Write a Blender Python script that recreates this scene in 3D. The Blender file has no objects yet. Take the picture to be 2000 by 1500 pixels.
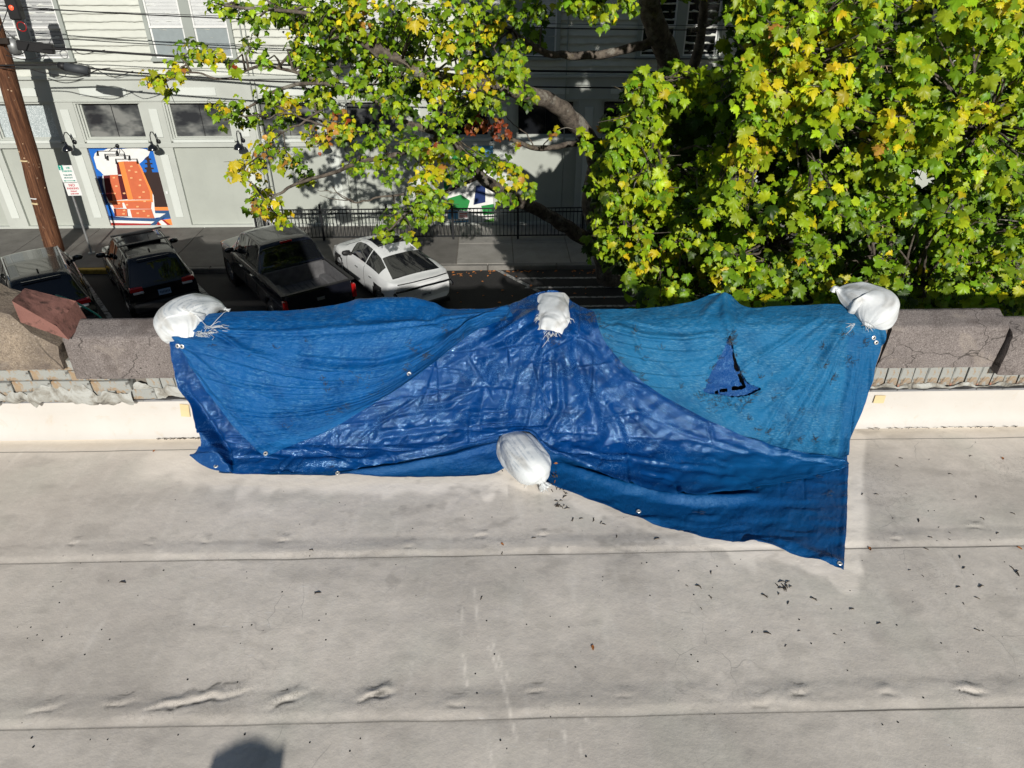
import bpy, math, random
import numpy as np
from mathutils import Vector, Matrix

# ------------------------------------------------------------------ camera, world, sun, exposure
sc = bpy.context.scene
COL = sc.collection
FPX, PITCH, YAW, CZ = 1400.0, math.radians(32.3), math.radians(1.4), 2.5
cam_d = bpy.data.cameras.new('camera'); cam = bpy.data.objects.new('camera', cam_d); COL.objects.link(cam)
cam_d.sensor_fit = 'HORIZONTAL'; cam_d.sensor_width = 36.0; cam_d.lens = 36.0 * FPX / 2000.0
cam_d.clip_start = 0.05; cam_d.clip_end = 1000
cam.location = (0, 0, CZ)
cam.rotation_euler = (math.radians(90) - PITCH, 0, -YAW)
sc.camera = cam

SUN_EL, SUN_AZ = math.radians(24.0), math.radians(7.0)      # azimuth: sun stands behind the camera, a little to the right
to_sun = Vector((math.sin(SUN_AZ) * math.cos(SUN_EL), -math.cos(SUN_AZ) * math.cos(SUN_EL), math.sin(SUN_EL)))
w = bpy.data.worlds.new('World'); sc.world = w; w.use_nodes = True
nt = w.node_tree; bg = nt.nodes['Background']
sky = nt.nodes.new('ShaderNodeTexSky'); sky.sky_type = 'NISHITA'; sky.sun_disc = False
sky.sun_elevation = SUN_EL; sky.sun_rotation = math.atan2(to_sun.x, to_sun.y); sky.air_density = 1.0; sky.dust_density = 0.6
nt.links.new(sky.outputs[0], bg.inputs[0]); bg.inputs[1].default_value = 0.05
sl = bpy.data.lights.new('sun', 'SUN'); so = bpy.data.objects.new('sun', sl); COL.objects.link(so)
sl.energy = 5.0; sl.angle = math.radians(0.53); sl.color = (1.0, 0.955, 0.88)
so.rotation_euler = to_sun.to_track_quat('Z', 'Y').to_euler()
sc.view_settings.view_transform = 'Standard'; sc.view_settings.look = 'None'
sc.view_settings.exposure = -0.12; sc.view_settings.gamma = 1.0; sc.view_settings.use_curve_mapping = False
sc.cycles.max_bounces = 6; sc.cycles.transparent_max_bounces = 8

# ------------------------------------------------------------------ measuring: photograph points to places on known planes
_fw = np.array([math.sin(YAW) * math.cos(PITCH), math.cos(YAW) * math.cos(PITCH), -math.sin(PITCH)])
_rt = np.array([math.cos(YAW), -math.sin(YAW), 0.0]); _up = np.cross(_rt, _fw); _C = np.array([0, 0, CZ])
def ray(u, v):
    u = np.asarray(u, float)[..., None]; v = np.asarray(v, float)[..., None]
    return _fw + _rt * (u - 1000) / FPX - _up * (v - 750) / FPX
def onz(u, v, z):
    d = ray(u, v); return _C + d * ((z - CZ) / d[..., 2:3])
def ony(u, v, y):
    d = ray(u, v); return _C + d * (y / d[..., 1:2])
def V(a): return Vector([float(k) for k in a])
STREET, WALK = -5.12, -5.0
YF = 20.87                                                   # front plane of the building across the street

# ------------------------------------------------------------------ helpers
RNG = np.random.default_rng(7)
random.seed(7)
def tag(o, label=None, cat=None, group=None, kind=None):
    if label: o['label'] = label
    if cat: o['category'] = cat
    if group: o['group'] = group
    if kind: o['kind'] = kind
    return o
def empty(name, loc=(0, 0, 0), rz=0.0):
    o = bpy.data.objects.new(name, None); COL.objects.link(o); o.location = loc; o.rotation_euler = (0, 0, rz)
    o.empty_display_size = 0.2
    return o
def link(name, me, mat=None, parent=None, keep_world=False):
    o = bpy.data.objects.new(name, me); COL.objects.link(o)
    if mat is not None:
        for m in (mat if isinstance(mat, (list, tuple)) else [mat]):
            if len(me.materials) < (len(mat) if isinstance(mat, (list, tuple)) else 1): me.materials.append(m)
    if parent is not None:
        o.parent = parent
        if keep_world: o.matrix_parent_inverse = world_of(parent).inverted()
    return o
def world_of(o):
    m = o.matrix_basis.copy() if o.parent is None else world_of(o.parent) @ o.matrix_parent_inverse @ o.matrix_basis
    return m
def basis(o):
    return Matrix.LocRotScale(o.location, o.rotation_euler, o.scale)
class MB:
    """collects shapes, then links them as ONE mesh"""
    def __init__(s): s.v = []; s.f = []; s.mi = []
    def add(s, vs, fs, mi=0):
        n = len(s.v); s.v += [tuple(map(float, p)) for p in vs]; s.f += [tuple(i + n for i in f) for f in fs]; s.mi += [mi] * len(fs)
    def box(s, x0, x1, y0, y1, z0, z1, mi=0, b=0.0):
        if b <= 0:
            vs = [(x, y, z) for z in (z0, z1) for y in (y0, y1) for x in (x0, x1)]
            s.add(vs, [(0, 2, 3, 1), (4, 5, 7, 6), (0, 1, 5, 4), (2, 6, 7, 3), (0, 4, 6, 2), (1, 3, 7, 5)], mi)
        else:
            import itertools
            vs = []; idx = {}
            for k, (sx, sy, sz) in enumerate(itertools.product((0, 1), repeat=3)):
                X, Y, Z = (x0, x1)[sx], (y0, y1)[sy], (z0, z1)[sz]
                dx, dy, dz = (b, -b)[sx], (b, -b)[sy], (b, -b)[sz]
                idx[(sx, sy, sz)] = len(vs)
                vs += [(X, Y + dy, Z + dz), (X + dx, Y, Z + dz), (X + dx, Y + dy, Z)]
            I = lambda a, c: idx[a] + c
            fs = []
            for ax in range(3):
                o1, o2 = [k for k in range(3) if k != ax]
                for sd in (0, 1):
                    q = []
                    for p, r in ((0, 0), (1, 0), (1, 1), (0, 1)):
                        c = [0, 0, 0]; c[ax] = sd; c[o1] = p; c[o2] = r; q.append(I(tuple(c), ax))
                    fs.append(tuple(q))
            for ax in range(3):
                o1, o2 = [k for k in range(3) if k != ax]
                for p in (0, 1):
                    for r in (0, 1):
                        a = [0, 0, 0]; a[o1] = p; a[o2] = r; e = list(a); e[ax] = 1
                        fs.append((I(tuple(a), o1), I(tuple(e), o1), I(tuple(e), o2), I(tuple(a), o2)))
            for k in idx: fs.append((idx[k], idx[k] + 1, idx[k] + 2))
            s.add(vs, fs, mi)
    def tube(s, pts, r, n=8, mi=0, cap=True):
        pts = [Vector([float(k) for k in p]) for p in pts]; rs = r if isinstance(r, (list, tuple, np.ndarray)) else [r] * len(pts)
        vs = []; prev = None
        for i, p in enumerate(pts):
            t = (pts[min(i + 1, len(pts) - 1)] - pts[max(i - 1, 0)])
            t = t.normalized() if t.length > 1e-9 else Vector((0, 0, 1))
            a = prev - t * prev.dot(t) if prev is not None else t.orthogonal()
            if a.length < 1e-6: a = t.orthogonal()
            a.normalize(); prev = a; bb = t.cross(a)
            for k in range(n):
                an = 2 * math.pi * k / n; vs.append(p + (a * math.cos(an) + bb * math.sin(an)) * rs[i])
        fs = [(i * n + k, i * n + (k + 1) % n, (i + 1) * n + (k + 1) % n, (i + 1) * n + k) for i in range(len(pts) - 1) for k in range(n)]
        if cap: fs += [tuple(range(n))[::-1], tuple((len(pts) - 1) * n + k for k in range(n))]
        s.add(vs, fs, mi)
    def cyl(s, a, b, r, n=16, mi=0, r2=None): s.tube([a, b], [r, r if r2 is None else r2], n, mi)
    def lathe(s, prof, n=24, M=None, mi=0):
        M = M or Matrix(); vs = [M @ Vector((r * math.cos(2 * math.pi * k / n), r * math.sin(2 * math.pi * k / n), z)) for r, z in prof for k in range(n)]
        fs = [(i * n + k, i * n + (k + 1) % n, (i + 1) * n + (k + 1) % n, (i + 1) * n + k) for i in range(len(prof) - 1) for k in range(n)]
        s.add(vs, fs, mi)
    def prism(s, poly, axis, a0, a1, mi=0):
        """poly: 2-D points; axis 'y': (x,z) extruded from y=a0 to a1; 'x': (y,z)"""
        n = len(poly); mk = (lambda p, a: (p[0], a, p[1])) if axis == 'y' else ((lambda p, a: (a, p[0], p[1])) if axis == 'x' else (lambda p, a: (p[0], p[1], a)))
        s.add([mk(p, a0) for p in poly] + [mk(p, a1) for p in poly],
              [tuple(range(n)), tuple(range(2 * n - 1, n - 1, -1))] + [(i, i + n, (i + 1) % n + n, (i + 1) % n) for i in range(n)], mi)
    def build(s, name, mat=None, parent=None, smooth=False, keep_world=False, fix=True):
        me = bpy.data.meshes.new(name); me.from_pydata(s.v, [], s.f)
        if mat is not None:
            for m in (mat if isinstance(mat, (list, tuple)) else [mat]): me.materials.append(m)
        me.polygons.foreach_set('material_index', s.mi)
        if fix:
            import bmesh
            bm = bmesh.new(); bm.from_mesh(me); bmesh.ops.recalc_face_normals(bm, faces=bm.faces); bm.to_mesh(me); bm.free()
        if smooth: me.shade_smooth() if smooth is True else me.shade_smooth()
        me.update()
        return link(name, me, None, parent, keep_world)
def arrmesh(name, verts, faces, mats, smooth=True, uv=None, attrs=None, mi=None):
    """numpy mesh: verts (n,3), faces (m,k)"""
    me = bpy.data.meshes.new(name); verts = np.asarray(verts, np.float32); faces = np.asarray(faces, np.int32)
    k = faces.shape[1]; me.vertices.add(len(verts)); me.vertices.foreach_set('co', verts.ravel())
    me.loops.add(faces.size); me.loops.foreach_set('vertex_index', faces.ravel())
    me.polygons.add(len(faces)); me.polygons.foreach_set('loop_start', np.arange(len(faces), dtype=np.int32) * k)
    me.polygons.foreach_set('loop_total', np.full(len(faces), k, np.int32))
    if smooth: me.polygons.foreach_set('use_smooth', np.ones(len(faces), bool))
    if mi is not None: me.polygons.foreach_set('material_index', np.asarray(mi, np.int32))
    me.update(calc_edges=True)
    if uv is not None:
        l = me.uv_layers.new(name='UVMap'); l.data.foreach_set('uv', np.asarray(uv, np.float32)[faces.ravel()].ravel())
    for nme, val in (attrs or {}).items():
        val = np.asarray(val, np.float32)
        if val.ndim == 1: a = me.attributes.new(nme, 'FLOAT', 'POINT'); a.data.foreach_set('value', val)
        else: a = me.attributes.new(nme, 'FLOAT_COLOR', 'POINT'); a.data.foreach_set('color', val.ravel())
    for m in (mats if isinstance(mats, (list, tuple)) else [mats]): me.materials.append(m)
    return me
def gridfaces(ny, nx):
    i = np.arange(ny - 1)[:, None] * nx + np.arange(nx - 1)[None, :]
    return np.stack([i, i + 1, i + nx + 1, i + nx], -1).reshape(-1, 4)
def vnoise(x, y, seed=0, linear=False):
    x = np.asarray(x, float); y = np.asarray(y, float); xi = np.floor(x).astype(np.int64); yi = np.floor(y).astype(np.int64)
    fx = x - xi; fy = y - yi
    if not linear: fx = fx * fx * (3 - 2 * fx); fy = fy * fy * (3 - 2 * fy)
    def h(a, b):
        n = (a * 374761393 + b * 668265263 + seed * 974634777) & 0xffffffff
        n = ((n ^ (n >> 13)) * 1274126177) & 0xffffffff
        return ((n ^ (n >> 16)) & 0xffff) / 65535.0
    a, b, c, d = h(xi, yi), h(xi + 1, yi), h(xi, yi + 1), h(xi + 1, yi + 1)
    if linear:   # triangulated: creased facets
        return np.where(fx + fy < 1, a + (b - a) * fx + (c - a) * fy, d + (c - d) * (1 - fx) + (b - d) * (1 - fy)) - .5
    return (a * (1 - fx) + b * fx) * (1 - fy) + (c * (1 - fx) + d * fx) * fy - .5
def fbm(x, y, seed=0, o=4):
    r = 0; a = 1
    for k in range(o): r = r + a * vnoise(x * 2 ** k, y * 2 ** k, seed + k * 17); a *= .5
    return r
def smooth(a, b, x):
    t = np.clip((np.asarray(x, float) - a) / (b - a), 0, 1); return t * t * (3 - 2 * t)
def catmull(P, t):
    """P (n,...) uniform, t in [0,1]"""
    P = np.asarray(P, float); n = len(P); q = np.clip(np.asarray(t) * (n - 1), 0, n - 1 - 1e-9); i = q.astype(int); f = q - i
    g = lambda k: P[np.clip(k, 0, n - 1)]
    f = f.reshape(f.shape + (1,) * (P.ndim - 1)); a, b, c, d = g(i - 1), g(i), g(i + 1), g(i + 2)
    return .5 * ((2 * b) + (c - a) * f + (2 * a - 5 * b + 4 * c - d) * f ** 2 + (3 * b - a - 3 * c + d) * f ** 3)
def inpoly(x, y, poly):
    x = np.asarray(x); y = np.asarray(y); r = np.zeros(x.shape, bool); n = len(poly)
    for i in range(n):
        x1, y1 = poly[i]; x2, y2 = poly[(i + 1) % n]
        if y1 == y2: continue
        r ^= ((y1 > y) != (y2 > y)) & (x < (x2 - x1) * (y - y1) / (y2 - y1) + x1)
    return r
def linedist(x, y, pts):
    best = np.full(np.shape(x), 1e9)
    for (x1, y1), (x2, y2) in zip(pts[:-1], pts[1:]):
        dx, dy = x2 - x1, y2 - y1; t = np.clip(((x - x1) * dx + (y - y1) * dy) / (dx * dx + dy * dy + 1e-12), 0, 1)
        best = np.minimum(best, np.hypot(x - x1 - t * dx, y - y1 - t * dy))
    return best
def text_mesh(body, size, parent, mat, loc, rot, name='lettering', align='CENTER', depth=0.0, bold=0.0):
    cu = bpy.data.curves.new(name, 'FONT'); cu.body = body; cu.size = size; cu.align_x = align; cu.align_y = 'CENTER'; cu.extrude = depth; cu.offset = bold
    to = bpy.data.objects.new('tmp', cu); me = bpy.data.meshes.new_from_object(to); me.name = name
    bpy.data.objects.remove(to); bpy.data.curves.remove(cu)
    me.materials.clear(); me.materials.append(mat)
    o = bpy.data.objects.new(name, me); COL.objects.link(o); o.parent = parent; o.location = loc; o.rotation_euler = rot
    return o

# ------------------------------------------------------------------ materials
class Mat:
    def __init__(s, name, col=(.5, .5, .5), rough=.7, spec=.4, metal=0.0, coat=0.0):
        s.m = bpy.data.materials.new(name); s.m.use_nodes = True; s.t = s.m.node_tree; s.N = s.t.nodes; s.L = s.t.links
        s.b = s.N['Principled BSDF']; i = s.b.inputs
        i['Base Color'].default_value = (*col, 1); i['Roughness'].default_value = rough
        i['Specular IOR Level'].default_value = spec; i['Metallic'].default_value = metal
        if coat: i['Coat Weight'].default_value = coat; i['Coat Roughness'].default_value = .03
        s._tc = None
    def tc(s, kind='Object'):
        if s._tc is None: s._tc = s.N.new('ShaderNodeTexCoord')
        return s._tc.outputs[kind]
    def mapping(s, scale=(1, 1, 1), kind='Object', rot=(0, 0, 0)):
        m = s.N.new('ShaderNodeMapping'); m.inputs['Scale'].default_value = scale; m.inputs['Rotation'].default_value = rot
        s.L.new(s.tc(kind), m.inputs[0]); return m.outputs[0]
    def noise(s, scale=5, detail=4, rough=.5, vec=None, dist=0.0):
        n = s.N.new('ShaderNodeTexNoise'); n.inputs['Scale'].default_value = scale; n.inputs['Detail'].default_value = detail
        n.inputs['Roughness'].default_value = rough; n.inputs['Distortion'].default_value = dist
        s.L.new(vec if vec is not None else s.tc(), n.inputs['Vector']); return n.outputs['Fac']
    def voronoi(s, scale=5, vec=None, feature='F1', out='Distance'):
        n = s.N.new('ShaderNodeTexVoronoi'); n.inputs['Scale'].default_value = scale; n.feature = feature
        s.L.new(vec if vec is not None else s.tc(), n.inputs['Vector']); return n.outputs[out]
    def ramp(s, fac, stops, interp='LINEAR'):
        r = s.N.new('ShaderNodeValToRGB'); s.L.new(fac, r.inputs[0]); e = r.color_ramp.elements; r.color_ramp.interpolation = interp
        while len(e) < len(stops): e.new(.5)
        for k, (p, c) in enumerate(stops):
            e[k].position = p; e[k].color = (c, c, c, 1) if isinstance(c, (int, float)) else (*c, 1)
        return r.outputs[0]
    def mix(s, fac, a, b, mode='MIX'):
        m = s.N.new('ShaderNodeMix'); m.data_type = 'RGBA'; m.blend_type = mode
        for sock, val in ((m.inputs[0], fac), (m.inputs[6], a), (m.inputs[7], b)):
            if isinstance(val, (int, float)): sock.default_value = val if sock == m.inputs[0] else (val, val, val, 1)
            elif isinstance(val, tuple): sock.default_value = (*val, 1)
            else: s.L.new(val, sock)
        return m.outputs[2]
    def math(s, op, a, b=0.0, clamp=False):
        m = s.N.new('ShaderNodeMath'); m.operation = op; m.use_clamp = clamp
        for sock, val in ((m.inputs[0], a), (m.inputs[1], b)):
            if isinstance(val, (int, float)): sock.default_value = val
            else: s.L.new(val, sock)
        return m.outputs[0]
    def attr(s, name, out='Fac'):
        a = s.N.new('ShaderNodeAttribute'); a.attribute_name = name; return a.outputs[out]
    def color(s, sock): s.L.new(sock, s.b.inputs['Base Color']); return s
    def rough(s, sock): s.L.new(sock, s.b.inputs['Roughness']); return s
    def bump(s, sock, strength=.3, dist=.01, chain=None):
        b = s.N.new('ShaderNodeBump'); b.inputs['Strength'].default_value = strength; b.inputs['Distance'].default_value = dist
        s.L.new(sock, b.inputs['Height'])
        if chain is not None: s.L.new(chain, b.inputs['Normal'])
        s.L.new(b.outputs[0], s.b.inputs['Normal']); return b.outputs[0]
def plain(name, col, rough=.6, spec=.4, metal=0.0, coat=0.0, var=.12, vs=6, bump=0.0, bs=60):
    m = Mat(name, col, rough, spec, metal, coat)
    if var:
        f = m.noise(vs, 5, .6); lo = tuple(c * (1 - var) for c in col); hi = tuple(min(1, c * (1 + var)) for c in col)
        m.color(m.ramp(f, [(.3, lo), (.7, hi)]))
    if bump: m.bump(m.noise(bs, 4, .6), bump, .004)
    return m.m
M = {}
M['dark_metal'] = plain('dark_metal', (.012, .013, .015), .45, .5, var=.2)
M['black_plastic'] = plain('black_plastic', (.012, .012, .013), .55, .4, var=.1)
M['rubber'] = plain('rubber', (.018, .018, .019), .85, .3, bump=.3)
M['chrome'] = plain('chrome', (.55, .56, .58), .2, .5, 1.0, var=.05)
M['steel'] = plain('steel', (.35, .36, .37), .42, .5, .8, var=.15, vs=20)
M['galv'] = plain('galvanised_steel', (.30, .31, .31), .5, .5, .6, var=.25, vs=9)
M['glass_dark'] = plain('tinted_glass', (.006, .007, .009), .04, .7, var=0)
M['cable'] = plain('cable_rubber', (.012, .012, .013), .6, .4, var=.1)
M['red_lens'] = plain('red_lens', (.35, .008, .008), .15, .6, coat=.6, var=.1)
M['clear_lens'] = plain('clear_lens', (.5, .5, .52), .12, .6, coat=.6, var=.1)
M['amber_lens'] = plain('amber_lens', (.5, .16, .02), .15, .6, coat=.6, var=.1)

# ------------------------------------------------------------------ roof in the foreground
def roof_material():
    m = Mat('roof_membrane', (.5, .48, .45), .72, .3)
    big = m.noise(1.3, 5, .6); mid = m.noise(5.5, 6, .65, dist=.6); fine = m.noise(60, 3, .6)
    streak = m.noise(6, 5, .6, m.mapping((3.4, .55, 1), rot=(0, 0, .25)))
    c = m.ramp(big, [(.3, (.57, .52, .468)), (.5, (.70, .645, .58)), (.72, (.85, .78, .70))])
    c = m.mix(m.ramp(mid, [(.38, 0.0), (.66, .5)]), c, (.56, .52, .46))
    c = m.mix(m.ramp(streak, [(.52, 0.0), (.8, .45)]), c, (.76, .715, .655))
    c = m.mix(m.ramp(fine, [(.3, .25), (.7, 0.0)]), c, (.50, .475, .445))
    green = m.ramp(m.noise(2.1, 4, .5, dist=.4), [(.52, 0.0), (.75, .35)])
    c = m.mix(green, c, (.52, .545, .47))
    # hairline cracks and scuffs
    v = m.voronoi(5.5, m.mix(.12, m.tc(), m.N.new('ShaderNodeTexNoise').outputs['Color']), 'DISTANCE_TO_EDGE')
    crk = m.math('MULTIPLY', m.ramp(v, [(.0, 1.0), (.012, 0.0)]), m.ramp(m.noise(1.7, 3), [(.56, 0.0), (.66, .55)]))
    c = m.mix(crk, c, (.24, .23, .22))
    sc1 = m.noise(38, 2, .5, m.mapping((.4, 3.0, 1), rot=(0, 0, 1.2)))
    c = m.mix(m.math('MULTIPLY', m.ramp(sc1, [(.70, 0.0), (.74, .7)]), m.ramp(m.noise(1.1, 2), [(.5, 0.0), (.6, 1.0)])), c, (.74, .72, .69))
    # crazing: thin dark wandering cracks, thick only where the sheet is stressed
    for sc_, wd_, a_, msk in ((7.0, .010, .55, 'scuff'), (17.0, .016, .75, 'scuff'), (3.1, .0035, .28, None)):
        n_ = m.noise(sc_, 6, .62, dist=1.1); r_ = m.math('ABSOLUTE', m.math('SUBTRACT', n_, .5)); line = m.ramp(r_, [(0.0, 1.0), (wd_, 0.0)])
        f_ = m.math('MULTIPLY', line, a_); f_ = m.math('MULTIPLY', f_, m.attr(msk)) if msk else m.math('MULTIPLY', f_, m.ramp(m.noise(1.9, 3), [(.5, 0.0), (.62, 1.0)]))
        c = m.mix(f_, c, (.13, .12, .105))
    blot = m.ramp(m.noise(13, 5, .7, dist=.8), [(.57, 0.0), (.72, .42)]); c = m.mix(m.math('MULTIPLY', blot, m.ramp(m.noise(1.5, 3), [(.42, .1), (.62, 1.0)])), c, (.36, .34, .305))
    dg = m.noise(5, 4, .6, m.mapping((2.6, .7, 1), rot=(0, 0, -.7))); c = m.mix(m.ramp(dg, [(.55, 0.0), (.75, .35)]), c, (.85, .80, .735))
    c = m.mix(m.attr('clean'), c, (.95, .88, .79))
    c = m.mix(m.attr('tan'), c, (.70, .60, .46))
    c = m.mix(m.attr('dirt'), c, (.085, .08, .072))
    m.color(c); m.rough(m.ramp(mid, [(.3, .6), (.7, .85)]))
    n1 = m.bump(m.noise(11, 5, .6), .35, .012); m.bump(m.noise(120, 3, .6), .25, .0015, n1)
    return m.m
M['roof'] = roof_material()
SEAM = [0.0, 1.609, 2.447, 3.312]
# outline of the tarp where it lies on the roof (for the clean, washed band round it)
tarp_front = [onz(u, v, 0)[:2] for u, v in [(395, 905), (430, 924), (660, 930), (850, 934), (985, 926), (1030, 945), (1088, 955), (1150, 978), (1247, 1012), (1330, 1040), (1460, 1062), (1560, 1088), (1645, 1117), (1656, 1000), (1660, 900), (1668, 850)]]
pr = lambda u, v: onz(u, v, 0)[:2]
# wrinkles in the fastener strips: centre, length (m), tilt, height, dark amount
WR = [(235, 1366, .13, .2, .006, .5), (385, 1362, .34, .22, .012, .7), (560, 1362, .13, .5, .010, .7), (735, 1352, .13, .25, .016, 1.0), (892, 1368, .08, .1, .004, .35),
      (1045, 1344, .09, .1, .004, .45), (1218, 1352, .07, .1, .003, .35), (1490, 1368, .12, .05, .004, .35), (1562, 1345, .09, .1, .005, .6), (1734, 1350, .06, .1, .006, .3), (1896, 1343, .10, -.2, .012, .75),
      (90, 1378, .12, .3, .005, .4), (143, 1058, .05, 0, .006, .3), (290, 1058, .05, 0, .004, .25), (400, 1053, .05, 0, .005, .3), (552, 1050, .06, 0, .006, .4), (940, 1042, .07, 0, .005, .4), (1060, 1040, .05, 0, .006, .5), (800, 1062, .06, 0, .004, .3), (1750, 1050, .06, 0, .004, .3), (1905, 1024, .09, -.2, .005, .45)]
def roof_height(X, Y):
    h = .006 * fbm(X * 1.1, Y * 1.4, 3, 4) + .0035 * fbm(X * 4, Y * 3, 9, 3)
    scuff = np.zeros_like(X); dirt = np.zeros_like(X); clean = np.zeros_like(X); tan = np.zeros_like(X)
    for y0, wd in ((SEAM[1], .125), (SEAM[2], .115)):
        d = Y - y0 + .006 * vnoise(X * 5, Y * 0, 5); band = smooth(0.0, .018, d) * (1 - smooth(wd - .03, wd + .01, d))
        h += (smooth(0.0, .05, d) * (1 - smooth(wd - .06, wd + .03, d))) * (.0045 + .003 * fbm(X * 6, Y * 9, 12, 3))
        k = .5 + .5 * smooth(-.2, .35, fbm(X * 2.2, Y * 0 + y0, 31, 3))
        dirt = np.maximum(dirt, .9 * k * np.exp(-(d / .0036) ** 2)); dirt = np.maximum(dirt, .13 * np.exp(-((d - wd) / .014) ** 2) * (fbm(X * 5, Y * 12, 8, 3) > .0))
        dirt = np.maximum(dirt, .22 * np.exp(-((d + .006) / .016) ** 2) * smooth(-.1, .4, fbm(X * 6, Y * 30, 18, 3)))
    d3 = Y - SEAM[3]; dirt = np.maximum(dirt, .6 * np.exp(-(d3 / .0032) ** 2)); h += 0
    for (u, v, L, tl, hh, dk) in WR:
        cx, cy = pr(u, v); q = vnoise(X * 24, Y * 24, int(u)) * .02
        a = (X - cx) * math.cos(tl) + (Y - cy) * math.sin(tl); b = -(X - cx) * math.sin(tl) + (Y - cy) * math.cos(tl) + q
        scuff = np.maximum(scuff, dk * np.exp(-(a / (L * .75)) ** 4 - ((b) / .06) ** 2)); e = np.exp(-(a / (L * .5)) ** 4)
        h += .38 * hh * e * np.exp(-((b - .012) / .019) ** 2) * (1 + .35 * vnoise(X * 45, Y * 45, 78)) - .35 * hh * e * np.exp(-((b + .012) / .012) ** 2)
        line = np.exp(-((b + .020 + .006 * np.sin(a * 40)) / .0056) ** 2) * np.exp(-((a + L * .12) / (L * .36)) ** 4) + .9 * np.exp(-((b - .036 - .5 * (a / L) * .03 + .008 * np.sin(a * 55)) / .0045) ** 2) * np.exp(-((a - L * .15) / (L * .33)) ** 4)
        dirt = np.maximum(dirt, min(1.0, 1.5 * dk) * line * smooth(-.45, -.1, vnoise(X * 60, Y * 60, 77)))
        dirt = np.maximum(dirt, dk * .55 * np.exp(-((b - .030) / .016) ** 2) * np.exp(-((a - L * .2) / (L * .25)) ** 4) * smooth(-.3, .4, fbm(X * 30, Y * 30, 5, 2)))
        if dk >= 1: dirt = np.maximum(dirt, .95 * np.exp(-((b + .004) / .007) ** 2) * np.exp(-((a - .01) / .03) ** 2))
    st_ = smooth(.12, .5, fbm(X * 1.3, Y * 2.6, 201, 4)) * .16 + smooth(.2, .55, fbm(X * 5, Y * 9, 207, 4)) * .16 + .20 * smooth(.25, .5, fbm(X * 14, Y * 20, 217, 3)) * smooth(0, .4, fbm(X * 1.1, Y * 1.5, 219, 2))
    dirt = np.maximum(dirt, st_)
    dist = linedist(X, Y, tarp_front)
    wn = fbm(X * 7, Y * 1.2, 41, 3); strk = smooth(-.3, .5, vnoise(X * 9 - Y * 3, Y * .7, 44))
    right = smooth(2.0, 2.1, X); lim = .05 + .07 * (X < .05) * (.6 + .4 * np.abs(np.sin(X * 17 + 2 * np.sin(X * 5)))) + .13 * smooth(-.15, .4, wn) * (.3 + .7 * strk)
    clean = (1 - smooth(lim * .7, lim * 1.25 + .01, dist)) * np.where((X > .15) & (X < .95), .6, 1.0)
    clean = np.maximum(clean, (1 - smooth(.055, .085, linedist(X, Y, tarp_front[12:]))) * .95)
    cx0, cy0 = pr(330, 905)
    for ln_ in ([(905, 1165), (901, 1240)], [(925, 1145), (935, 1225)], [(955, 1260), (985, 1340), (1008, 1440)], [(962, 1255), (996, 1330)], [(905, 1275), (912, 1335)], [(940, 1400), (965, 1500)], [(1130, 1440), (1138, 1470)], [(1100, 1425), (1108, 1445)], [(1145, 1400), (1150, 1412)]):
        clean = np.maximum(clean, .75 * np.exp(-(linedist(X, Y, [tuple(pr(*q)) for q in ln_]) / .006) ** 2) * smooth(-.4, .1, vnoise(X * 70, Y * 30, 15)))
    clean = np.maximum(clean, .8 * np.exp(-(((X - cx0 - .05) / .22) ** 4 + ((Y - cy0) / .15) ** 4)))
    tan = smooth(3.28, 3.42, Y + .03 * fbm(X * 3, Y * 6, 71, 3)) * .50
    clean = np.maximum(clean, smooth(3.18, 3.40, Y + .06 * fbm(X * 1.5, Y * 3, 72, 3)) * .35)
    for y0, wd in ((SEAM[1], .125), (SEAM[2], .115)): scuff = np.maximum(scuff, .35 * smooth(-.03, .0, Y - y0) * (1 - smooth(wd, wd + .05, Y - y0)) * smooth(-.1, .3, fbm(X * 3, Y * 5, 91, 3)))
    scuff = np.maximum(scuff, .5 * smooth(1.6, 2.1, X) * smooth(.05, .4, fbm(X * 2, Y * 2, 95, 3)))
    return h, dirt, clean, tan, scuff
roof = empty('roof'); tag(roof, kind='structure')
xs = np.concatenate([np.linspace(-9, -3.4, 40)[:-1], np.arange(-3.4, 3.75, .0105), np.linspace(3.75, 9, 40)])
for k, (y0, y1) in enumerate(((-6, SEAM[1]), (SEAM[1], SEAM[2]), (SEAM[2], SEAM[3]), (SEAM[3], 3.462))):
    ys = np.arange(y0, y1, .0105) if k else np.concatenate([np.linspace(-6, 1.25, 30)[:-1], np.arange(1.25, y1, .0105)])
    ys = np.append(ys, y1)
    for sy in SEAM[1:]: ys = np.concatenate([ys, [q for q in np.arange(sy - .016, sy + .016, .0022) if y0 < q < y1]])
    for sy in SEAM[1:3]: ys = np.concatenate([ys, [q for q in np.arange(sy + .016, sy + .16, .0045) if y0 < q < y1]])
    ys = np.unique(np.round(ys, 4))
    X, Y = np.meshgrid(xs, ys); h, d, c, t, sf = roof_height(X, Y)
    if k == 3: h = h + .035 * smooth(3.38, 3.462, Y) ** 1.5
    P = np.stack([X, Y, h - (.012 if k == 0 else .012) + .0012 * k], -1).reshape(-1, 3)
    me = arrmesh('membrane_sheet', P, gridfaces(len(ys), len(xs)), M['roof'], attrs=dict(dirt=d.ravel(), clean=c.ravel(), tan=t.ravel(), scuff=sf.ravel()))
    link('membrane_sheet', me, None, roof)
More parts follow.
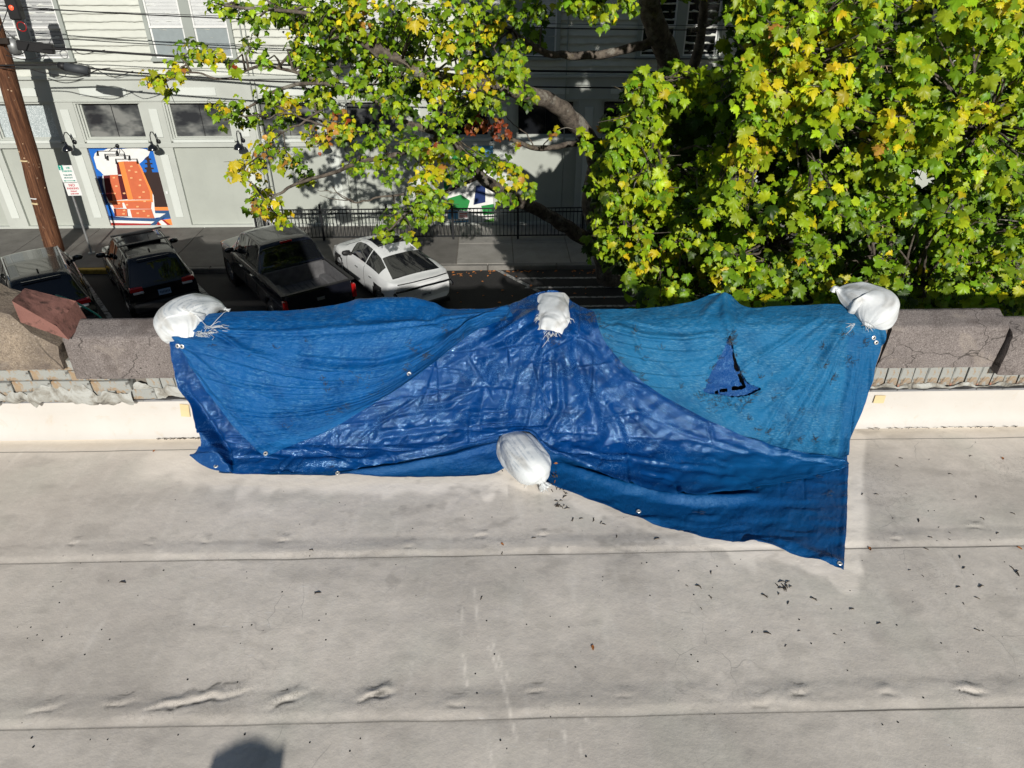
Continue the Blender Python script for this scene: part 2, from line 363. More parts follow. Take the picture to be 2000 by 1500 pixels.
#@@PARAPET
# ------------------------------------------------------------------ parapet along the roof edge
def concrete_material(name, lo, hi, speck, red=0.0):
    m = Mat(name, lo, .9, .2); c = m.ramp(m.noise(3.2, 6, .65, dist=.5), [(.32, lo), (.68, hi)])
    sp = m.noise(150, 3, .75); c = m.mix(m.ramp(sp, [(.40, .65), (.52, 0.0)]), c, speck); c = m.mix(m.ramp(sp, [(.58, 0.0), (.70, .75)]), c, (.42, .38, .355))
    blot = m.ramp(m.noise(5.5, 5, .6), [(.52, 0.0), (.70, .7)]); c = m.mix(blot, c, (.095, .078, .072)); c = m.mix(m.ramp(m.noise(3.7, 5, .6, dist=1.), [(.58, 0.0), (.7, .5)]), c, (.33, .29, .25))
    v = m.voronoi(2.6, m.mix(.10, m.tc(), m.N.new('ShaderNodeTexNoise').outputs['Color']), 'DISTANCE_TO_EDGE')
    c = m.mix(m.math('MULTIPLY', m.ramp(v, [(.0, 1.0), (.011, 0.0)]), m.ramp(m.noise(2.3, 3), [(.47, 0.0), (.55, .85)])), c, (.03, .026, .024))
    pits = m.voronoi(26); c = m.mix(m.math('MULTIPLY', m.ramp(pits, [(.10, .9), (.16, 0.0)]), m.ramp(m.noise(4, 2), [(.55, 0.0), (.62, 1.0)])), c, (.05, .045, .04))
    m.color(c); a = m.bump(sp, .5, .004); m.bump(m.noise(14, 5, .6), .6, .012, a); return m.m
M['coping'] = concrete_material('aggregate_concrete', (.158, .140, .134), (.240, .214, .205), (.075, .062, .058))
M['coping_tan'] = concrete_material('weathered_concrete', (.20, .165, .130), (.33, .27, .205), (.10, .082, .07))
m_ = Mat('red_sandstone', (.22, .10, .085), .92, .2)
c_ = m_.ramp(m_.noise(4, 6, .65), [(.3, (.15, .070, .060)), (.7, (.27, .135, .112))]); m_.color(m_.mix(m_.ramp(m_.noise(16, 4, .7), [(.55, 0.0), (.68, .85)]), c_, (.05, .032, .028)))
m_.bump(m_.noise(30, 5, .7), .6, .008); M['sandstone'] = m_.m
m_ = Mat('peeling_painted_brick', (.5, .5, .48), .9, .2)
c_ = m_.ramp(m_.noise(2.2, 2), [(.35, (.27, .16, .09)), (.5, (.33, .25, .165)), (.62, (.24, .19, .15))])
pk = m_.ramp(m_.noise(9, 6, .7, dist=.8), [(.50, 1.0), (.56, 0.0)]); c_ = m_.mix(pk, c_, (.31, .32, .305))
c_ = m_.mix(m_.ramp(m_.noise(17, 5, .7), [(.60, 0.0), (.66, .8)]), c_, (.08, .075, .065)); c_ = m_.mix(m_.ramp(m_.noise(6.3, 4, .7), [(.66, 0.0), (.69, .9)]), c_, (.45, .13, .07))
m_.color(c_); m_.bump(m_.noise(34, 5, .7), .7, .008); M['brick'] = m_.m
m_ = Mat('white_flaking_plaster', (.6, .6, .57), .9, .2)
c_ = m_.ramp(m_.noise(7, 6, .7, dist=.7), [(.36, (.10, .095, .085)), (.46, (.27, .26, .23)), (.58, (.42, .43, .41))]); m_.color(c_); m_.bump(m_.noise(26, 5, .7), .8, .01); M['plaster'] = m_.m
M['mortar'] = plain('mortar', (.22, .20, .175), .95, .2, var=.4, vs=20, bump=.6)
m_ = Mat('white_flashing_membrane', (.80, .775, .72), .5, .35)
c_ = m_.ramp(m_.noise(1.6, 5, .6), [(.35, (.535, .51, .475)), (.65, (.59, .572, .545))])
st = m_.ramp(m_.noise(9, 6, .7, dist=1.2), [(.57, 0.0), (.70, .55)]); c_ = m_.mix(st, c_, (.52, .45, .36)); m_.color(c_); m_.bump(m_.noise(7, 4, .5), .25, .01); M['flashing'] = m_.m
M['bar'] = plain('aluminium_bar', (.30, .31, .33), .5, .5, .5, var=.2)
M['tar'] = plain('black_sealant', (.035, .035, .036), .8, .3, var=.4, vs=30, bump=.8)
M['tape'] = plain('masking_tape', (.62, .50, .29), .8, .3, var=.1)

YW = 3.465; YC = 3.40; ZC0, ZC1 = .418, .679
ZT = ZC1 + .040; YB = float(onz(200, 621, ZT)[1])
par = empty('parapet_wall', (0, YW, 0)); tag(par, 'roof-edge parapet of brick and grey-brown concrete coping with white flashing at its foot', 'parapet')
def pbuild(mb, name, mat, smooth_=False): return mb.build(name, mat, par, smooth_, keep_world=True)
b = MB(); b.box(-9.5, 9.5, YW + .01, YB - .02, -5.1, .4); pbuild(b, 'wall_core', M['mortar'])
def block(x0, x1, dy=0.0, dz=0.0, sk=0.0, name='coping_block', mat='coping', seed=0):
    """one coping stone: subdivided, edges worn and a little wavy"""
    nx = max(6, int((x1 - x0) / .018)); prof = []
    pts = [(YC + dy, ZC0 + dz), (YC + dy - .004, ZC1 + dz - .012), (YC + dy + .010, ZC1 + dz), (YB + dy - .01, ZT + dz + .002), (YB + dy, ZT + dz - .012), (YB + dy, ZC0 + dz)]
    for (a, c), (e, f) in zip(pts[:-1], pts[1:]):
        n = max(1, int(math.hypot(e - a, f - c) / .018)); prof += [(a + (e - a) * i / n, c + (f - c) * i / n) for i in range(n)]
    prof.append(pts[-1]); prof = np.array(prof); n = len(prof)
    X = np.linspace(x0, x1, nx)[None, :].repeat(n, 0); Y = prof[:, 0:1].repeat(nx, 1); Z = prof[:, 1:2].repeat(nx, 1)
    X = X + sk * (Z - ZC1)
    s = np.arange(n)[:, None] * .018; w_ = .0025 * fbm(X * 5, s * 5 + seed, 21 + seed, 3) + .003 * fbm(X * 40, s * 40, 33 + seed, 2)
    edge = np.minimum(np.abs(X - sk * (Z - ZC1) - x0), np.abs(X - sk * (Z - ZC1) - x1)); chip = .012 * (1 - smooth(0, .03, edge)) * (vnoise(s * 14, X * 5, seed) + .4)
    Y = Y - w_ + chip * (Y < YC + dy + .1); Z = Z + np.where(Z > ZC1 + dz - .02, w_ - chip, 0)
    P = np.stack([X, Y, Z], -1).reshape(-1, 3); F = gridfaces(n, nx)
    vs = [tuple(p) for p in P]; mb = MB(); mb.add(vs, [tuple(f) for f in F]); mb.add([P[i * nx] for i in range(n)], [tuple(range(n))]); mb.add([P[i * nx + nx - 1] for i in range(n)], [tuple(range(n))])
    return pbuild(mb, name, M[mat], True)
xL = float(ony(113, 650, YC)[0]); xR = float(ony(1742, 640, YC)[0]); xR2 = float(ony(1975, 636, YC)[0])
bl = [xL, -1.27, -.36, .52, 1.36, xR - .012]
for i in range(5): block(bl[i] + .006, bl[i + 1] - .006, .004 * (i % 2), 0, 0, seed=i)
block(xR + .004, xR2, 0, .004, .05, seed=11)
block(xR2 + .012, xR2 + .95, -.035, -.03, 0, seed=12); 
for i in range(5): block(xR2 + 1.0 + i * .95, xR2 + 1.93 + i * .95, 0, 0, seed=20 + i)
# raking pediment at the left that runs up outside the picture
ped = [(xL - .02, ZC1 - .10), (-2.32, .64), (-2.43, .72), (-2.50, .83), (-2.62, .875), (-2.74, .97), (-2.84, 1.45), (-2.98, 1.95), (-3.2, 2.28), (-3.6, 2.42), (-4.0, 2.28), (-4.25, 2.08), (-5.4, 2.16), (-9.5, 2.16), (-9.5, .50), (xL - .02, .50)]
mb = MB(); mb.prism(ped, 'y', YC - .03, YB + .06); o = pbuild(mb, 'pediment_block', M['coping_tan'])
tq = [ony(25, 592, YC - .04), ony(50, 567, YC + .15), ony(150, 592, YC + .17), ony(112, 641, YC - .03)]
dn = np.array([0, 0.0, -.11]); nrm_l = np.array([0, 0, .012])
mb = MB(); q = [V(p + nrm_l) for p in tq]; q2 = [V(np.array(tq[0]) + dn), V(np.array(tq[1]) + dn), V(np.array(ony(166, 612, YC + .17)) + dn * .3), V(np.array(ony(133, 660, YC - .03)) + dn * .1)]
NX = 22; vs = []; 
for i in range(NX):
    for j in range(NX):
        s_, t_ = i / (NX - 1), j / (NX - 1); p = (q[0] * (1 - s_) + q[3] * s_) * (1 - t_) + (q[1] * (1 - s_) + q[2] * s_) * t_
        p.z += .006 * float(vnoise(s_ * 9, t_ * 6, 4)) - .02 * float(smooth(.85, 1, s_)) * (1 + float(vnoise(t_ * 9, 3, 4))); vs.append(p)
mb.add(vs, [tuple(f) for f in gridfaces(NX, NX)])
mb.add(q + q2, [(0, 3, 7, 4), (3, 2, 6, 7), (2, 1, 5, 6), (1, 0, 4, 5)]); o = pbuild(mb, 'red_sandstone_cap', M['sandstone']); o['label'] = 'reddish sandstone cap lying askew on the raking block'
# bricks
def brick_mesh(w_, h_, d_, seed, name='brick'):
    r = random.Random(seed); mb = MB(); mb.box(-w_ / 2, w_ / 2, 0, d_, -h_ / 2, h_ / 2, 0, .003)
    me = bpy.data.meshes.new(name); me.from_pydata([(x + r.uniform(-.0025, .0025), y + r.uniform(-.003, .003), z + r.uniform(-.0025, .0025)) for x, y, z in mb.v], [], mb.f); me.materials.append(M['brick']); return me
rows_b = [brick_mesh(.071, .135, .07, k) for k in range(4)]; str_b = [brick_mesh(.209, .063, .07, 9 + k) for k in range(4)]
def put(me, name, loc, parent, rot=(0, 0, 0)):
    o = bpy.data.objects.new(name, me); COL.objects.link(o); o.parent = parent; o.location = Vector(loc) - parent.location; o.rotation_euler = rot; return o
x = -1.92; k = 0
while x < 3.45:
    if not (-1.2 < x < 1.75):
        put(rows_b[k % 4], 'brick', (x, YW - .028 + random.uniform(-.004, .004), .343), par, (0, random.uniform(-.03, .03), 0))
    x += .0775; k += 1
for r in range(4):
    x = -3.1 + (r % 2) * .1
    while x < -1.98 - .06 * r:
        put(str_b[k % 4], 'brick', (x, YW - .05 + random.uniform(-.012, .008), .30 + r * .068), par, (0, random.uniform(-.02, .02), 0)); x += .215; k += 1
def ragged(name, x0, x1, z0, z1, y, mat, amp=.012, seed=0, th=.012):
    nx = int((x1 - x0) / .012); nz = 7; X, T = np.meshgrid(np.linspace(x0, x1, nx), np.linspace(0, 1, nz))
    top = z1 + amp * fbm(X * 13, X * 0, seed, 4); bot = z0 + amp * .5 * fbm(X * 17, X * 0 + 5, seed + 3, 3); Z = bot + (top - bot) * T
    Yy = y - .6 * th * np.sin(T * math.pi) + .006 * fbm(X * 22, T * 3, seed + 9, 3); P = np.stack([X, Yy, Z], -1).reshape(-1, 3)
    me = arrmesh(name, P, gridfaces(nz, nx), mat); o = link(name, me, None, par); o.location = (0, -YW, 0); return o
ragged('plaster_patch', -2.05, -1.15, .272, .345, YW - .034, M['plaster'], .05, 3)
ragged('plaster_patch', -3.3, -2.04, .262, .36, YW - .062, M['plaster'], .09, 13, .02)
ragged('plaster_patch', 1.6, 3.3, .270, .290, YW - .036, M['plaster'], .03, 23)
ragged('sealant_bead', -3.3, 3.6, .254, .272, YW - .030, M['tar'], .012, 33, .016)
mb = MB(); mb.box(-9.5, 9.5, YW - .022, YW - .014, .236, .262); pbuild(mb, 'termination_bar', M['bar'])
scr = MB(); scr.cyl((0, -.007, 0), (0, 0, 0), .0065, 8); sm = bpy.data.meshes.new('screw'); sm.from_pydata(scr.v, [], scr.f); sm.materials.append(M['steel'])
for i in range(42): put(sm, 'screw', (-3.1 + i * .155, YW - .022, .249), par)
# flashing: vertical membrane with a cove at its foot
nx, nz = 700, 22; X, T = np.meshgrid(np.linspace(-9, 9, nx), np.linspace(0, 1, nz))
Z = .002 + .24 * T; Yy = YW - .012 - .05 * (1 - T) ** 5 - .005 * fbm(X * 1.2, T * 2, 61, 3)
me = arrmesh('flashing_strip', np.stack([X, Yy - YW, Z], -1).reshape(-1, 3), gridfaces(nz, nx), M['flashing']); link('flashing_strip', me, None, par)
for (u, v, wd, hh, rt) in ((361, 802, .050, .083, .12), (1718, 780, .062, .052, .03)):
    p = ony(u, v, YW - .024); mb = MB(); mb.box(-wd / 2, wd / 2, 0, .001, -hh / 2, hh / 2)
    o = mb.build('tape_patch', M['tape'], par); o.location = V(p) - par.location; o.rotation_euler = (-.05, rt, 0)

# ------------------------------------------------------------------ blue tarps draped over the parapet
def tarp_material(name, col, pale, deep, rough, weave, crinkle, sparkle, pale_amt, glint_vein=0.0):
    m = Mat(name, col, rough, .5); uv = m.tc('UV')
    fine = m.noise(1.0, 4, .7, m.mapping((34, 150, 1), 'UV')); fine2 = m.noise(1.0, 3, .7, m.mapping((170, 40, 1), 'UV'))
    big = m.noise(5, 5, .6, uv, dist=.5)
    c = m.ramp(big, [(.3, deep), (.5, col), (.72, tuple(x * 1.12 for x in col))])
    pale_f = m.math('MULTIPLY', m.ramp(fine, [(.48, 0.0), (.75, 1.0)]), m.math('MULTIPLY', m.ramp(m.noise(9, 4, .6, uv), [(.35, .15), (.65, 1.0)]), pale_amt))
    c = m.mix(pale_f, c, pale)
    if glint_vein:  # pale blue specks in the base colour stand in for sun glints
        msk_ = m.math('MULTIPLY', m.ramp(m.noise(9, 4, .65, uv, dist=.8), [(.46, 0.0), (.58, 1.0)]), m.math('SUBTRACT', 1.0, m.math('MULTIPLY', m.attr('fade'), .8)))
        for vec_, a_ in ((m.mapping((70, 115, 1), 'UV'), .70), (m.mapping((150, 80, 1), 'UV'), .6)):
            c = m.mix(m.math('MULTIPLY', m.math('MULTIPLY', m.ramp(m.noise(1.0, 4, .75, vec_, dist=1.2), [(.545, 0.0), (.63, 1.0)]), msk_), a_ * min(1, glint_vein * 3)), c, (.10, .26, .52))
    c = m.mix(m.attr('hem'), c, tuple(x * k for x, k in zip(col, (4.0, 1.5, 1.25))))
    c = m.mix(m.attr('fade'), c, (.003, .072, .215))
    c = m.mix(m.math('MULTIPLY', m.ramp(m.noise(28, 4, .7, uv), [(.62, 0.0), (.74, 1.0)]), .35), c, (.05, .075, .10))
    m.color(c); m.rough(m.math('ADD', m.ramp(m.noise(20, 3, .6, uv), [(.3, rough - .03), (.7, rough + .05)]), m.math('MULTIPLY', m.attr('fade'), .12)))
    a = m.bump(m.noise(26, 4, .65, uv), crinkle, .012)
    v = m.voronoi(42, uv, 'F1'); a = m.bump(v, crinkle * .6, .006, a)
    if glint_vein:
        wv_ = m.noise(58, 4, .7, uv, dist=1.4); a = m.bump(m.math('ABSOLUTE', m.math('SUBTRACT', wv_, .5)), glint_vein, .016, a); a = m.bump(m.noise(150, 3, .75, m.mapping((1.0, 1.6, 1), 'UV')), glint_vein, .0045, a)
    a = m.bump(fine, weave, .0035, a); m.bump(fine2, weave * .7, .003, a)
    m.b.inputs['Specular IOR Level'].default_value = sparkle; m.b.inputs['Specular Tint'].default_value = (.42, .70, 1, 1)
    return m.m
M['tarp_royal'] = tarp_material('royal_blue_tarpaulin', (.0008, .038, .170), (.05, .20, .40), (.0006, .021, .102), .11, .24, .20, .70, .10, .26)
M['tarp_base'] = tarp_material('mid_blue_tarpaulin', (.002, .044, .19), (.02, .13, .30), (.001, .033, .14), .26, .5, .40, .5, .2, .4)
M['tarp_pale_l'] = tarp_material('faded_blue_tarpaulin', (.002, .072, .245), (.09, .27, .45), (.0015, .048, .185), .42, .9, .6, .3, .75)
M['tarp_pale_r'] = tarp_material('bleached_blue_tarpaulin', (.009, .114, .258), (.16, .35, .47), (.005, .079, .198), .45, .9, .6, .3, .75)
PROF = np.array([(.8, 0), (2.9, 0), (3.02, .005), (3.12, .03), (3.20, .08), (3.265, .17), (3.315, .32), (3.345, .48), (3.365, .60), (3.38, .650), (3.405, .685), (3.45, .706), (3.66, .742)])
_q = np.linspace(0, len(PROF) - 1, 300); PS = np.stack([np.interp(_q, range(len(PROF)), PROF[:, 0]), np.interp(_q, range(len(PROF)), PROF[:, 1])], 1)
for _ in range(6): PS[1:-1] = .25 * PS[:-2] + .5 * PS[1:-1] + .25 * PS[2:]
_d = np.gradient(PS, axis=0); _d /= np.linalg.norm(_d, axis=1)[:, None]; PN = np.stack([-_d[:, 1], _d[:, 0]], 1)      # outward (towards viewer/up)
def drape(u, v, off):
    """where the sight line through a photograph point meets the drape's own section (a profile over roof, wall and coping), lifted by off"""
    d = ray(u, v); sl_ = -d[..., 2] / d[..., 1]; y = np.zeros(sl_.shape)
    Q = PS + PN * .0; S0 = (CZ - Q[:, 1]) / Q[:, 0]
    offs = np.array([0, .02, .04, .08]); ys = []
    for o_ in offs:
        Q = PS + PN * o_; S = (CZ - Q[:, 1]) / Q[:, 0]; ordr = np.argsort(S); ys.append(np.interp(sl_, S[ordr], Q[ordr, 0]))
    ys = np.stack(ys, -1); o_ = np.clip(np.broadcast_to(off, sl_.shape), 0, .0799); i = np.searchsorted(offs, o_, 'right') - 1
    f = (o_ - offs[i]) / (offs[i + 1] - offs[i]); y = np.take_along_axis(ys, i[..., None], -1)[..., 0] * (1 - f) + np.take_along_axis(ys, i[..., None] + 1, -1)[..., 0] * f
    return _C + d * (y / d[..., 1])[..., None]
SHEETS = {}
DMAP = np.full((420, 560), 1e9)
def dm_idx(P):
    d = P - _C; w_ = d @ _fw; u = 1000 + FPX * (d @ _rt) / w_; v = 750 - FPX * (d @ _up) / w_
    return np.clip((v / 4).astype(int), 0, 419), np.clip((u / 4).astype(int), 0, 559), np.linalg.norm(d, axis=-1)
def sheet(name, rows, off, disp, mat, parent, step=3.0, hole=None, clear=.007, back=True, lin=False, hemf=None, fadef=None):
    R = np.array(rows, float); nr, nc = R.shape[:2]
    wpx = np.abs(R[:, -1, 0] - R[:, 0, 0]).max(); hpx = np.linalg.norm(np.diff(R, axis=0), axis=-1).sum(0).max()
    ns, nt_ = int(wpx / step), int(hpx / step); s = np.linspace(0, 1, ns); t = np.linspace(0, 1, nt_)
    G = catmull(R, t)                                        # (nt, nc, 2)
    G = np.swapaxes(catmull(np.swapaxes(G, 0, 1), s), 0, 1)   # (nt, ns, 2)
    S, T = np.meshgrid(s, t); U, W = G[..., 0], G[..., 1]
    keep = None
    if hole is not None:                                     # snap the mesh to the torn edge so it is a clean (ragged) line, not stairs
        hp = []
        for (x1_, y1_), (x2_, y2_) in zip(hole, hole[1:] + hole[:1]):
            n_ = max(1, int(math.hypot(x2_ - x1_, y2_ - y1_) / 3.5))
            for q_ in range(n_): hp.append((x1_ + (x2_ - x1_) * q_ / n_ + RNG.normal() * .75, y1_ + (y2_ - y1_) * q_ / n_ + RNG.normal() * .75))
        best = np.full(U.shape, 1e9); nu, nv = U.copy(), W.copy()
        for (x1_, y1_), (x2_, y2_) in zip(hp, hp[1:] + hp[:1]):
            dx_, dy_ = x2_ - x1_, y2_ - y1_; tt = np.clip(((U - x1_) * dx_ + (W - y1_) * dy_) / (dx_ * dx_ + dy_ * dy_ + 1e-9), 0, 1); px_, py_ = x1_ + tt * dx_, y1_ + tt * dy_; d_ = np.hypot(U - px_, W - py_); m_ = d_ < best
            best = np.where(m_, d_, best); nu = np.where(m_, px_, nu); nv = np.where(m_, py_, nv)
        ins = inpoly(U, W, hp); sn = best < step * .75; keep = ~(ins & ~sn); U = np.where(sn, nu, U); W = np.where(sn, nv, W)
    P = drape(U, W, off(U, W, S, T) if callable(off) else off)
    du = np.gradient(P, axis=1); dv = np.gradient(P, axis=0); n = np.cross(dv, du); n /= np.linalg.norm(n, axis=-1, keepdims=True) + 1e-12
    n = np.where((n @ np.array([0, -1, .7]))[..., None] < 0, -n, n)
    for _ in range(8): n[1:-1] = (n[:-2] + n[1:-1] * 2 + n[2:]) / 4
    n /= np.linalg.norm(n, axis=-1, keepdims=True) + 1e-12
    h = disp(U, W, S, T); P = P + n * h[..., None]
    P[..., 2] = np.where((P[..., 1] < 3.2) & (P[..., 2] < .004), .004, P[..., 2])
    # never sink through a sheet that lies below: keep a cloth's thickness clear of it
    iv, iu, dd = dm_idx(P); low = DMAP[iv, iu]; push = np.where(low < 1e8, np.maximum(0, dd - (low - clear)), 0)
    for _ in range(3): push[1:-1, 1:-1] = np.maximum(push[1:-1, 1:-1], (push[:-2, 1:-1] + push[2:, 1:-1] + push[1:-1, :-2] + push[1:-1, 2:]) / 4)
    for _ in range(2): push[1:-1, 1:-1] = np.max(np.stack([push[1:-1, 1:-1], push[:-2, 1:-1], push[2:, 1:-1], push[1:-1, :-2], push[1:-1, 2:]]), 0)
    for _ in range(8): push[1:-1, 1:-1] = (push[1:-1, 1:-1] + push[:-2, 1:-1] + push[2:, 1:-1] + push[1:-1, :-2] + push[1:-1, 2:]) / 5; push[0] = push[1]; push[-1] = push[-2]; push[:, 0] = push[:, 1]; push[:, -1] = push[:, -2]
    P = P + (_C - P) / dd[..., None] * push[..., None]
    iv, iu, dd = dm_idx(P); np.minimum.at(DMAP, (iv.ravel(), iu.ravel()), dd.ravel())
    # arc-length based texture coordinates in metres
    ax_ = np.concatenate([np.zeros((nt_, 1)), np.cumsum(np.linalg.norm(np.diff(P, axis=1), axis=-1).mean(0))[None, :].repeat(nt_, 0)], 1)
    ay_ = np.concatenate([[0], np.cumsum(np.linalg.norm(np.diff(P, axis=0), axis=-1).mean(1))])[:, None].repeat(ns, 1)
    hem = hemf(U, W, S, T) if hemf else 0 * U; fade = fadef(U, W, S, T) if fadef else 0 * U
    SHEETS[name] = (U, W, P, n)
    if back:                                                 # the part that hangs down on the street side
        nb = 10; k_ = np.arange(nb, 0, -1)[:, None]; top = P[0]
        Bk = top[None] + np.stack([np.full((nb, ns), 0.0) + .03 * np.sin(k_ / nb * 1.6), np.zeros((nb, ns)), np.zeros((nb, ns))], -1) * 0
        Bk[..., 1] = np.maximum(top[None, :, 1], YB) + .006 + .05 * (k_ / nb) + .012 * np.sin(S[0][None] * 90 + k_ * .3); Bk[..., 2] = top[None, :, 2] - .03 - .045 * k_
        P = np.concatenate([Bk, P]); ax_ = np.concatenate([ax_[:1].repeat(nb, 0), ax_]); ay_ = np.concatenate([-.04 * k_ + 0 * ax_[:1].repeat(nb, 0), ay_])
        hem = np.concatenate([np.zeros((nb, ns)), hem]); fade = np.concatenate([fade[:1].repeat(nb, 0), fade])
        if keep is not None: keep = np.concatenate([np.ones((nb, ns), bool), keep])
    NT = P.shape[0]; F = gridfaces(NT, ns)
    if keep is not None: F = F[keep.ravel()[F].all(1)]
    me = arrmesh(name, P.reshape(-1, 3), F, mat, uv=np.stack([ax_, ay_], -1).reshape(-1, 2), attrs=dict(hem=hem.ravel(), fade=fade.ravel()))
    return link(name, me, None, parent)
def facet(U, W, sc_, seed, warp=.35):
    return vnoise((U + warp * sc_ * vnoise(W / sc_ / 2, U / sc_ / 2, seed + 5)) / sc_, W / sc_ * 1.1, seed, True)
def ridge(U, W, pts, wd, h, skew=0.0):
    d = linedist(U, W, pts); return h * np.exp(-(d / wd) ** 2)
def fade_ends(x, a, b, k=30): return smooth(a, a + k, x) * (1 - smooth(b - k, b, x))

t_root = empty('blue_tarp', tuple(V(onz(1000, 925, 0)))); tag(t_root, 'large crumpled shiny royal blue tarp, widest and lowest of the three over the parapet', 'tarp', 'blue tarps over the parapet')
t_left = empty('blue_tarp', tuple(V(onz(520, 890, 0)))); tag(t_left, 'faded blue tarp flap on the left, hanging in swags to a point with a grommet', 'tarp', 'blue tarps over the parapet')
t_right = empty('blue_tarp', tuple(V(onz(1600, 890, 0)))); tag(t_right, 'bleached lighter blue tarp on the right with a triangular torn hole', 'tarp', 'blue tarps over the parapet')
bpy.context.view_layer.update()
def world_child(o, root):
    o.matrix_parent_inverse = basis(root).inverted(); return o

# base layer (T0): lies under everything, shows as the flat front strip and through the tear
T0 = [[(420, 640), (560, 640), (700, 640), (850, 640), (980, 640), (1040, 640), (1100, 640), (1180, 625), (1300, 615), (1420, 612), (1540, 612), (1640, 610), (1722, 645)],
      [(440, 780), (560, 780), (700, 780), (850, 775), (960, 775), (1020, 770), (1100, 770), (1190, 760), (1300, 755), (1420, 752), (1530, 752), (1620, 750), (1692, 778)],
      [(455, 870), (560, 870), (700, 865), (850, 850), (950, 830), (1020, 815), (1105, 830), (1200, 850), (1310, 865), (1420, 870), (1530, 868), (1600, 864), (1657, 868)],
      [(440, 905), (540, 905), (680, 900), (830, 888), (930, 872), (1010, 855), (1105, 870), (1200, 900), (1310, 930), (1420, 945), (1520, 945), (1590, 935), (1656, 925)],
      [(430, 915), (530, 920), (670, 921), (830, 922), (930, 908), (1000, 885), (1085, 905), (1195, 950), (1310, 985), (1420, 1015), (1510, 1025), (1585, 1025), (1653, 1020)],
      [(428, 925), (530, 929), (670, 931), (840, 934), (950, 929), (1000, 918), (1088, 953), (1190, 992), (1300, 1031), (1410, 1056), (1500, 1071), (1570, 1090), (1646, 1118)]]
def d0(U, W, S, T):
    lower = smooth(860, 930, W); strm = vnoise(U / 95 + W / 160, W / 15 + .25 * np.sin(U / 60), 5) + .6 * vnoise(U / 60, W / 9 + .3 * np.sin(U / 40 + 1), 8)
    h = .020 * strm * lower * smooth(1080, 1250, U) + .008 * facet(U, W, 42, 6) + .006 * facet(U, W, 19, 7) + .003 * facet(U, W, 9, 8)
    box = np.abs(((U - W * .02) / 47.0) % 1 - .5); boy = np.abs(((W + U * .10) / 39.0) % 1 - .5)
    h += -.0035 * (np.exp(-((.5 - box) / .045) ** 2) + np.exp(-((.5 - boy) / .05) ** 2)) * smooth(-.25, .2, vnoise(U / 60, W / 50, 12)) * smooth(1080, 1200, U)
    h += ridge(U, W, [(1085, 903), (1130, 925), (1195, 946), (1270, 964), (1350, 980), (1420, 980), (1500, 970)], 8, .034) * fade_ends(U, 1075, 1500, 60) + ridge(U, W, [(640, 932), (735, 921), (800, 911), (870, 897), (930, 880), (985, 862)], 7, .028) * fade_ends(U, 640, 1010, 60) + ridge(U, W, [(1455, 1066), (1500, 1055), (1560, 1072), (1630, 1100)], 10, .016) * fade_ends(U, 1440, 1650)
    h += ridge(U, W, [(860, 905), (930, 898), (980, 905)], 12, .012)
    edge = smooth(.93, .99, T); h += .004 * edge + .006 * edge * np.sin(U / 23.0) * smooth(1100, 1200, U) + .012 * np.exp(-((U - 1505) / 30) ** 2) * edge
    h += .006 * smooth(.975, .99, S) * smooth(860, 900, W)
    return h + .004
crack = [(1431, 678), (1438, 700), (1443, 722), (1450, 738), (1458, 757), (1440, 761), (1425, 763), (1398, 768), (1393, 764), (1412, 758.5), (1430, 755.5), (1449, 752), (1441, 736), (1434, 716), (1430, 695)]
o = sheet('base_layer', T0, .006, d0, M['tarp_base'], t_root, 2.8, back=False, hole=crack,
          hemf=lambda U, W, S, T: .5 * smooth(.955, .96, T) + .5 * smooth(.982, .984, S) * (W > 860), fadef=lambda U, W, S, T: np.clip(.85 * smooth(850, 940, W) * (.75 + .5 * fbm(U / 120, W / 60, 3, 3)), 0, 1))
world_child(o, t_root)

# bleached right-hand sheet
T3 = [[(1105, 606), (1160, 604), (1220, 603), (1290, 598), (1350, 588), (1413, 570), (1455, 598), (1520, 598), (1590, 594), (1640, 594), (1672, 602)],
      [(1120, 625), (1175, 630), (1235, 632), (1300, 632), (1360, 628), (1415, 622), (1465, 630), (1525, 632), (1590, 632), (1650, 632), (1728, 644)],
      [(1150, 650), (1205, 680), (1265, 690), (1325, 695), (1380, 697), (1425, 697), (1475, 700), (1530, 702), (1590, 705), (1650, 710), (1712, 712)],
      [(1180, 690), (1235, 725), (1290, 750), (1345, 765), (1395, 770), (1440, 772), (1490, 775), (1540, 780), (1590, 785), (1640, 790), (1691, 785)],
      [(1215, 735), (1270, 768), (1330, 802), (1385, 827), (1430, 842), (1475, 850), (1515, 853), (1560, 857), (1600, 860), (1635, 860), (1663, 848)],
      [(1260, 770), (1318, 805), (1370, 832), (1422, 858), (1465, 872), (1500, 880), (1535, 887), (1575, 895), (1610, 900), (1635, 900), (1656, 893)]]
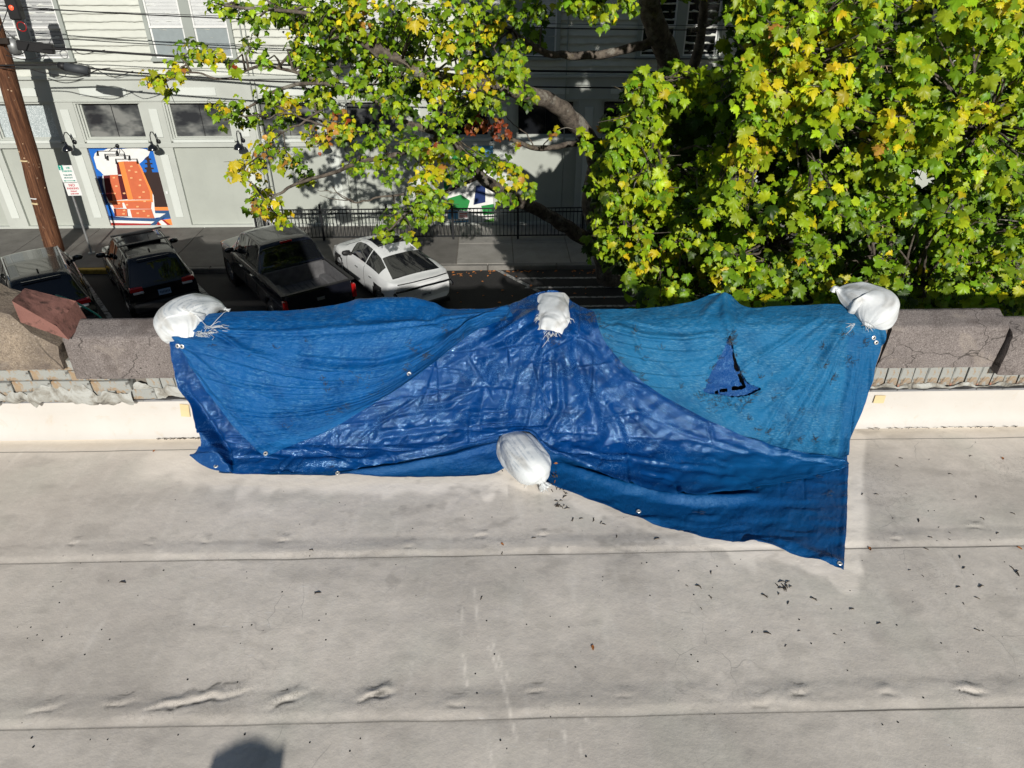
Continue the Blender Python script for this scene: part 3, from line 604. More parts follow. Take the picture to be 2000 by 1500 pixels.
def d3(U, W, S, T):
    h = .007 * facet(U, W, 34, 16) + .005 * facet(U, W, 15, 17) + .006 * fbm(U / 160, W / 120, 18, 3)
    # long folds fanning out of the right-hand bag towards the lower left
    ax_, ay_ = 1700., 560.; r = np.hypot(U - ax_, W - ay_); th = np.arctan2(W - ay_, ax_ - U)
    fan = vnoise(th * 9 + .25 * np.sin(r / 90), r / 500, 23) + .6 * vnoise(th * 22, r / 240, 24)
    h += .030 * 1.4 * fan * smooth(20, 140, r) * (1 - smooth(330, 560, r)) * smooth(.25, .6, th) * smooth(610, 660, W)
    for i_, a0_ in enumerate(np.arange(.34, 1.5, .085)):
        ta_ = th - a0_ - .02 * np.sin(r / 60. + i_ * 2); am = smooth(-.25, .15, vnoise(r / 110. + i_ * 5.3, r * 0, 520 + i_)) * smooth(60, 130, r) * (1 - smooth(300, 420, r)) * smooth(640, 690, W)
        h += am * (.011 * np.exp(-((ta_ + 6 / (r + 1)) * r / 6.) ** 2) - .015 * np.exp(-(ta_ * r / 2.8) ** 2))
    # sagging swags in the left half
    sag = W - 30 * np.sin(np.clip((U - 1150) / 330, 0, 1) * math.pi)
    h += .018 * (vnoise(sag / 26 + .4, U / 420, 27)) * (1 - smooth(1420, 1500, U)) * smooth(625, 660, W)
    for i_, g0_ in enumerate((640, 655, 668, 684, 700, 716, 735, 752)):
        sg_ = sag - g0_ + 25 - 5 * np.sin(U / 70. + i_ * 2); am = smooth(-.2, .2, vnoise(U / 90. + i_ * 4.4, U * 0, 540 + i_)) * (1 - smooth(1360, 1420, U)); h += am * (.008 * np.exp(-((sg_ + 4) / 4.) ** 2) - .010 * np.exp(-(sg_ / 2.2) ** 2))
    h += ridge(U, W, [(1205, 638), (1262, 654), (1330, 660), (1400, 652)], 6, .016) * 1.0 - ridge(U, W, [(1205, 645), (1262, 661), (1330, 667), (1400, 659)], 4, .012)
    h += ridge(U, W, [(1413, 572), (1414, 610), (1424, 652)], 9, .022) + ridge(U, W, [(1413, 575), (1385, 605), (1375, 616)], 8, .014) - ridge(U, W, [(1425, 600), (1440, 620), (1465, 626), (1520, 618)], 8, .012)
    h += ridge(U, W, [(1237, 648), (1248, 680), (1260, 705)], 5, .012) + ridge(U, W, [(1640, 640), (1618, 690), (1560, 740), (1488, 790)], 12, .020) - ridge(U, W, [(1655, 655), (1635, 700), (1575, 755), (1500, 800)], 9, .014)
    h += ridge(U, W, [(1690, 690), (1660, 760), (1640, 830), (1632, 870)], 10, .014)
    h += .022 * np.exp(-(linedist(U, W, [(1436, 703), (1448, 735), (1470, 752)]) / 14) ** 2) + .018 * np.exp(-(linedist(U, W, [(1375, 765), (1415, 784), (1460, 784)]) / 12) ** 2)
    h += .0022 * vnoise(U / 90, W / 3.2 + U / 60, 29) + .0022 * vnoise(U / 11 - W / 26, W / 60, 35) * smooth(740, 800, W)
    return h
hole = [(1423, 653), (1417, 676), (1406, 700), (1395, 719), (1386, 738), (1377, 757), (1372, 763), (1382, 768), (1395, 770), (1411, 773), (1440, 774), (1457, 771), (1471, 765), (1485, 757), (1472, 751), (1460, 745), (1450, 733), (1444, 722), (1437, 703), (1431, 673)]
o = sheet('sheet', T3, .022, d3, M['tarp_pale_r'], t_right, 2.6, hole=hole, hemf=lambda U, W, S, T: -.0 + .30 * smooth(.90, .91, T), fadef=lambda U, W, S, T: .55 * smooth(.900, .915, S) * smooth(640, 660, W) + .0 * U)
SHEETS['right'] = SHEETS.pop('sheet'); world_child(o, t_right)

# the big shiny sheet
T1 = [[(330, 624), (470, 613), (600, 608), (730, 606), (860, 606), (955, 602), (1010, 588), (1052, 571), (1090, 569), (1125, 592), (1160, 610)],
      [(329, 655), (470, 655), (600, 655), (730, 655), (860, 655), (960, 648), (1020, 640), (1060, 636), (1100, 636), (1145, 648), (1182, 668)],
      [(343, 735), (480, 720), (610, 715), (740, 715), (865, 715), (965, 712), (1025, 705), (1065, 700), (1115, 700), (1180, 715), (1256, 744)],
      [(383, 800), (500, 775), (620, 770), (745, 768), (865, 768), (965, 765), (1030, 760), (1080, 758), (1150, 760), (1240, 775), (1352, 803)],
      [(405, 850), (515, 835), (630, 825), (750, 822), (865, 815), (965, 805), (1032, 800), (1090, 805), (1180, 820), (1310, 845), (1480, 863)],
      [(402, 882), (520, 885), (635, 880), (750, 868), (865, 850), (965, 830), (1033, 823), (1085, 850), (1200, 880), (1380, 905), (1646, 900)],
      [(382, 909), (430, 923), (600, 925), (735, 910), (865, 884), (970, 853), (1034, 844), (1076, 885), (1190, 930), (1360, 966), (1640, 918)]]
def d1(U, W, S, T):
    cen = smooth(820, 960, U) * (1 - smooth(1230, 1420, U))
    h = .016 * facet(U, W, 52, 46) + .014 * facet(U, W, 27, 47) + .0085 * facet(U, W, 13, 48) + .0045 * facet(U, W, 7, 49)
    # pleats falling from the centre bag
    ax_, ay_ = 1085., 560.; r = np.hypot((U - ax_), W - ay_); th = np.arctan2(U - ax_, W - ay_)
    ple = vnoise(th * 5.2 + 3.3, r / 600, 53) + .5 * vnoise(th * 11 + 7, r / 260, 54)
    h += .085 * ple * smooth(60, 170, r) * (1 - smooth(300, 380, r)) * smooth(1.35, .9, np.abs(th)) * (T < .98)
    # folds radiating sideways from the bag
    for pts, wd, hh in (([(1045, 610), (980, 650), (900, 690), (860, 715)], 7, .016), ([(1050, 640), (1000, 672), (925, 690)], 6, .012), ([(1120, 605), (1150, 640), (1190, 690)], 8, .018),
                        ([(1110, 655), (1180, 700), (1290, 770), (1400, 830), (1500, 880)], 12, .022), ([(1080, 665), (1140, 720), (1190, 790), (1215, 850)], 11, .020), ([(1040, 665), (1005, 720), (985, 790)], 10, .018),
                        ([(950, 700), (945, 760), (935, 815)], 7, .010), ([(600, 905), (760, 895), (880, 868), (985, 838), (1060, 842), (1100, 875)], 9, .012),
                        ([(740, 845), (860, 830), (980, 822)], 8, .012), ([(430, 860), (560, 880), (700, 884)], 8, .009), ([(1120, 880), (1280, 905), (1420, 920)], 6, .010), ([(1240, 800), (1340, 850), (1450, 880)], 6, .010),
                        ([(1085, 700), (1090, 780), (1070, 835)], 8, .016), ([(870, 690), (990, 672), (1050, 668)], 5, .010), ([(820, 760), (900, 750), (1000, 752)], 5, .008), ([(700, 820), (830, 800), (930, 790)], 5, .007)):
        h += ridge(U, W, pts, wd, hh) - .7 * ridge(U, W, [(a + 1.3 * wd, c + 1.3 * wd) for a, c in pts], wd * .8, hh)
    rc = np.random.default_rng(77)
    for _ in range(95):
        x0_, y0_ = rc.uniform(420, 1480), rc.uniform(650, 985); an_ = rc.choice([rc.normal(.05, .35), rc.normal(1.4, .4)]) if x0_ > 820 else rc.normal(-.1, .5); L_ = rc.uniform(18, 60)
        dx_, dy_ = math.cos(an_), math.sin(an_); a_ = (U - x0_) * dx_ + (W - y0_) * dy_; b_ = -(U - x0_) * dy_ + (W - y0_) * dx_ + .0015 * a_ * a_ * rc.normal()
        e_ = np.exp(-(a_ / L_) ** 4); h += rc.uniform(.5, 1.3) * e_ * (.0075 * np.exp(-((b_ + 5) / 5.) ** 2) - .009 * np.exp(-(b_ / 2.3) ** 2))
    # square creases left by folding the sheet
    Ud = U + 22 * vnoise(U / 90, W / 140, 301); Wd = W + 18 * vnoise(U / 120, W / 80, 302); box = np.abs(((Ud + W * .05) / 58.0) % 1 - .5); boy = np.abs(((Wd - U * .04) / 47.0) % 1 - .5)
    h += -.004 * (np.exp(-((.5 - box) / .035) ** 2) + np.exp(-((.5 - boy) / .05) ** 2)) * smooth(-.1, .3, vnoise(U / 70, W / 60, 32))
    h += .010 * vnoise(U / 80 - W / 100, W / 13 + .3 * np.sin(U / 50), 61) * smooth(840, 900, W) + .008 * vnoise(U / 120, W / 16 - U / 110, 62) * smooth(1180, 1320, U) * smooth(780, 850, W)
    # lower lip stands clear of the base layer in the middle
    lip = fade_ends(U, 640, 1470, 150); h += .012 * lip * smooth(.70, .95, T) + .030 * lip * smooth(.93, .995, T) * np.exp(-((U - 1030) / 90) ** 2)
    h -= .010 * smooth(.96, 1., T) * lip
    # rolled left edge: lifts towards the viewer, with a deep dark valley behind it
    val = [(343, 700), (372, 770), (400, 810), (428, 850), (448, 880), (452, 905)]; dv_ = linedist(U, W, val)
    leftside = U < np.interp(W, [700, 770, 810, 850, 880, 905], [343, 372, 400, 428, 448, 452]); wgt = smooth(720, 830, W) * (1 - smooth(903, 930, W))
    h += np.where(leftside, .105 * smooth(1, 14, dv_), .010 * smooth(0, 6, dv_)) * wgt - .02 * np.exp(-(dv_ / 5) ** 2) * wgt
    return h
def off1(U, W, S, T): return .034 - .026 * smooth(1250, 1560, U) * smooth(850, 930, W) - .02 * (1 - smooth(330, 520, U)) * smooth(860, 900, W)
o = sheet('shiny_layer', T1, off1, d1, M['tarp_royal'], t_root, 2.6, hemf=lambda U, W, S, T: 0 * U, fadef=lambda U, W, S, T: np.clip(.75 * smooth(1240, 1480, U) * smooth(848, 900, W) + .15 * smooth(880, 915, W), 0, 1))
world_child(o, t_root)

# faded left-hand flap
T2 = [[(336, 622), (450, 609), (580, 605), (700, 589), (800, 588), (868, 603), (935, 603), (992, 601)],
      [(336, 645), (455, 640), (580, 638), (700, 630), (800, 626), (870, 618), (935, 611), (994, 603)],
      [(340, 662), (450, 682), (560, 704), (650, 715), (750, 712), (855, 672), (925, 631), (996, 606)],
      [(372, 715), (450, 745), (550, 765), (640, 768), (740, 752), (840, 698), (924, 636), (998, 609)],
      [(415, 780), (475, 798), (555, 805), (640, 797), (735, 770), (838, 707), (923, 641), (1000, 612)],
      [(462, 842), (510, 840), (580, 832), (655, 810), (745, 775), (842, 708), (924, 645), (1001, 615)],
      [(518, 893), (575, 868), (640, 842), (700, 806), (780, 757), (850, 706), (925, 649), (1002, 618)]]
def d2(U, W, S, T):
    h = .0045 * facet(U, W, 24, 66) + .004 * facet(U, W, 11, 67) + .0022 * vnoise(U / 90, W / 3.0, 69) + .0028 * vnoise(U / 9 + W / 20, W / 40, 70) * smooth(.45, .7, T)
    u2 = T * 11 + .5 * np.sin(S * 5 + 1)
    h += (.048 * vnoise(u2, S * 1.6, 71) + .022 * vnoise(T * 26, S * 2.2, 72)) * smooth(.14, .32, T) * (1 - .55 * smooth(.9, 1, T)) * (1 - .6 * smooth(.8, 1, S))
    for i_, t0_ in enumerate((.20, .27, .345, .41, .47, .53, .585, .64, .70, .755, .81, .865)):
        tc_ = T - t0_ - .012 * np.sin(S * 7 + i_ * 1.7) - .008 * vnoise(S * 9, S * 0, i_); am = smooth(-.28, .12, vnoise(S * 2.3 + i_ * 3.1, S * 0, 500 + i_)) * fade_ends(S, .02, .98, .12)
        h += am * (.010 * np.exp(-((tc_ + .016) / .013) ** 2) - .014 * np.exp(-(tc_ / .0062) ** 2))
    for pts, wd, hh in (([(430, 650), (480, 682), (560, 708), (640, 719), (720, 716), (800, 700), (870, 665), (930, 628), (990, 603)], 5, .026), ([(590, 690), (680, 697), (740, 696), (830, 672), (920, 642)], 6, .014), ([(345, 660), (440, 735), (540, 775), (650, 778)], 7, .014),
                        ([(700, 598), (760, 594), (808, 592), (850, 602)], 14, .030), ([(352, 680), (430, 780), (500, 860)], 6, .010)):
        h += ridge(U, W, pts, wd, hh) - .9 * ridge(U, W, [(a, c + 1.5 * wd) for a, c in pts], wd * .8, hh)
    return h + .004 * smooth(.93, .95, T)
o = sheet('sheet', T2, .050, d2, M['tarp_pale_l'], t_left, 2.6, hemf=lambda U, W, S, T: .75 * smooth(.925, .932, T) * (.4 + .6 * smooth(-.2, .2, vnoise(U / 26, W / 26, 9))), fadef=lambda U, W, S, T: 0 * U)
SHEETS['left'] = SHEETS.pop('sheet'); world_child(o, t_left)

def on_sheet(key, u, v):
    U, W, P, n = SHEETS[key]; i = np.argmin((U - u) ** 2 + (W - v) ** 2); return V(P.reshape(-1, 3)[i]), V(n.reshape(-1, 3)[i]).normalized()
gm = MB(); 
prof_g = [(.0055, 0), (.0055, .0025), (.0075, .0042), (.0105, .0035), (.0125, .0006), (.0125, 0)]
gm.lathe(prof_g, 20, mi=0); gm.lathe([(.0001, .0006), (.0055, .0006)], 20, mi=1)
g_me = bpy.data.meshes.new('grommet'); g_me.from_pydata(gm.v, [], gm.f); g_me.materials.append(plain('brass_plated_ring', (.62, .62, .60), .35, .5, .5, var=.2, vs=60)); g_me.materials.append(M['black_plastic'])
g_me.polygons.foreach_set('material_index', gm.mi)
for key, root, pts in (('base_layer', t_root, [(660, 927), (1247, 999), (1637, 1107), (1594, 888), (1643, 912)]), ('shiny_layer', t_root, [(426, 919)]), ('left', t_left, [(340, 681), (357, 676), (800, 731), (519, 887)]), ('right', t_right, [(1706, 659), (1713, 669)])):
    for (u, v) in pts:
        p, n = on_sheet(key, u, v); g = bpy.data.objects.new('grommet', g_me); COL.objects.link(g); g.parent = root
        g.rotation_mode = 'QUATERNION'; g.location = p + n * .004 - root.location; g.rotation_quaternion = n.to_track_quat('Z', 'Y')
# frayed threads
M['thread'] = plain('frayed_thread', (.045, .05, .052), .8, .3, var=.6, vs=40)
def threads(key, root, spots, seed, r=.00075):
    rr = random.Random(seed); mb = MB()
    for (u, v, spread, n, ang) in spots:
        for k in range(n):
            p, nn = on_sheet(key, u + rr.gauss(0, spread), v + rr.gauss(0, spread)); a = ang + rr.gauss(0, .7); L = rr.uniform(.006, .034)
            d = Vector((math.cos(a), 0, math.sin(a))); d = (d - nn * d.dot(nn)); d.normalize(); side = nn.cross(d)
            bend = rr.uniform(-.010, .010); p = p + nn * .003
            mb.tube([p, p + d * L * .5 + side * bend + nn * rr.uniform(.001, .010), p + d * L + side * bend * rr.uniform(-.5, 1.5) + nn * rr.uniform(0, .003)], r * rr.uniform(.6, 1.4), 4)
    o = mb.build('loose_threads', M['thread'], root, fix=False); world_child(o, root); tag(o, kind='stuff')
threads('left', t_left, [(800, 672, 3, 8, .2), (812, 680, 4, 14, -.9), (830, 690, 4, 16, -.6), (824, 700, 4, 10, 1.2), (790, 722, 4, 16, .6), (798, 714, 4, 8, 2.), (868, 640, 4, 8, -.8), (877, 646, 3, 6, -.8), (690, 722, 3, 8, -.7), (700, 732, 3, 6, -.8), (630, 742, 3, 8, 1.5), (634, 752, 2, 8, 1.4), (640, 765, 3, 8, 1.6), (668, 744, 2, 6, 1.5),
         (675, 790, 3, 8, 0.2), (660, 801, 3, 8, .2), (640, 808, 5, 8, .2), (540, 680, 1, 4, 1.5), (600, 668, 1, 3, 1.5), (487, 693, 1, 4, -1.2), (414, 672, 3, 5, -1), (560, 830, 8, 8, .3), (730, 750, 14, 12, .3), (985, 645, 6, 8, .5), (900, 665, 8, 5, .4)], 5)
threads('right', t_right, [(1175, 640, 5, 10, .9), (1165, 625, 4, 10, .9), (1185, 655, 5, 8, -.8), (1238, 650, 2, 10, 1.5), (1245, 675, 1.5, 6, -1.3), (1190, 680, 3, 8, -.7), (1206, 700, 3, 8, -.8), (1232, 726, 3, 12, .1), (1252, 737, 3, 12, .1), (1258, 700, 2, 5, 1.2),
         (1423, 660, 4, 26, .1), (1424, 670, 4, 22, 0), (1428, 650, 2, 5, 1.2), (1435, 690, 2, 8, -1.2), (1446, 720, 2, 8, -1.2), (1405, 700, 2, 8, .6), (1392, 722, 2, 8, .6), (1380, 745, 2, 10, .6), (1400, 778, 5, 18, 1.5), (1420, 788, 5, 16, 1.5), (1445, 788, 6, 16, 1.4), (1370, 772, 5, 22, 1.2), (1385, 790, 7, 20, .4), (1484, 735, 2, 8, 1.5), (1470, 768, 4, 10, .3), (1508, 776, 2, 8, 0),
         (1460, 781, 3, 12, 0), (1640, 655, 4, 22, 1.4), (1688, 672, 4, 18, 1.2), (1665, 656, 2, 8, 1.4), (1608, 712, 3, 14, .4), (1624, 738, 3, 16, .4), (1660, 708, 4, 16, 1.3), (1605, 678, 2, 10, 1.4), (1565, 805, 3, 10, 1.3), (1500, 845, 3, 12, 1.3), (1462, 820, 3, 10, 1.4), (1560, 862, 4, 14, .8), (1592, 860, 3, 16, 1.4), (1480, 838, 4, 8, .2), (1540, 830, 10, 10, .8), (1520, 760, 20, 10, .6), (1290, 680, 3, 5, 1.5), (1330, 760, 2, 5, 1)], 6)
threads('base_layer', t_root, [(1560, 912, 5, 14, .1), (1590, 915, 4, 16, 1.4), (1592, 928, 3, 8, 1.4), (1480, 945, 4, 10, 1.4), (1616, 965, 3, 8, 1), (1532, 945, 3, 6, 1.5), (1410, 945, 3, 5, .3), (1545, 905, 8, 8, .4), (1510, 902, 3, 6, 1.4), (1365, 1005, 3, 5, 0)], 8)
threads('shiny_layer', t_root, [(1075, 662, 5, 16, 1.4), (1085, 668, 6, 14, 1.2), (1155, 632, 4, 14, 1.2), (1158, 622, 3, 10, 1.5), (1205, 706, 4, 8, -.6), (645, 914, 5, 8, .1)], 9)
#@@BAGS
# ------------------------------------------------------------------ sandbags
m_ = Mat('woven_white_sack', (.74, .77, .78), .5, .45)
uvb = m_.tc('UV'); c_ = m_.ramp(m_.noise(5, 4, .6), [(.35, (.58, .62, .645)), (.65, (.69, .715, .725))])
ln = m_.N.new('ShaderNodeTexWave'); ln.bands_direction = 'Y'; ln.inputs['Scale'].default_value = 11; ln.inputs['Distortion'].default_value = .6; ln.inputs['Detail'].default_value = 1
m_.L.new(uvb, ln.inputs['Vector']); lines = m_.ramp(ln.outputs['Fac'], [(.62, 0.0), (.72, 1.0)])
brk = m_.ramp(m_.noise(1.0, 2, .6, m_.mapping((75, 24, 1), 'UV')), [(.42, 0.0), (.5, 1.0)])
c_ = m_.mix(m_.math('MULTIPLY', m_.math('MULTIPLY', lines, brk), m_.math('MULTIPLY', m_.attr('printed'), .5)), c_, (.30, .36, .42))
c_ = m_.mix(m_.math('MULTIPLY', m_.attr('grime'), .5), c_, (.36, .345, .31)); m_.color(c_)
wv = m_.N.new('ShaderNodeTexWave'); wv.inputs['Scale'].default_value = 60; wv.inputs['Distortion'].default_value = 1.5; m_.L.new(uvb, wv.inputs['Vector'])
a_ = m_.bump(wv.outputs['Fac'], .08, .001); m_.bump(m_.noise(34, 5, .65), .45, .006, a_); M['sack'] = m_.m
def sandbag(label, axis, flat=.78, up=(0, 0, 1), seed=0, twist=0.0, printed=(0, 0), ruff=1.0, thr=(), root_at=None, gath=(0.0, 1.0)):
    """axis: (point, radius) control stations from one gathered end to the other"""
    C_ = np.array([list(p) + [r] for p, r in axis], float); ns, nk = 96, 96; A = catmull(C_, np.linspace(0, 1, ns)); A[:, 3] = np.maximum(A[:, 3], .004)
    pts = A[:, :3]; tan = np.gradient(pts, axis=0); tan /= np.linalg.norm(tan, axis=1)[:, None]; upv = np.array(up, float)
    side = np.cross(tan, upv); side /= np.linalg.norm(side, axis=1)[:, None] + 1e-9
    for _ in range(6): side[1:-1] = (side[:-2] + side[1:-1] + side[2:]) / 3
    side /= np.linalg.norm(side, axis=1)[:, None]; nrm = np.cross(side, tan)
    K = np.linspace(0, 2 * math.pi, nk, endpoint=False); s = np.linspace(0, 1, ns)[:, None]; k = K[None, :]
    near = np.maximum(1 - smooth(gath[0], gath[0] + .14, s), smooth(gath[1] - .26, gath[1], s) ** 1.6); mid = 1 - near
    rad = A[:, 3][:, None]
    ple = np.sin(k * 9 + 2 * np.sin(k * 2 + seed) + s * 3) * .5 + np.sin(k * 17 + seed * 2 + 3 * np.sin(k * 3)) * .32 + np.sin(k * 31 + seed) * .15
    rr = rad * (1 + ruff * .10 * near * ple + .05 * mid * vnoise(k * 3 + s * 2, s * 5, seed + 60, True) + .03 * vnoise(k * 7, s * 12, seed + 61, True) + .24 * mid * fbm(np.cos(k) * 1.3 + seed, np.sin(k) * 1.3 + s * 3.5, 5 + seed, 2) + .10 * mid * np.abs(vnoise(s * 9 + np.cos(k) * 1.5, np.sin(k) * 1.5, seed + 71)) + mid * .02 * fbm(np.cos(k) * 5, np.sin(k) * 5 + s * 16, 9 + seed, 3))
    c, d = np.cos(k), np.sin(k); pw = .72; cx = np.sign(c) * np.abs(c) ** pw; dz = np.sign(d) * np.abs(d) ** pw
    dz = np.where(dz < 0, np.maximum(dz, -.62) * .9, dz)
    P = pts[:, None, :] + side[:, None, :] * (rr * cx)[..., None] + nrm[:, None, :] * (rr * flat * dz)[..., None]
    P = P.reshape(-1, 3); i = np.arange(ns - 1)[:, None] * nk; j = np.arange(nk)[None, :]; F = np.stack([i + j, i + (j + 1) % nk, i + nk + (j + 1) % nk, i + nk + j], -1).reshape(-1, 4)
    L = np.concatenate([[0], np.cumsum(np.linalg.norm(np.diff(pts, axis=0), axis=1))]); uv = np.stack([np.broadcast_to(L[:, None], rr.shape), np.broadcast_to(k / 2 / math.pi * .8, rr.shape)], -1).reshape(-1, 2)
    pr_ = smooth(printed[0], printed[0] + .05, s) * (1 - smooth(printed[1] - .05, printed[1], s)) * smooth(.15, .3, np.sin(k)) * (printed[1] > 0)
    base = V(root_at if root_at is not None else pts[ns // 2]); root = empty('sandbag', tuple(base)); tag(root, label, 'sandbag', 'white sandbags weighting the tarps')
    me = arrmesh('sack', P - np.array(base), F, M['sack'], uv=uv, attrs=dict(printed=(pr_ + 0 * rr).ravel(), grime=(smooth(.0, .4, fbm(k * 2, s * 6, seed + 4, 3)) * np.ones_like(rr)).ravel()))
    link('sack', me, None, root)
    mb = MB()   # tie round the neck
    for e, kk in ((int(ns * gath[1]) - 6, 1), (int(ns * gath[0]) + 6, -1)):
        e = min(max(e, 1), ns - 2); r_ = A[e, 3]
        if r_ > .045: continue
        ring = [V(pts[e] - np.array(base)) + V(side[e]) * (r_ * 1.12 * math.cos(a)) + V(nrm[e]) * (r_ * 1.0 * math.sin(a)) for a in np.linspace(0, 2 * math.pi, 14)]
        mb.tube(ring, .0022, 5)
    if mb.v: mb.build('tie_string', M['sack_thread'], root, True, fix=False)
    if thr:
        r = random.Random(seed + 100); mb = MB()
        for (p, n, L_, wdt, dvec) in thr:
            for _ in range(n):
                q = Vector(p) - base + Vector((r.gauss(0, wdt), r.gauss(0, wdt * .5), r.gauss(0, wdt * .5))); d_ = Vector(dvec) + Vector((r.gauss(0, .5), r.gauss(0, .35), r.gauss(0, .35))); d_.normalize()
                ls = L_ * r.uniform(.4, 1.2); sd = d_.cross(Vector((r.gauss(0, 1), r.gauss(0, 1), r.gauss(0, 1)))); sd.normalize(); cv = r.uniform(-.35, .35) * ls
                mb.tube([q, q + d_ * ls * .35 + sd * cv * .6, q + d_ * ls * .7 + sd * cv, q + d_ * ls + sd * cv * r.uniform(0, 1.6) - Vector((0, 0, .15 * ls))], [.0013, .0013, .0011, .0008], 4)
        o = mb.build('loose_threads', M['sack_thread'], root, True, fix=False); tag(o, kind='stuff')
    return root
M['sack_thread'] = plain('white_plastic_thread', (.58, .61, .63), .5, .4, var=.1)
A = lambda u, v, y: ony(u, v, y)
L_end = ony(385, 655, 3.40)
sandbag('crumpled white sandbag with grey print and frayed strands at the left tarp end',
        [(A(449, 607, 3.62), .014), (A(441, 604, 3.62), .007), (A(428, 598, 3.61), .034), (A(412, 598, 3.59), .068), (A(392, 604, 3.56), .104), (A(370, 613, 3.52), .122), (A(357, 626, 3.48), .136), (A(358, 640, 3.44), .128), (A(362, 650, 3.40), .100), (A(366, 660, 3.375), .052), (A(367, 668, 3.365), .040), (A(369, 673, 3.36), .046)],
        .80, seed=1, printed=(.30, .62), gath=(.05, .84), ruff=.9, thr=[(tuple(A(388, 654, 3.37)), 70, .045, .014, (1, -.15, .0)), (tuple(A(402, 650, 3.37)), 22, .07, .012, (.9, -.1, .15)), (tuple(A(370, 668, 3.36)), 16, .035, .012, (.5, -.3, -.8)), (tuple(A(408, 640, 3.39)), 10, .13, .008, (.9, .1, .25))])
sandbag('round white sandbag with frayed mouth on the middle of the parapet',
        [(A(1077, 580, 3.70), .045), (A(1077, 587, 3.68), .080), (A(1079, 598, 3.63), .094), (A(1081, 610, 3.57), .100), (A(1081, 624, 3.50), .100), (A(1079, 636, 3.45), .095), (A(1076, 645, 3.41), .086), (A(1074, 650, 3.39), .078), (A(1073, 654, 3.38), .070)],
        .85, seed=4, gath=(.0, .98), ruff=1.0, thr=[(tuple(A(1100, 622, 3.42)), 26, .035, .010, (.9, -.2, -.3)), (tuple(A(1078, 650, 3.36)), 40, .05, .018, (.1, -.3, -.9)), (tuple(A(1050, 620, 3.43)), 10, .03, .01, (-.8, -.2, -.4))])
sandbag('smooth bulging white sandbag with a pointed knotted ear, at the right tarp end',
        [(A(1626, 569, 3.60), .016), (A(1630, 562, 3.60), .012), (A(1637, 569, 3.60), .030), (A(1648, 575, 3.59), .062), (A(1665, 583, 3.57), .095), (A(1688, 592, 3.54), .112), (A(1703, 603, 3.49), .122), (A(1704, 617, 3.44), .104), (A(1698, 629, 3.40), .066), (A(1694, 636, 3.385), .026), (A(1693, 639, 3.38), .030)],
        .82, seed=7, gath=(.08, .93), ruff=.95, thr=[(tuple(A(1668, 633, 3.37)), 5, .09, .004, (-.95, -.1, -.35)), (tuple(A(1696, 637, 3.36)), 14, .025, .012, (.6, -.3, -.6))])
Z = lambda u, v, z: onz(u, v, z)
sandbag('plump white sandbag lying on the roof under the middle edge of the tarp',
        [(Z(995, 856, .07), .03), (Z(1001, 863, .085), .085), (Z(1008, 872, .095), .102), (Z(1018, 884, .10), .112), (Z(1034, 906, .095), .112), (Z(1046, 922, .085), .100), (Z(1055, 934, .06), .060), (Z(1059, 942, .04), .020), (Z(1062, 948, .03), .026), (Z(1066, 954, .02), .034)],
        .92, seed=9, printed=(.22, .55), gath=(.0, .82), ruff=1.0, root_at=Z(1040, 925, 0), thr=[(tuple(Z(1066, 950, .02)), 16, .035, .01, (.3, -.8, -.1)), (tuple(Z(1045, 938, .015)), 4, .06, .01, (-.5, -.8, 0))])
# torn clear plastic beside the lower bag
nx = ny = 30; X, Y = np.meshgrid(np.linspace(0, 1, nx), np.linspace(0, 1, ny))
Qa, Qb, Qc, Qd = (np.array(Z(*q)) for q in ((957, 892, .03), (985, 862, .07), (1002, 915, .03), (968, 908, .012)))
P = ((Qa[None, None] * (1 - X[..., None]) + Qb * X[..., None]) * (1 - Y[..., None]) + (Qd * (1 - X[..., None]) + Qc * X[..., None]) * Y[..., None]); P[..., 2] += .018 * vnoise(X * 5, Y * 5, 3, True) + .012 * vnoise(X * 11, Y * 9, 7, True) + .006; P[..., 1] += .012 * vnoise(X * 6, Y * 6, 13)
m_ = Mat('clear_plastic_film', (.70, .70, .68), .25, .6); m_.b.inputs['Transmission Weight'].default_value = .35; m_.b.inputs['Alpha'].default_value = .62; M['film'] = m_.m
me = arrmesh('plastic_scrap', P.reshape(-1, 3), gridfaces(ny, nx), M['film']); o = link('plastic_scrap', me); tag(o, 'torn clear plastic film caught beside the lower sandbag', 'plastic scrap')

# ------------------------------------------------------------------ street, kerb, pavement
m_ = Mat('asphalt', (.03, .03, .031), .85, .3)
c_ = m_.ramp(m_.noise(.7, 6, .6), [(.3, (.022, .022, .023)), (.7, (.038, .037, .036))]); c_ = m_.mix(m_.ramp(m_.noise(130, 2, .7), [(.60, 0.0), (.75, .6)]), c_, (.11, .11, .105))
m_.color(c_); m_.bump(m_.noise(160, 3, .6), .5, .006); M['asphalt'] = m_.m
def slab_mat(name, lo, hi):
    m = Mat(name, lo, .88, .25); c = m.ramp(m.noise(1.6, 6, .65), [(.3, lo), (.7, hi)]); c = m.mix(m.ramp(m.noise(60, 3, .7), [(.58, 0.0), (.75, .5)]), c, tuple(x * .55 for x in lo))
    c = m.mix(m.ramp(m.noise(4.5, 5, .7), [(.60, 0.0), (.75, .6)]), c, tuple(x * .6 for x in lo)); m.color(c); m.bump(m.noise(70, 4, .6), .4, .005); return m.m
M['walk_dark'] = slab_mat('old_grey_paving', (.115, .110, .100), (.180, .172, .158)); M['walk_light'] = slab_mat('concrete_paving', (.235, .225, .205), (.33, .32, .295))
M['kerb'] = slab_mat('kerb_concrete', (.15, .145, .135), (.24, .23, .21)); M['kerb_yellow'] = plain('worn_yellow_paint', (.42, .28, .05), .8, .3, var=.35, vs=12)
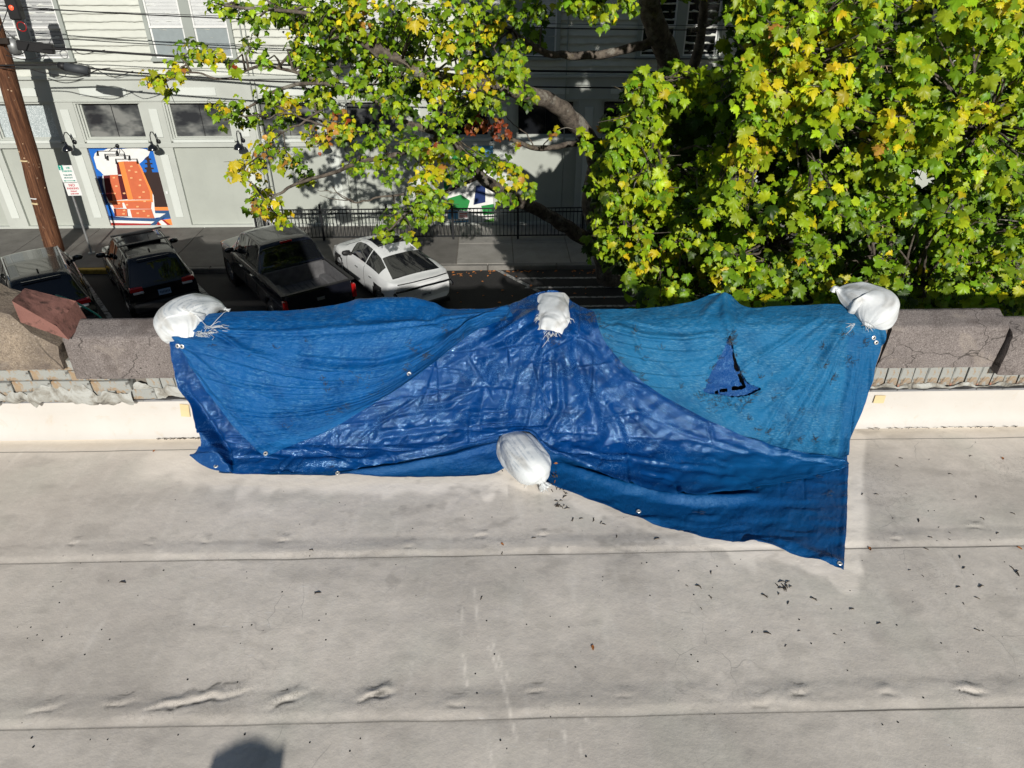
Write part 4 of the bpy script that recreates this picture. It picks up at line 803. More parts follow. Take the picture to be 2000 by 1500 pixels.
m_ = Mat('road_paint', (.42, .42, .41), .75, .3); c_ = m_.mix(m_.ramp(m_.noise(9, 6, .7), [(.40, .9), (.56, 0.0)]), (.40, .40, .39), (.05, .05, .05)); m_.color(c_); M['paint'] = m_.m
b = MB(); b.add([(-80, 3.8, STREET), (80, 3.8, STREET), (80, 17.72, STREET), (-80, 17.72, STREET)], [(0, 1, 2, 3)]); o = b.build('road', M['asphalt']); tag(o, kind='structure')
b = MB(); b.add([(-160, -160, -5.3), (160, -160, -5.3), (160, 160, -5.3), (-160, 160, -5.3)], [(0, 1, 2, 3)]); o = b.build('ground', M['asphalt']); tag(o, kind='structure')
walk = empty('pavement', (0, 17.75, WALK)); tag(walk, kind='structure')
b = MB(); b.box(-60, 60, 17.86, 21.3, -5.29, -5.03); b.build('bedding', M['mortar'], walk, keep_world=True)
bpy.context.view_layer.update()
def slab(x0, x1, y0, y1, z1, mat):
    b = MB(); dz = random.uniform(-.004, .004); b.box(x0 + .008, x1 - .008, y0 + .008, y1 - .008, -5.08, z1 + dz, 0, .012); o = b.build('paving_slab', mat, walk); o.matrix_parent_inverse = basis(walk).inverted()
x = -24.0
while x < 24:
    dark = x + .7 < -1.05
    if dark:
        slab(x, x + 1.53, 17.88, 20.9, WALK, M['walk_dark'])
    else:
        slab(x, x + 1.53, 17.88, 19.36, WALK, M['walk_light']); slab(x, x + 1.53, 19.36, 20.9, WALK, M['walk_light'])
    x += 1.53
x = -24.0
while x < 24:
    b = MB(); yel = -12.8 < x < -9.9; b.box(x + .006, x + 1.82, 17.72, 17.88, -5.2, WALK + .002, 0, .02)
    o = b.build('kerb_stone', M['kerb_yellow'] if yel else M['kerb'], walk); o.matrix_parent_inverse = basis(walk).inverted(); x += 1.83
def stripe(p, q, wd=.10, wob=0):
    p, q = Vector((*p, 0)), Vector((*q, 0)); d = (q - p).normalized(); n = Vector((-d.y, d.x, 0)) * wd / 2; z = Vector((0, 0, STREET + .004))
    b = MB(); b.add([p - n + z, q - n + z, q + n + z, p + n + z], [(0, 1, 2, 3)]); o = b.build('painted_line', M['paint']); tag(o, kind='structure'); return o
pg = lambda u, v: tuple(float(k) for k in onz(u, v, STREET)[:2])
DIR = Vector((.60, -.80)).normalized()
for (u, v) in ((157, 537), (372, 545), (615, 540), (971, 527), (-60, 560)):
    p = pg(u, v); L_ = 5.2; stripe(p, (p[0] + DIR.x * L_, p[1] + DIR.y * L_), .11)
for (u0, v0, u1) in ((1010, 544, 1420), (1025, 562, 1500), (1085, 581, 1500), (975, 600, 1500)):
    p = pg(u0, v0); stripe(p, (p[0] + (u1 - u0) / 78.0, p[1]), .09)

# ------------------------------------------------------------------ building across the street
def paint_mat(name, col, rough=.7, grime=.3, bump=.2):
    m = Mat(name, col, rough, .35); c = m.ramp(m.noise(.9, 6, .6), [(.3, tuple(x * .90 for x in col)), (.7, tuple(min(1, x * 1.04) for x in col))])
    c = m.mix(m.math('MULTIPLY', m.ramp(m.noise(3.2, 6, .72, m.mapping((1.4, 1, .35))), [(.58, 0.0), (.78, 1.0)]), grime), c, tuple(x * .6 for x in col)); m.color(c)
    if bump: m.bump(m.noise(40, 4, .6), bump, .004)
    return m.m
M['wall_green'] = paint_mat('sage_grey_paint', (.46, .485, .45)); M['panel_grey'] = paint_mat('grey_bay_paint', (.40, .425, .385)); M['trim_light'] = paint_mat('pale_trim_paint', (.60, .635, .60), grime=.15)
M['siding'] = paint_mat('pale_shingle_paint', (.60, .62, .565), .8, .25, .3); M['trim_dark'] = paint_mat('grey_window_trim', (.33, .36, .335)); M['white'] = paint_mat('white_sash_paint', (.74, .75, .74), .5, .1)
m_ = Mat('window_glass', (.05, .055, .06), .05, .8); m_.color(m_.ramp(m_.noise(1.6, 3, .5, m_.mapping((1, 1, 2))), [(.4, (.028, .03, .034)), (.52, (.085, .09, .09)), (.66, (.21, .215, .205))])); M['pane'] = m_.m  # lighter patches in the glass colour stand in for reflections
m_ = Mat('black_window_glass', (.01, .011, .013), .06, .7); M['pane_black'] = m_.m
m_ = Mat('patterned_privacy_film', (.50, .55, .56), .4, .5); m_.color(m_.ramp(m_.voronoi(34, out='Distance'), [(.2, (.62, .67, .68)), (.55, (.36, .41, .42))])); m_.bump(m_.voronoi(34), .4, .004); M['film_pane'] = m_.m
M['blind'] = plain('white_blind_slat', (.66, .68, .68), .6, .3, var=.05); M['blind_grey'] = plain('grey_blind', (.26, .30, .31), .6, .3, var=.08); M['void'] = plain('dark_interior', (.006, .006, .006), .9, .1, var=0)
bld = empty('commercial_building', (0, YF, WALK)); tag(bld, 'two-storey pale green commercial building with shingled upper floor across the street', 'building'); bpy.context.view_layer.update()
BI = basis(bld).inverted()
def bb(mb, name, mat, smooth_=False, parent=None, label=None):
    o = mb.build(name, mat, parent or bld, smooth_); o.matrix_parent_inverse = (BI if parent is None else basis_world(parent).inverted())
    if label: o['label'] = label
    return o
def basis_world(o):
    return basis(o) if o.parent is None else basis_world(o.parent) @ o.matrix_parent_inverse @ basis(o)
b = MB(); b.box(-26, 24, YF + .24, YF + 9, -5.2, 6.2); bb(b, 'wall_core', M['wall_green'])
PITCHB = 2.40; BX0 = -13.86; BW = 1.83; bays = [BX0 + PITCHB * k for k in range(-4, 15)]
def rect_frame(mb, x0, x1, z0, z1, t, y0, y1):
    mb.box(x0, x0 + t, y0, y1, z0, z1); mb.box(x1 - t, x1, y0, y1, z0, z1); mb.box(x0 + t, x1 - t, y0 + .002, y1, z0, z0 + t); mb.box(x0 + t, x1 - t, y0 + .002, y1, z1 - t, z1)
for i, x0 in enumerate(bays):
    x1 = x0 + BW; xn = x0 + PITCHB
    # pier between bays, with its raised inset panels
    b = MB(); b.box(x1, xn, YF, YF + .3, -5.03, -1.4); bb(b, 'pier', M['wall_green'])
    for z0, z1 in ((-4.68, -2.86), (-2.38, -1.63)):
        b = MB(); b.box(x1 + .17, xn - .17, YF - .022, YF, z0, z1, 0, .006); bb(b, 'inset_panel', M['trim_light'])
    b = MB(); b.box(x0, x1, YF + .09, YF + .3, -5.03, -2.66); bb(b, 'bay_panel', M['panel_grey'])
    # transom window of three stepped frames
    wf = MB(); wf.box(x0, x1, YF + .18, YF + .3, -2.66, -1.40) if False else None
    wf = MB()
    for k_, (t, yy) in enumerate(((.055, .02), (.055, .075), (.05, .13))):
        o_ = sum((.055, .055, .05)[:k_]); rect_frame(wf, x0 + o_ * .9, x1 - o_ * .9, -2.50 + o_ * .5, -1.43 - o_ * .35, t, YF + yy, YF + .235)
    wo = bb(wf, 'window', M['wall_green'])
    pane = MB(); ix0, ix1, iz0, iz1 = x0 + .12, x1 - .12, -2.41, -1.50
    film = i in (3, 4)
    pane.box(ix0, ix1, YF + .19, YF + .20, iz0, iz1); bb(pane, 'pane', M['film_pane'] if film else (M['pane'] if x0 < -3 else M['pane_black']), parent=wo)
    mu = MB(); mu.box((ix0 + ix1) / 2 - (.03 if film else .008), (ix0 + ix1) / 2 + (.03 if film else .008), YF + (.14 if film else .175), YF + .192, iz0, iz1); bb(mu, 'mullion', M['white'] if film else M['dark_metal'], parent=wo)
    sl_ = MB(); sl_.box(x0 + .06, x1 - .06, YF - .012, YF + .16, -2.535, -2.455, 0, .01); bb(sl_, 'sill', M['trim_light'], parent=wo)
    b = MB(); b.box(x0 + .28, x1 - .30, YF - .022, YF, -1.29, -1.08, 0, .006); bb(b, 'inset_panel', M['trim_light'])
b = MB(); b.box(-26, 24, YF - .018, YF + .3, -2.66, -2.54, 0, .008); bb(b, 'belt_course', M['wall_green'])
b = MB(); b.box(-26, 24, YF, YF + .3, -1.405, -.86); bb(b, 'frieze', M['wall_green'])
b = MB(); b.box(-26, 24, YF - .07, YF + .3, -.87, -.79, 0, .015); b.box(-26, 24, YF - .03, YF + .3, -1.43, -1.40); bb(b, 'cornice', M['wall_green'])
b = MB(); b.box(-26, 24, YF - .012, YF + .3, -5.03, -4.93, 0, .01); bb(b, 'plinth', M['wall_green'])
# shingled courses, each a strip with an uneven hand-cut lower edge
WPX = [-13.25 + 4.27 * k for k in range(-2, 9)]; WW = 2.22
def course(z0, seed):
    nx, nz = 1500, 6; X, T = np.meshgrid(np.linspace(-24, 22, nx), np.linspace(0, 1, nz))
    cut = .012 * vnoise(X * 4.5, X * 0 + seed, seed) + .010 * vnoise(X * 13, X * 0, seed + 4); Z = z0 + cut * (1 - T) + .190 * T
    Yv = YF + .01 - .040 * (1 - T) ** 1.2 * (1 + .5 * vnoise(X * 6, T * 3, seed + 2)) - .010 * fbm(X * 8, T * 2 + seed, seed + 7, 3)
    low = np.stack([X[0], np.full(nx, YF + .02), Z[0]], -1); P = np.concatenate([low[None], np.stack([X, Yv, Z], -1)]).reshape(-1, 3) - np.array([0, YF, WALK])
    me = arrmesh('siding_course', P, gridfaces(nz + 1, nx), M['siding']); link('siding_course', me, None, bld)
for k in range(24): course(-.79 + .1868 * k, k + 1)
b = MB(); b.box(-24, 22, YF + .0, YF + .3, -.8, 6.2); bb(b, 'upper_wall', M['siding'])
for wi, x0 in enumerate(WPX):
    x1 = x0 + WW; z0, z1 = -.36, 1.55; right = x0 > -1
    f = MB(); f.box(x0, x0 + .10, YF - .085, YF + .05, z0, z1); f.box(x1 - .10, x1, YF - .085, YF + .05, z0, z1); f.box((x0 + x1) / 2 - .13, (x0 + x1) / 2 + .13, YF - .075, YF + .05, z0, z1)
    f.box(x0 - .02, x1 + .02, YF - .09, YF + .05, z1, z1 + .12); f.box(x0 - .03, x1 + .03, YF - .13, YF + .05, z0 - .06, z0 + .02, 0, .01)
    wo = bb(f, 'double_window', M['trim_dark'])
    for sx0, sx1 in ((x0 + .10, (x0 + x1) / 2 - .13), ((x0 + x1) / 2 + .13, x1 - .10)):
        s_ = MB(); rect_frame(s_, sx0, sx1, .38, z1, .045, YF - .055, YF + .02); rect_frame(s_, sx0, sx1, z0 + .02, .40, .045, YF - .035, YF + .02); s_.box(sx0, sx1, YF - .062, YF + .02, .375, .425)
        bb(s_, 'sash', M['white'], parent=wo)
        g_ = MB(); g_.box(sx0 + .04, sx1 - .04, YF - .022, YF - .018, z0 + .05, z1 - .04); bb(g_, 'pane', M['pane_black'], parent=wo)
        # blinds just behind clear panes: shown as slats set close to the glass
        left = wi == 2
        if not right or wi == 5:
            n_ = 0; z = z1 - .06
            bl_ = MB()
            while z > z0 + .06:
                up_ = z > .43
                if up_: bl_.box(sx0 + .05, sx1 - .05, YF - .032, YF - .024, z - .028 * (.62 if left else .93), z)
                else: bl_.box(sx0 + .05, sx1 - .05, YF - .0295, YF - .0235, z - .030 * (.45 if left else .94), z)
                z -= .0315
            o = bb(bl_, 'blind', M['blind'], parent=wo); o['kind'] = 'stuff'
            if not left:
                for p_ in (0,):
                    lo_ = MB(); lo_.box(sx0 + .046, sx1 - .046, YF - .034, YF - .0325, z0 + .065, .375)
                    bb(lo_, 'lower_screen', M['blind_grey'], parent=wo)
# conduits and a downpipe on the wall
for xx, r_ in ((-6.55, .018), (-6.43, .012), (-4.05, .02), (1.98, .016)):
    b = MB(); b.tube([(xx, YF - .05, -5.0), (xx, YF - .05, 5)], r_, 8); bb(b, 'conduit', M['trim_dark'], True)
# the beer mural in its bay, traced as flat painted shapes
mur = empty('mural', tuple(V(ony(250, 448, YF + .08)))); tag(mur, 'mural of orange tiled towers under white foam on blue, beside the utility pole', 'mural', 'painted murals on the bays')
PM = {k: plain('mural_' + k, c, .7, .3, var=.06) for k, c in dict(blue=(.012, .13, .50), navy=(.012, .03, .12), white=(.74, .74, .72), orange=(.82, .25, .06), brick=(.58, .14, .06), maroon=(.085, .008, .012), brown=(.035, .020, .018), steel_blue=(.03, .085, .20), crimson=(.33, .02, .02), cream=(.80, .42, .20), green=(.02, .22, .05), sky=(.12, .36, .60), lime=(.16, .42, .08)).items()}
def q5(x, y): return (x / 5.0, 180 + y / 5.0)
lay = [0]
def paint(parent, colr, pts, conv=q5, yb=YF + .088, name='painted_shape'):
    lay[0] += 1; yy = yb - .0012 * lay[0]; P = [ony(*conv(*p), yy) for p in pts]; mb = MB(); n = len(P)
    mb.add([p for p in P], [tuple(range(n))]); o = mb.build(name, PM[colr], parent, fix=False); o.location = (0, 0, 0); o.matrix_parent_inverse = basis(parent).inverted(); return o
paint(mur, 'blue', [(848, 540), (1495, 540), (1700, 1338), (1098, 1338)])
paint(mur, 'navy', [(950, 820), (1010, 820), (1060, 1085), (1035, 1085)])
paint(mur, 'brown', [(1395, 782), (1555, 782), (1645, 1122), (1500, 1122)])
paint(mur, 'brown', [(1425, 615), (1450, 615), (1455, 645), (1475, 648), (1477, 660), (1460, 665), (1465, 690), (1488, 692), (1490, 704), (1470, 706), (1475, 735), (1500, 738), (1503, 752), (1480, 754), (1490, 785), (1430, 785), (1430, 756), (1412, 750), (1412, 738), (1440, 732), (1436, 706), (1416, 704), (1414, 692), (1438, 688), (1432, 662), (1412, 658), (1412, 648), (1428, 645)])
cloud = [(925, 600), (960, 572), (1010, 570), (1060, 548), (1180, 556), (1260, 548), (1330, 545), (1420, 556), (1465, 580), (1450, 620), (1420, 640), (1395, 670), (1360, 700), (1330, 680), (1180, 670), (1140, 690), (1140, 806), (1010, 810), (985, 780), (945, 745), (930, 690), (915, 640)]
paint(mur, 'white', cloud)
paint(mur, 'white', [(1000, 812), (1140, 804), (1140, 690), (1170, 672), (1340, 672), (1385, 740), (1470, 950), (1500, 1010), (1512, 1150), (1520, 1230), (1270, 1240), (1130, 1215), (1080, 1110), (1050, 1060), (1005, 900)])
paint(mur, 'maroon', [(1010, 815), (1075, 810), (1110, 1060), (1062, 1065), (1035, 1010)])
paint(mur, 'brick', [(1072, 808), (1155, 806), (1200, 1050), (1100, 1060)]); paint(mur, 'maroon', [(1150, 815), (1205, 815), (1250, 1045), (1195, 1050)])
paint(mur, 'maroon', [(1137, 690), (1160, 680), (1195, 806), (1150, 806)])
paint(mur, 'orange', [(1155, 682), (1205, 676), (1300, 1050), (1250, 1052)]); paint(mur, 'brick', [(1205, 676), (1330, 676), (1370, 720), (1475, 960), (1480, 1050), (1300, 1050)])
paint(mur, 'orange', [(1330, 676), (1345, 682), (1385, 745), (1488, 980), (1490, 1052), (1470, 1052), (1462, 970), (1365, 740)])
paint(mur, 'orange', [(1060, 1062), (1490, 1052), (1495, 1075), (1075, 1082)]); paint(mur, 'brick', [(1080, 1070), (1190, 1066), (1200, 1130), (1115, 1132)]); paint(mur, 'brick', [(1205, 1066), (1480, 1066), (1475, 1140), (1240, 1140)])
paint(mur, 'maroon', [(1110, 1135), (1240, 1140), (1250, 1212), (1290, 1216), (1120, 1212)]); paint(mur, 'brick', [(1130, 1140), (1240, 1142), (1242, 1210), (1140, 1208)]); paint(mur, 'brick', [(1270, 1146), (1478, 1142), (1508, 1230), (1290, 1224)])
for (x, y) in ((1282, 725), (1262, 765), (1328, 780), (1282, 838), (1370, 856), (1112, 835), (1135, 918), (1120, 990), (1212, 988), (1365, 910), (1402, 975), (1365, 1026), (1162, 1085), (1412, 1066), (1342, 1118), (1240, 1100), (1212, 1155), (1206, 1188), (1345, 1182), (1405, 1162), (1448, 1208)):
    paint(mur, 'cream', [(x - 13, y - 6), (x + 11, y - 8), (x + 14, y + 6), (x - 9, y + 8)], name='painted_dot')
paint(mur, 'navy', [(1060, 1205), (1130, 1215), (1290, 1228), (1520, 1232), (1600, 1225), (1575, 1240), (1070, 1240)]); paint(mur, 'steel_blue', [(1070, 1228), (1560, 1240), (1520, 1262), (1078, 1252)])
paint(mur, 'white', [(1075, 1250), (1510, 1262), (1480, 1284), (1082, 1276)]); paint(mur, 'crimson', [(1082, 1276), (1480, 1284), (1460, 1302), (1088, 1298)]); paint(mur, 'orange', [(1088, 1298), (1460, 1302), (1430, 1338), (1098, 1338)])
paint(mur, 'orange', [(1508, 1122), (1645, 1122), (1652, 1155), (1512, 1155)]); paint(mur, 'steel_blue', [(1512, 1155), (1652, 1155), (1670, 1232), (1600, 1225), (1616, 1186), (1515, 1180)]); paint(mur, 'white', [(1515, 1182), (1618, 1186), (1560, 1222), (1518, 1226)])
paint(mur, 'orange', [(1560, 1250), (1674, 1235), (1700, 1338), (1500, 1338)]); paint(mur, 'white', [(1545, 1262), (1580, 1250), (1690, 1338), (1620, 1338)]); paint(mur, 'crimson', [(1580, 1248), (1600, 1245), (1698, 1320), (1698, 1338), (1680, 1338)]); paint(mur, 'crimson', [(1530, 1262), (1545, 1262), (1590, 1338), (1545, 1338)])
paint(mur, 'steel_blue', [(1600, 1195), (1650, 1185), (1455, 1338), (1420, 1338)])
mur2 = empty('mural', tuple(V(ony(915, 445, YF + .08)))); tag(mur2, 'green and blue landscape mural half hidden behind the leaves near the iron railing', 'mural', 'painted murals on the bays'); lay[0] = 0
i2 = lambda x, y: (x, y)
paint(mur2, 'white', [(880, 283), (968, 283), (972, 446), (872, 446)], i2)
for cl, pts in (('green', [(884, 300), (905, 296), (930, 308), (925, 330), (900, 325), (882, 318)]), ('sky', [(920, 284), (966, 284), (966, 300), (940, 306), (922, 296)]), ('steel_blue', [(928, 298), (966, 296), (966, 318), (945, 312)]), ('green', [(866, 345), (885, 335), (882, 360), (868, 375)]), ('lime', [(890, 305), (915, 302), (925, 318), (905, 322)]),
                ('navy', [(930, 362), (948, 362), (948, 395), (925, 400)]), ('brick', [(925, 322), (940, 324), (938, 333), (925, 332)]), ('green', [(874, 388), (900, 380), (918, 392), (912, 412), (876, 408)]), ('lime', [(945, 432), (968, 424), (970, 444), (948, 444)]), ('sky', [(885, 432), (915, 430), (915, 443), (886, 443)]), ('sky', [(876, 410), (900, 412), (898, 428), (874, 428)]), ('green', [(940, 402), (966, 398), (968, 418), (944, 420)])):
    paint(mur2, cl, pts, i2)
# gooseneck lamps on the piers
def goose(u, v, label):
    p = V(ony(u, v, YF)); root = empty('wall_lamp', tuple(p)); tag(root, label, 'wall lamp', 'black gooseneck wall lamps')
    b = MB(); b.cyl((0, 0, 0), (0, -.035, 0), .06, 16); b.build('wall_plate', M['dark_metal'], root, True)
    b = MB(); b.tube([(0, -.03, 0), (0, -.10, .05), (0, -.15, .20), (0, -.24, .31), (0, -.36, .33), (0, -.44, .26), (0, -.46, .14), (0, -.46, .06)], .014, 8); b.build('arm', M['dark_metal'], root, True)
    b = MB(); b.lathe([(.001, .10), (.03, .10), (.035, .04), (.05, .02), (.11, -.02), (.145, -.09), (.148, -.12), (.138, -.12), (.10, -.03), (.02, .0)], 24, Matrix.Translation((0, -.46, 0))); sh = b.build('shade', M['black_gloss'], root, True)
M['black_gloss'] = plain('black_enamel', (.008, .009, .012), .18, .6, coat=.5, var=.05)
goose(146, 277, 'black gooseneck wall lamp on the pier beside the utility pole'); goose(310, 276, 'black gooseneck wall lamp just right of the orange mural'); goose(475, 274, 'black gooseneck wall lamp with leaves hanging beside it, third from the left'); goose(640, 273, 'black gooseneck wall lamp mostly hidden behind the maple leaves')
p = V(ony(230, 284, YF)); root = empty('track_light', tuple(p)); tag(root, 'black double-bar spotlight fixture over the orange mural', 'spotlight fixture')
b = MB(); b.cyl((0, 0, 0), (0, -.06, 0), .05, 14); b.build('wall_plate', M['dark_metal'], root, True)
b = MB(); b.tube([(0, -.05, 0), (-.1, -.25, -.05), (-.12, -.35, -.08)], .010, 6); b.tube([(0, -.05, 0), (.12, -.2, -.10), (.15, -.4, -.16)], .010, 6); b.tube([(-.42, -.35, -.07), (.12, -.35, -.07)], .011, 6); b.tube([(-.15, -.42, -.18), (.45, -.42, -.18)], .011, 6); b.build('bars', M['dark_metal'], root, True)
for x_, y_, z_ in ((-.42, -.35, -.07), (.12, -.35, -.07), (-.15, -.42, -.18), (.45, -.42, -.18)):
    b = MB(); b.lathe([(.001, .02), (.022, .0), (.030, -.09), (.036, -.12), (.001, -.125)], 12, Matrix.Translation((x_, y_, z_)) @ Matrix.Rotation(-.5, 4, 'X')); b.build('spotlight', M['dark_metal'], root, True)
# small white notice plate and switch box
for (u, v, s_, mt, nm, lb) in ((326, 376, .06, 'white', 'notice_plate', 'tiny white plate on the pier right of the orange mural'),):
    p = V(ony(u, v, YF - .024)); b = MB(); b.box(-s_ / 2, s_ / 2, -.008, 0, -s_ * .6, s_ * .6); o = b.build(nm, M[mt]); o.location = p; tag(o, lb, 'plate')
#@@FENCE
# ------------------------------------------------------------------ iron railing
rail = empty('iron_railing', (0, 19.7, WALK)); tag(rail, 'black wrought iron railing with thin pickets along the pavement', 'railing'); bpy.context.view_layer.update()
def rb(mb, name, sm=False):
    o = mb.build(name, M['dark_metal'], rail, sm); o.matrix_parent_inverse = basis(rail).inverted(); return o
FX0, FX1 = -6.75, 6.2
for z in (-4.10, -4.21, -4.90):
    b = MB(); b.box(FX0, FX1, 19.685, 19.715, z - .015, z + .015); rb(b, 'rail')
pk = MB(); pk.box(-.009, .009, -.009, .009, 0, .80); pkm = bpy.data.meshes.new('picket'); pkm.from_pydata(pk.v, [], pk.f); pkm.materials.append(M['dark_metal'])
x = FX0 + .06
while x < FX1:
    put(pkm, 'picket', (x, 19.70, -4.92), rail); x += .105
x = FX0; k = 0
while x < FX1 + .1:
    b = MB(); b.box(x - .028, x + .028, 19.672, 19.728, WALK, -3.98); b.lathe([(.001, .05), (.028, .035), (.034, .01), (.034, 0)], 10, Matrix.Translation((x, 19.7, -3.98))); rb(b, 'post'); x += 1.85; k += 1
for zc in (-4.155,):
    for cx in (-4.6, -2.7, -.9, .95):
        for s_ in range(6):
            b = MB(); b.tube([(cx - .3 + s_ * .1 + .036 * math.cos(a), 19.7, zc + .036 * math.sin(a)) for a in np.linspace(0, 2 * math.pi, 11)], .006, 5, cap=False); rb(b, 'scroll_ring')
b = MB(); b.box(-6.75, -6.69, 19.72, 20.86, -4.13, -4.08); b.box(-6.75, -6.69, 19.72, 20.86, -4.92, -4.88)
for k in range(10): b.box(-6.73, -6.71, 19.8 + k * .105, 19.818 + k * .105, -4.9, -4.1)
o = rb(b, 'end_panel'); o['kind'] = 'stuff'
# seat-height things on the terrace behind it
for (u, v, w_, h_, d_, lab) in ((905, 420, .30, .22, .02, 'small white sign with red writing hung on the iron railing'),):
    p = V(ony(u, v, 19.66)); r_ = empty('hanging_sign', tuple(p)); tag(r_, lab, 'sign'); b = MB(); b.box(-w_ / 2, w_ / 2, -.01, .01, -h_ / 2, h_ / 2, 0, .004); b.build('board', M['white'], r_)
    b = MB(); [b.box(-w_ * .36, w_ * .36, -.013, -.0115, z_ - .012, z_ + .012) for z_ in (-.05, 0, .05)]; b.build('red_lines', plain('red_print', (.5, .03, .03), .6, .3, var=0), r_)
p = V(ony(540, 442, 20.3)); p.z = WALK; r_ = empty('terrace_chair', tuple(p), .5); tag(r_, 'white chair with oval back openings behind the left end of the railing', 'chair')
b = MB(); b.box(-.24, .24, -.23, .23, .42, .46, 0, .01); b.build('seat', M['white'], r_)
b = MB(); b.tube([(-.23, .22, .44), (-.24, .26, .80), (-.12, .28, .92), (.12, .28, .92), (.24, .26, .80), (.23, .22, .44)], .022, 8); b.tube([(-.09 + .08 * math.cos(a), .27, .68 + .16 * math.sin(a)) for a in np.linspace(0, 6.3, 14)], .018, 6); b.tube([(.10 + .08 * math.cos(a), .27, .68 + .16 * math.sin(a)) for a in np.linspace(0, 6.3, 14)], .018, 6); b.build('backrest', M['white'], r_, True)
for sx in (-.21, .21):
    for sy in (-.2, .2): b = MB(); b.tube([(sx, sy, .43), (sx * 1.1, sy * 1.1, 0)], [.02, .014], 8); b.build('leg', M['white'], r_, True)

# ------------------------------------------------------------------ vehicles
def car_paint(name, col, rough=.25):
    m = Mat(name, col, rough, .5, 0.0, .6); m.color(m.mix(m.ramp(m.noise(1.5, 5, .7), [(.45, 0.0), (.8, .04)]), col, (.16, .15, .13))); return m.m
M['paint_black'] = car_paint('black_car_paint', (.006, .006, .007)); M['paint_grey'] = car_paint('dark_olive_grey_car_paint', (.018, .019, .017)); M['paint_blueblack'] = car_paint('blue_black_truck_paint', (.006, .007, .012)); M['paint_white'] = car_paint('white_car_paint', (.70, .72, .73), .3)
M['plate_w'] = plain('number_plate_white', (.55, .57, .60), .4, .4, var=.1); M['plate_b'] = plain('number_plate_blue', (.20, .30, .45), .4, .4, var=.15, vs=30); M['bedliner'] = plain('bed_liner', (.10, .10, .105), .8, .3, var=.3, vs=5, bump=.5, bs=80)
PLX = {}
def interp(tab, x):
    t = np.array(tab, float); return np.interp(x, t[:, 0], t[:, 1])
def smooth_tab(tab, x):
    x = np.asarray(x, float); return sum(interp(tab, x + d) for d in (-.07, -.035, 0, .035, .07)) / 5
def vehicle(root, spec):
    """lofts a body over stations along its length; x = forward, y = left, z = up (0 at the road)"""
    L = spec['L']; xs_ = np.linspace(0, L, int(L / .045)); wid = smooth_tab(spec['w'], xs_); zb = smooth_tab(spec['zb'], xs_); zs = smooth_tab(spec['belt'], xs_); zr = np.maximum(smooth_tab(spec['top'], xs_), zs + .02)
    wr = smooth_tab(spec['wr'], xs_)
    KN = 7; rows_ = []
    # section from the sill up to the centre of the roof (half)
    def sect(i):
        w_, b_, s_, r_, t_ = wid[i], zb[i], zs[i], zr[i], wr[i]; hgt = s_ - b_; g = r_ - s_
        P_ = [(w_ * .80, b_), (w_ * .93, b_ + .03), (w_ * .975, b_ + hgt * .18), (w_ * .99, b_ + hgt * .34), (w_ * 1.0, b_ + hgt * .52), (w_ * .992, b_ + hgt * .70), (w_ * .985, b_ + hgt * .80), (w_ * .955, s_ - .02), (w_ * .93, s_)]
        a_, c_ = (w_ * .925, s_ + .008 + .0 * g), (t_, r_ - .055 * min(1, g / .3))
        P_ += [(a_[0] + (c_[0] - a_[0]) * q, a_[1] + (c_[1] - a_[1]) * q + .02 * math.sin(q * math.pi) * min(1, g / .3)) for q in (0, .12, .3, .5, .7, .88, 1)]
        P_ += [(t_ * .965, r_ - .028 * min(1, g / .3)), (t_ * .9, r_ - .012 * min(1, g / .3)), (t_ * .75, r_), (t_ * .5, r_ + .012), (t_ * .25, r_ + .018), (0, r_ + .02)]
        return P_
    S_ = np.array([sect(i) for i in range(len(xs_))]); nK = S_.shape[1]       # (n, nK, 2)
    full = np.concatenate([S_, S_[:, -2::-1] * np.array([-1, 1])], 1); nF = full.shape[1]
    P = np.stack([np.broadcast_to(xs_[:, None], full.shape[:2]), full[..., 0], full[..., 1]], -1)
    # nose and tail: rounded in plan
    yy = np.abs(full[..., 0]) / wid.max(); tail = np.clip(1 - xs_ / .5, 0, 1)[:, None]; nose = np.clip(1 - (L - xs_) / .7, 0, 1)[:, None]
    P[..., 0] += tail * .14 * yy ** 3 - nose * .34 * yy ** 2.5 + tail * (spec.get('tail_round', .14) - .14) * yy ** 3
    if spec.get('tail_slope'):
        ts = spec['tail_slope']; P[..., 0] += np.clip(1 - xs_ / .35, 0, 1)[:, None] * interp(ts, full[..., 1])
    F = gridfaces(len(xs_), nF); cx = xs_[F // nF].mean(1); kk = (F % nF).mean(1); kk = np.where(kk > nK - 1, 2 * (nK - 1) - kk, kk)
    cen = P.reshape(-1, 3)[F].mean(1)
    side_gl = np.zeros(len(F), bool)
    for (a_, b_) in spec['side_glass']: side_gl |= (kk > 9.5) & (kk < 14.6) & (cx > a_) & (cx < b_)
    def wscreen(rng): return (kk > 16.2) & (cx > rng[0]) & (cx < rng[1])
    ws = wscreen(spec['windscreen']); rs = wscreen(spec['rear_glass']); sr = wscreen(spec['sunroof']) & (kk > 17.5) if spec.get('sunroof') else np.zeros(len(F), bool)
    arch = np.zeros(len(F), bool)
    for wx in spec['wheels']: arch |= (np.hypot(cx - wx, cen[:, 2] - spec['wr_']) < spec['wr_'] * 1.16) & (kk < 8.6)
    body = ~(side_gl | ws | rs | sr | arch)
    Pf = P.reshape(-1, 3)
    def piece(name, mask, mat, off=0.0):
        f = F[mask]; used, inv = np.unique(f, return_inverse=True); v = Pf[used].copy()
        if off:
            c0 = np.array([L / 2, 0, .9]); d = v - c0; d[:, 0] *= .3; d /= np.linalg.norm(d, axis=1)[:, None]; v += d * off
        me = arrmesh(name, v, inv.reshape(f.shape), mat); return link(name, me, None, root)
    piece('body', body, spec['paint'])
    sides = F[side_gl]
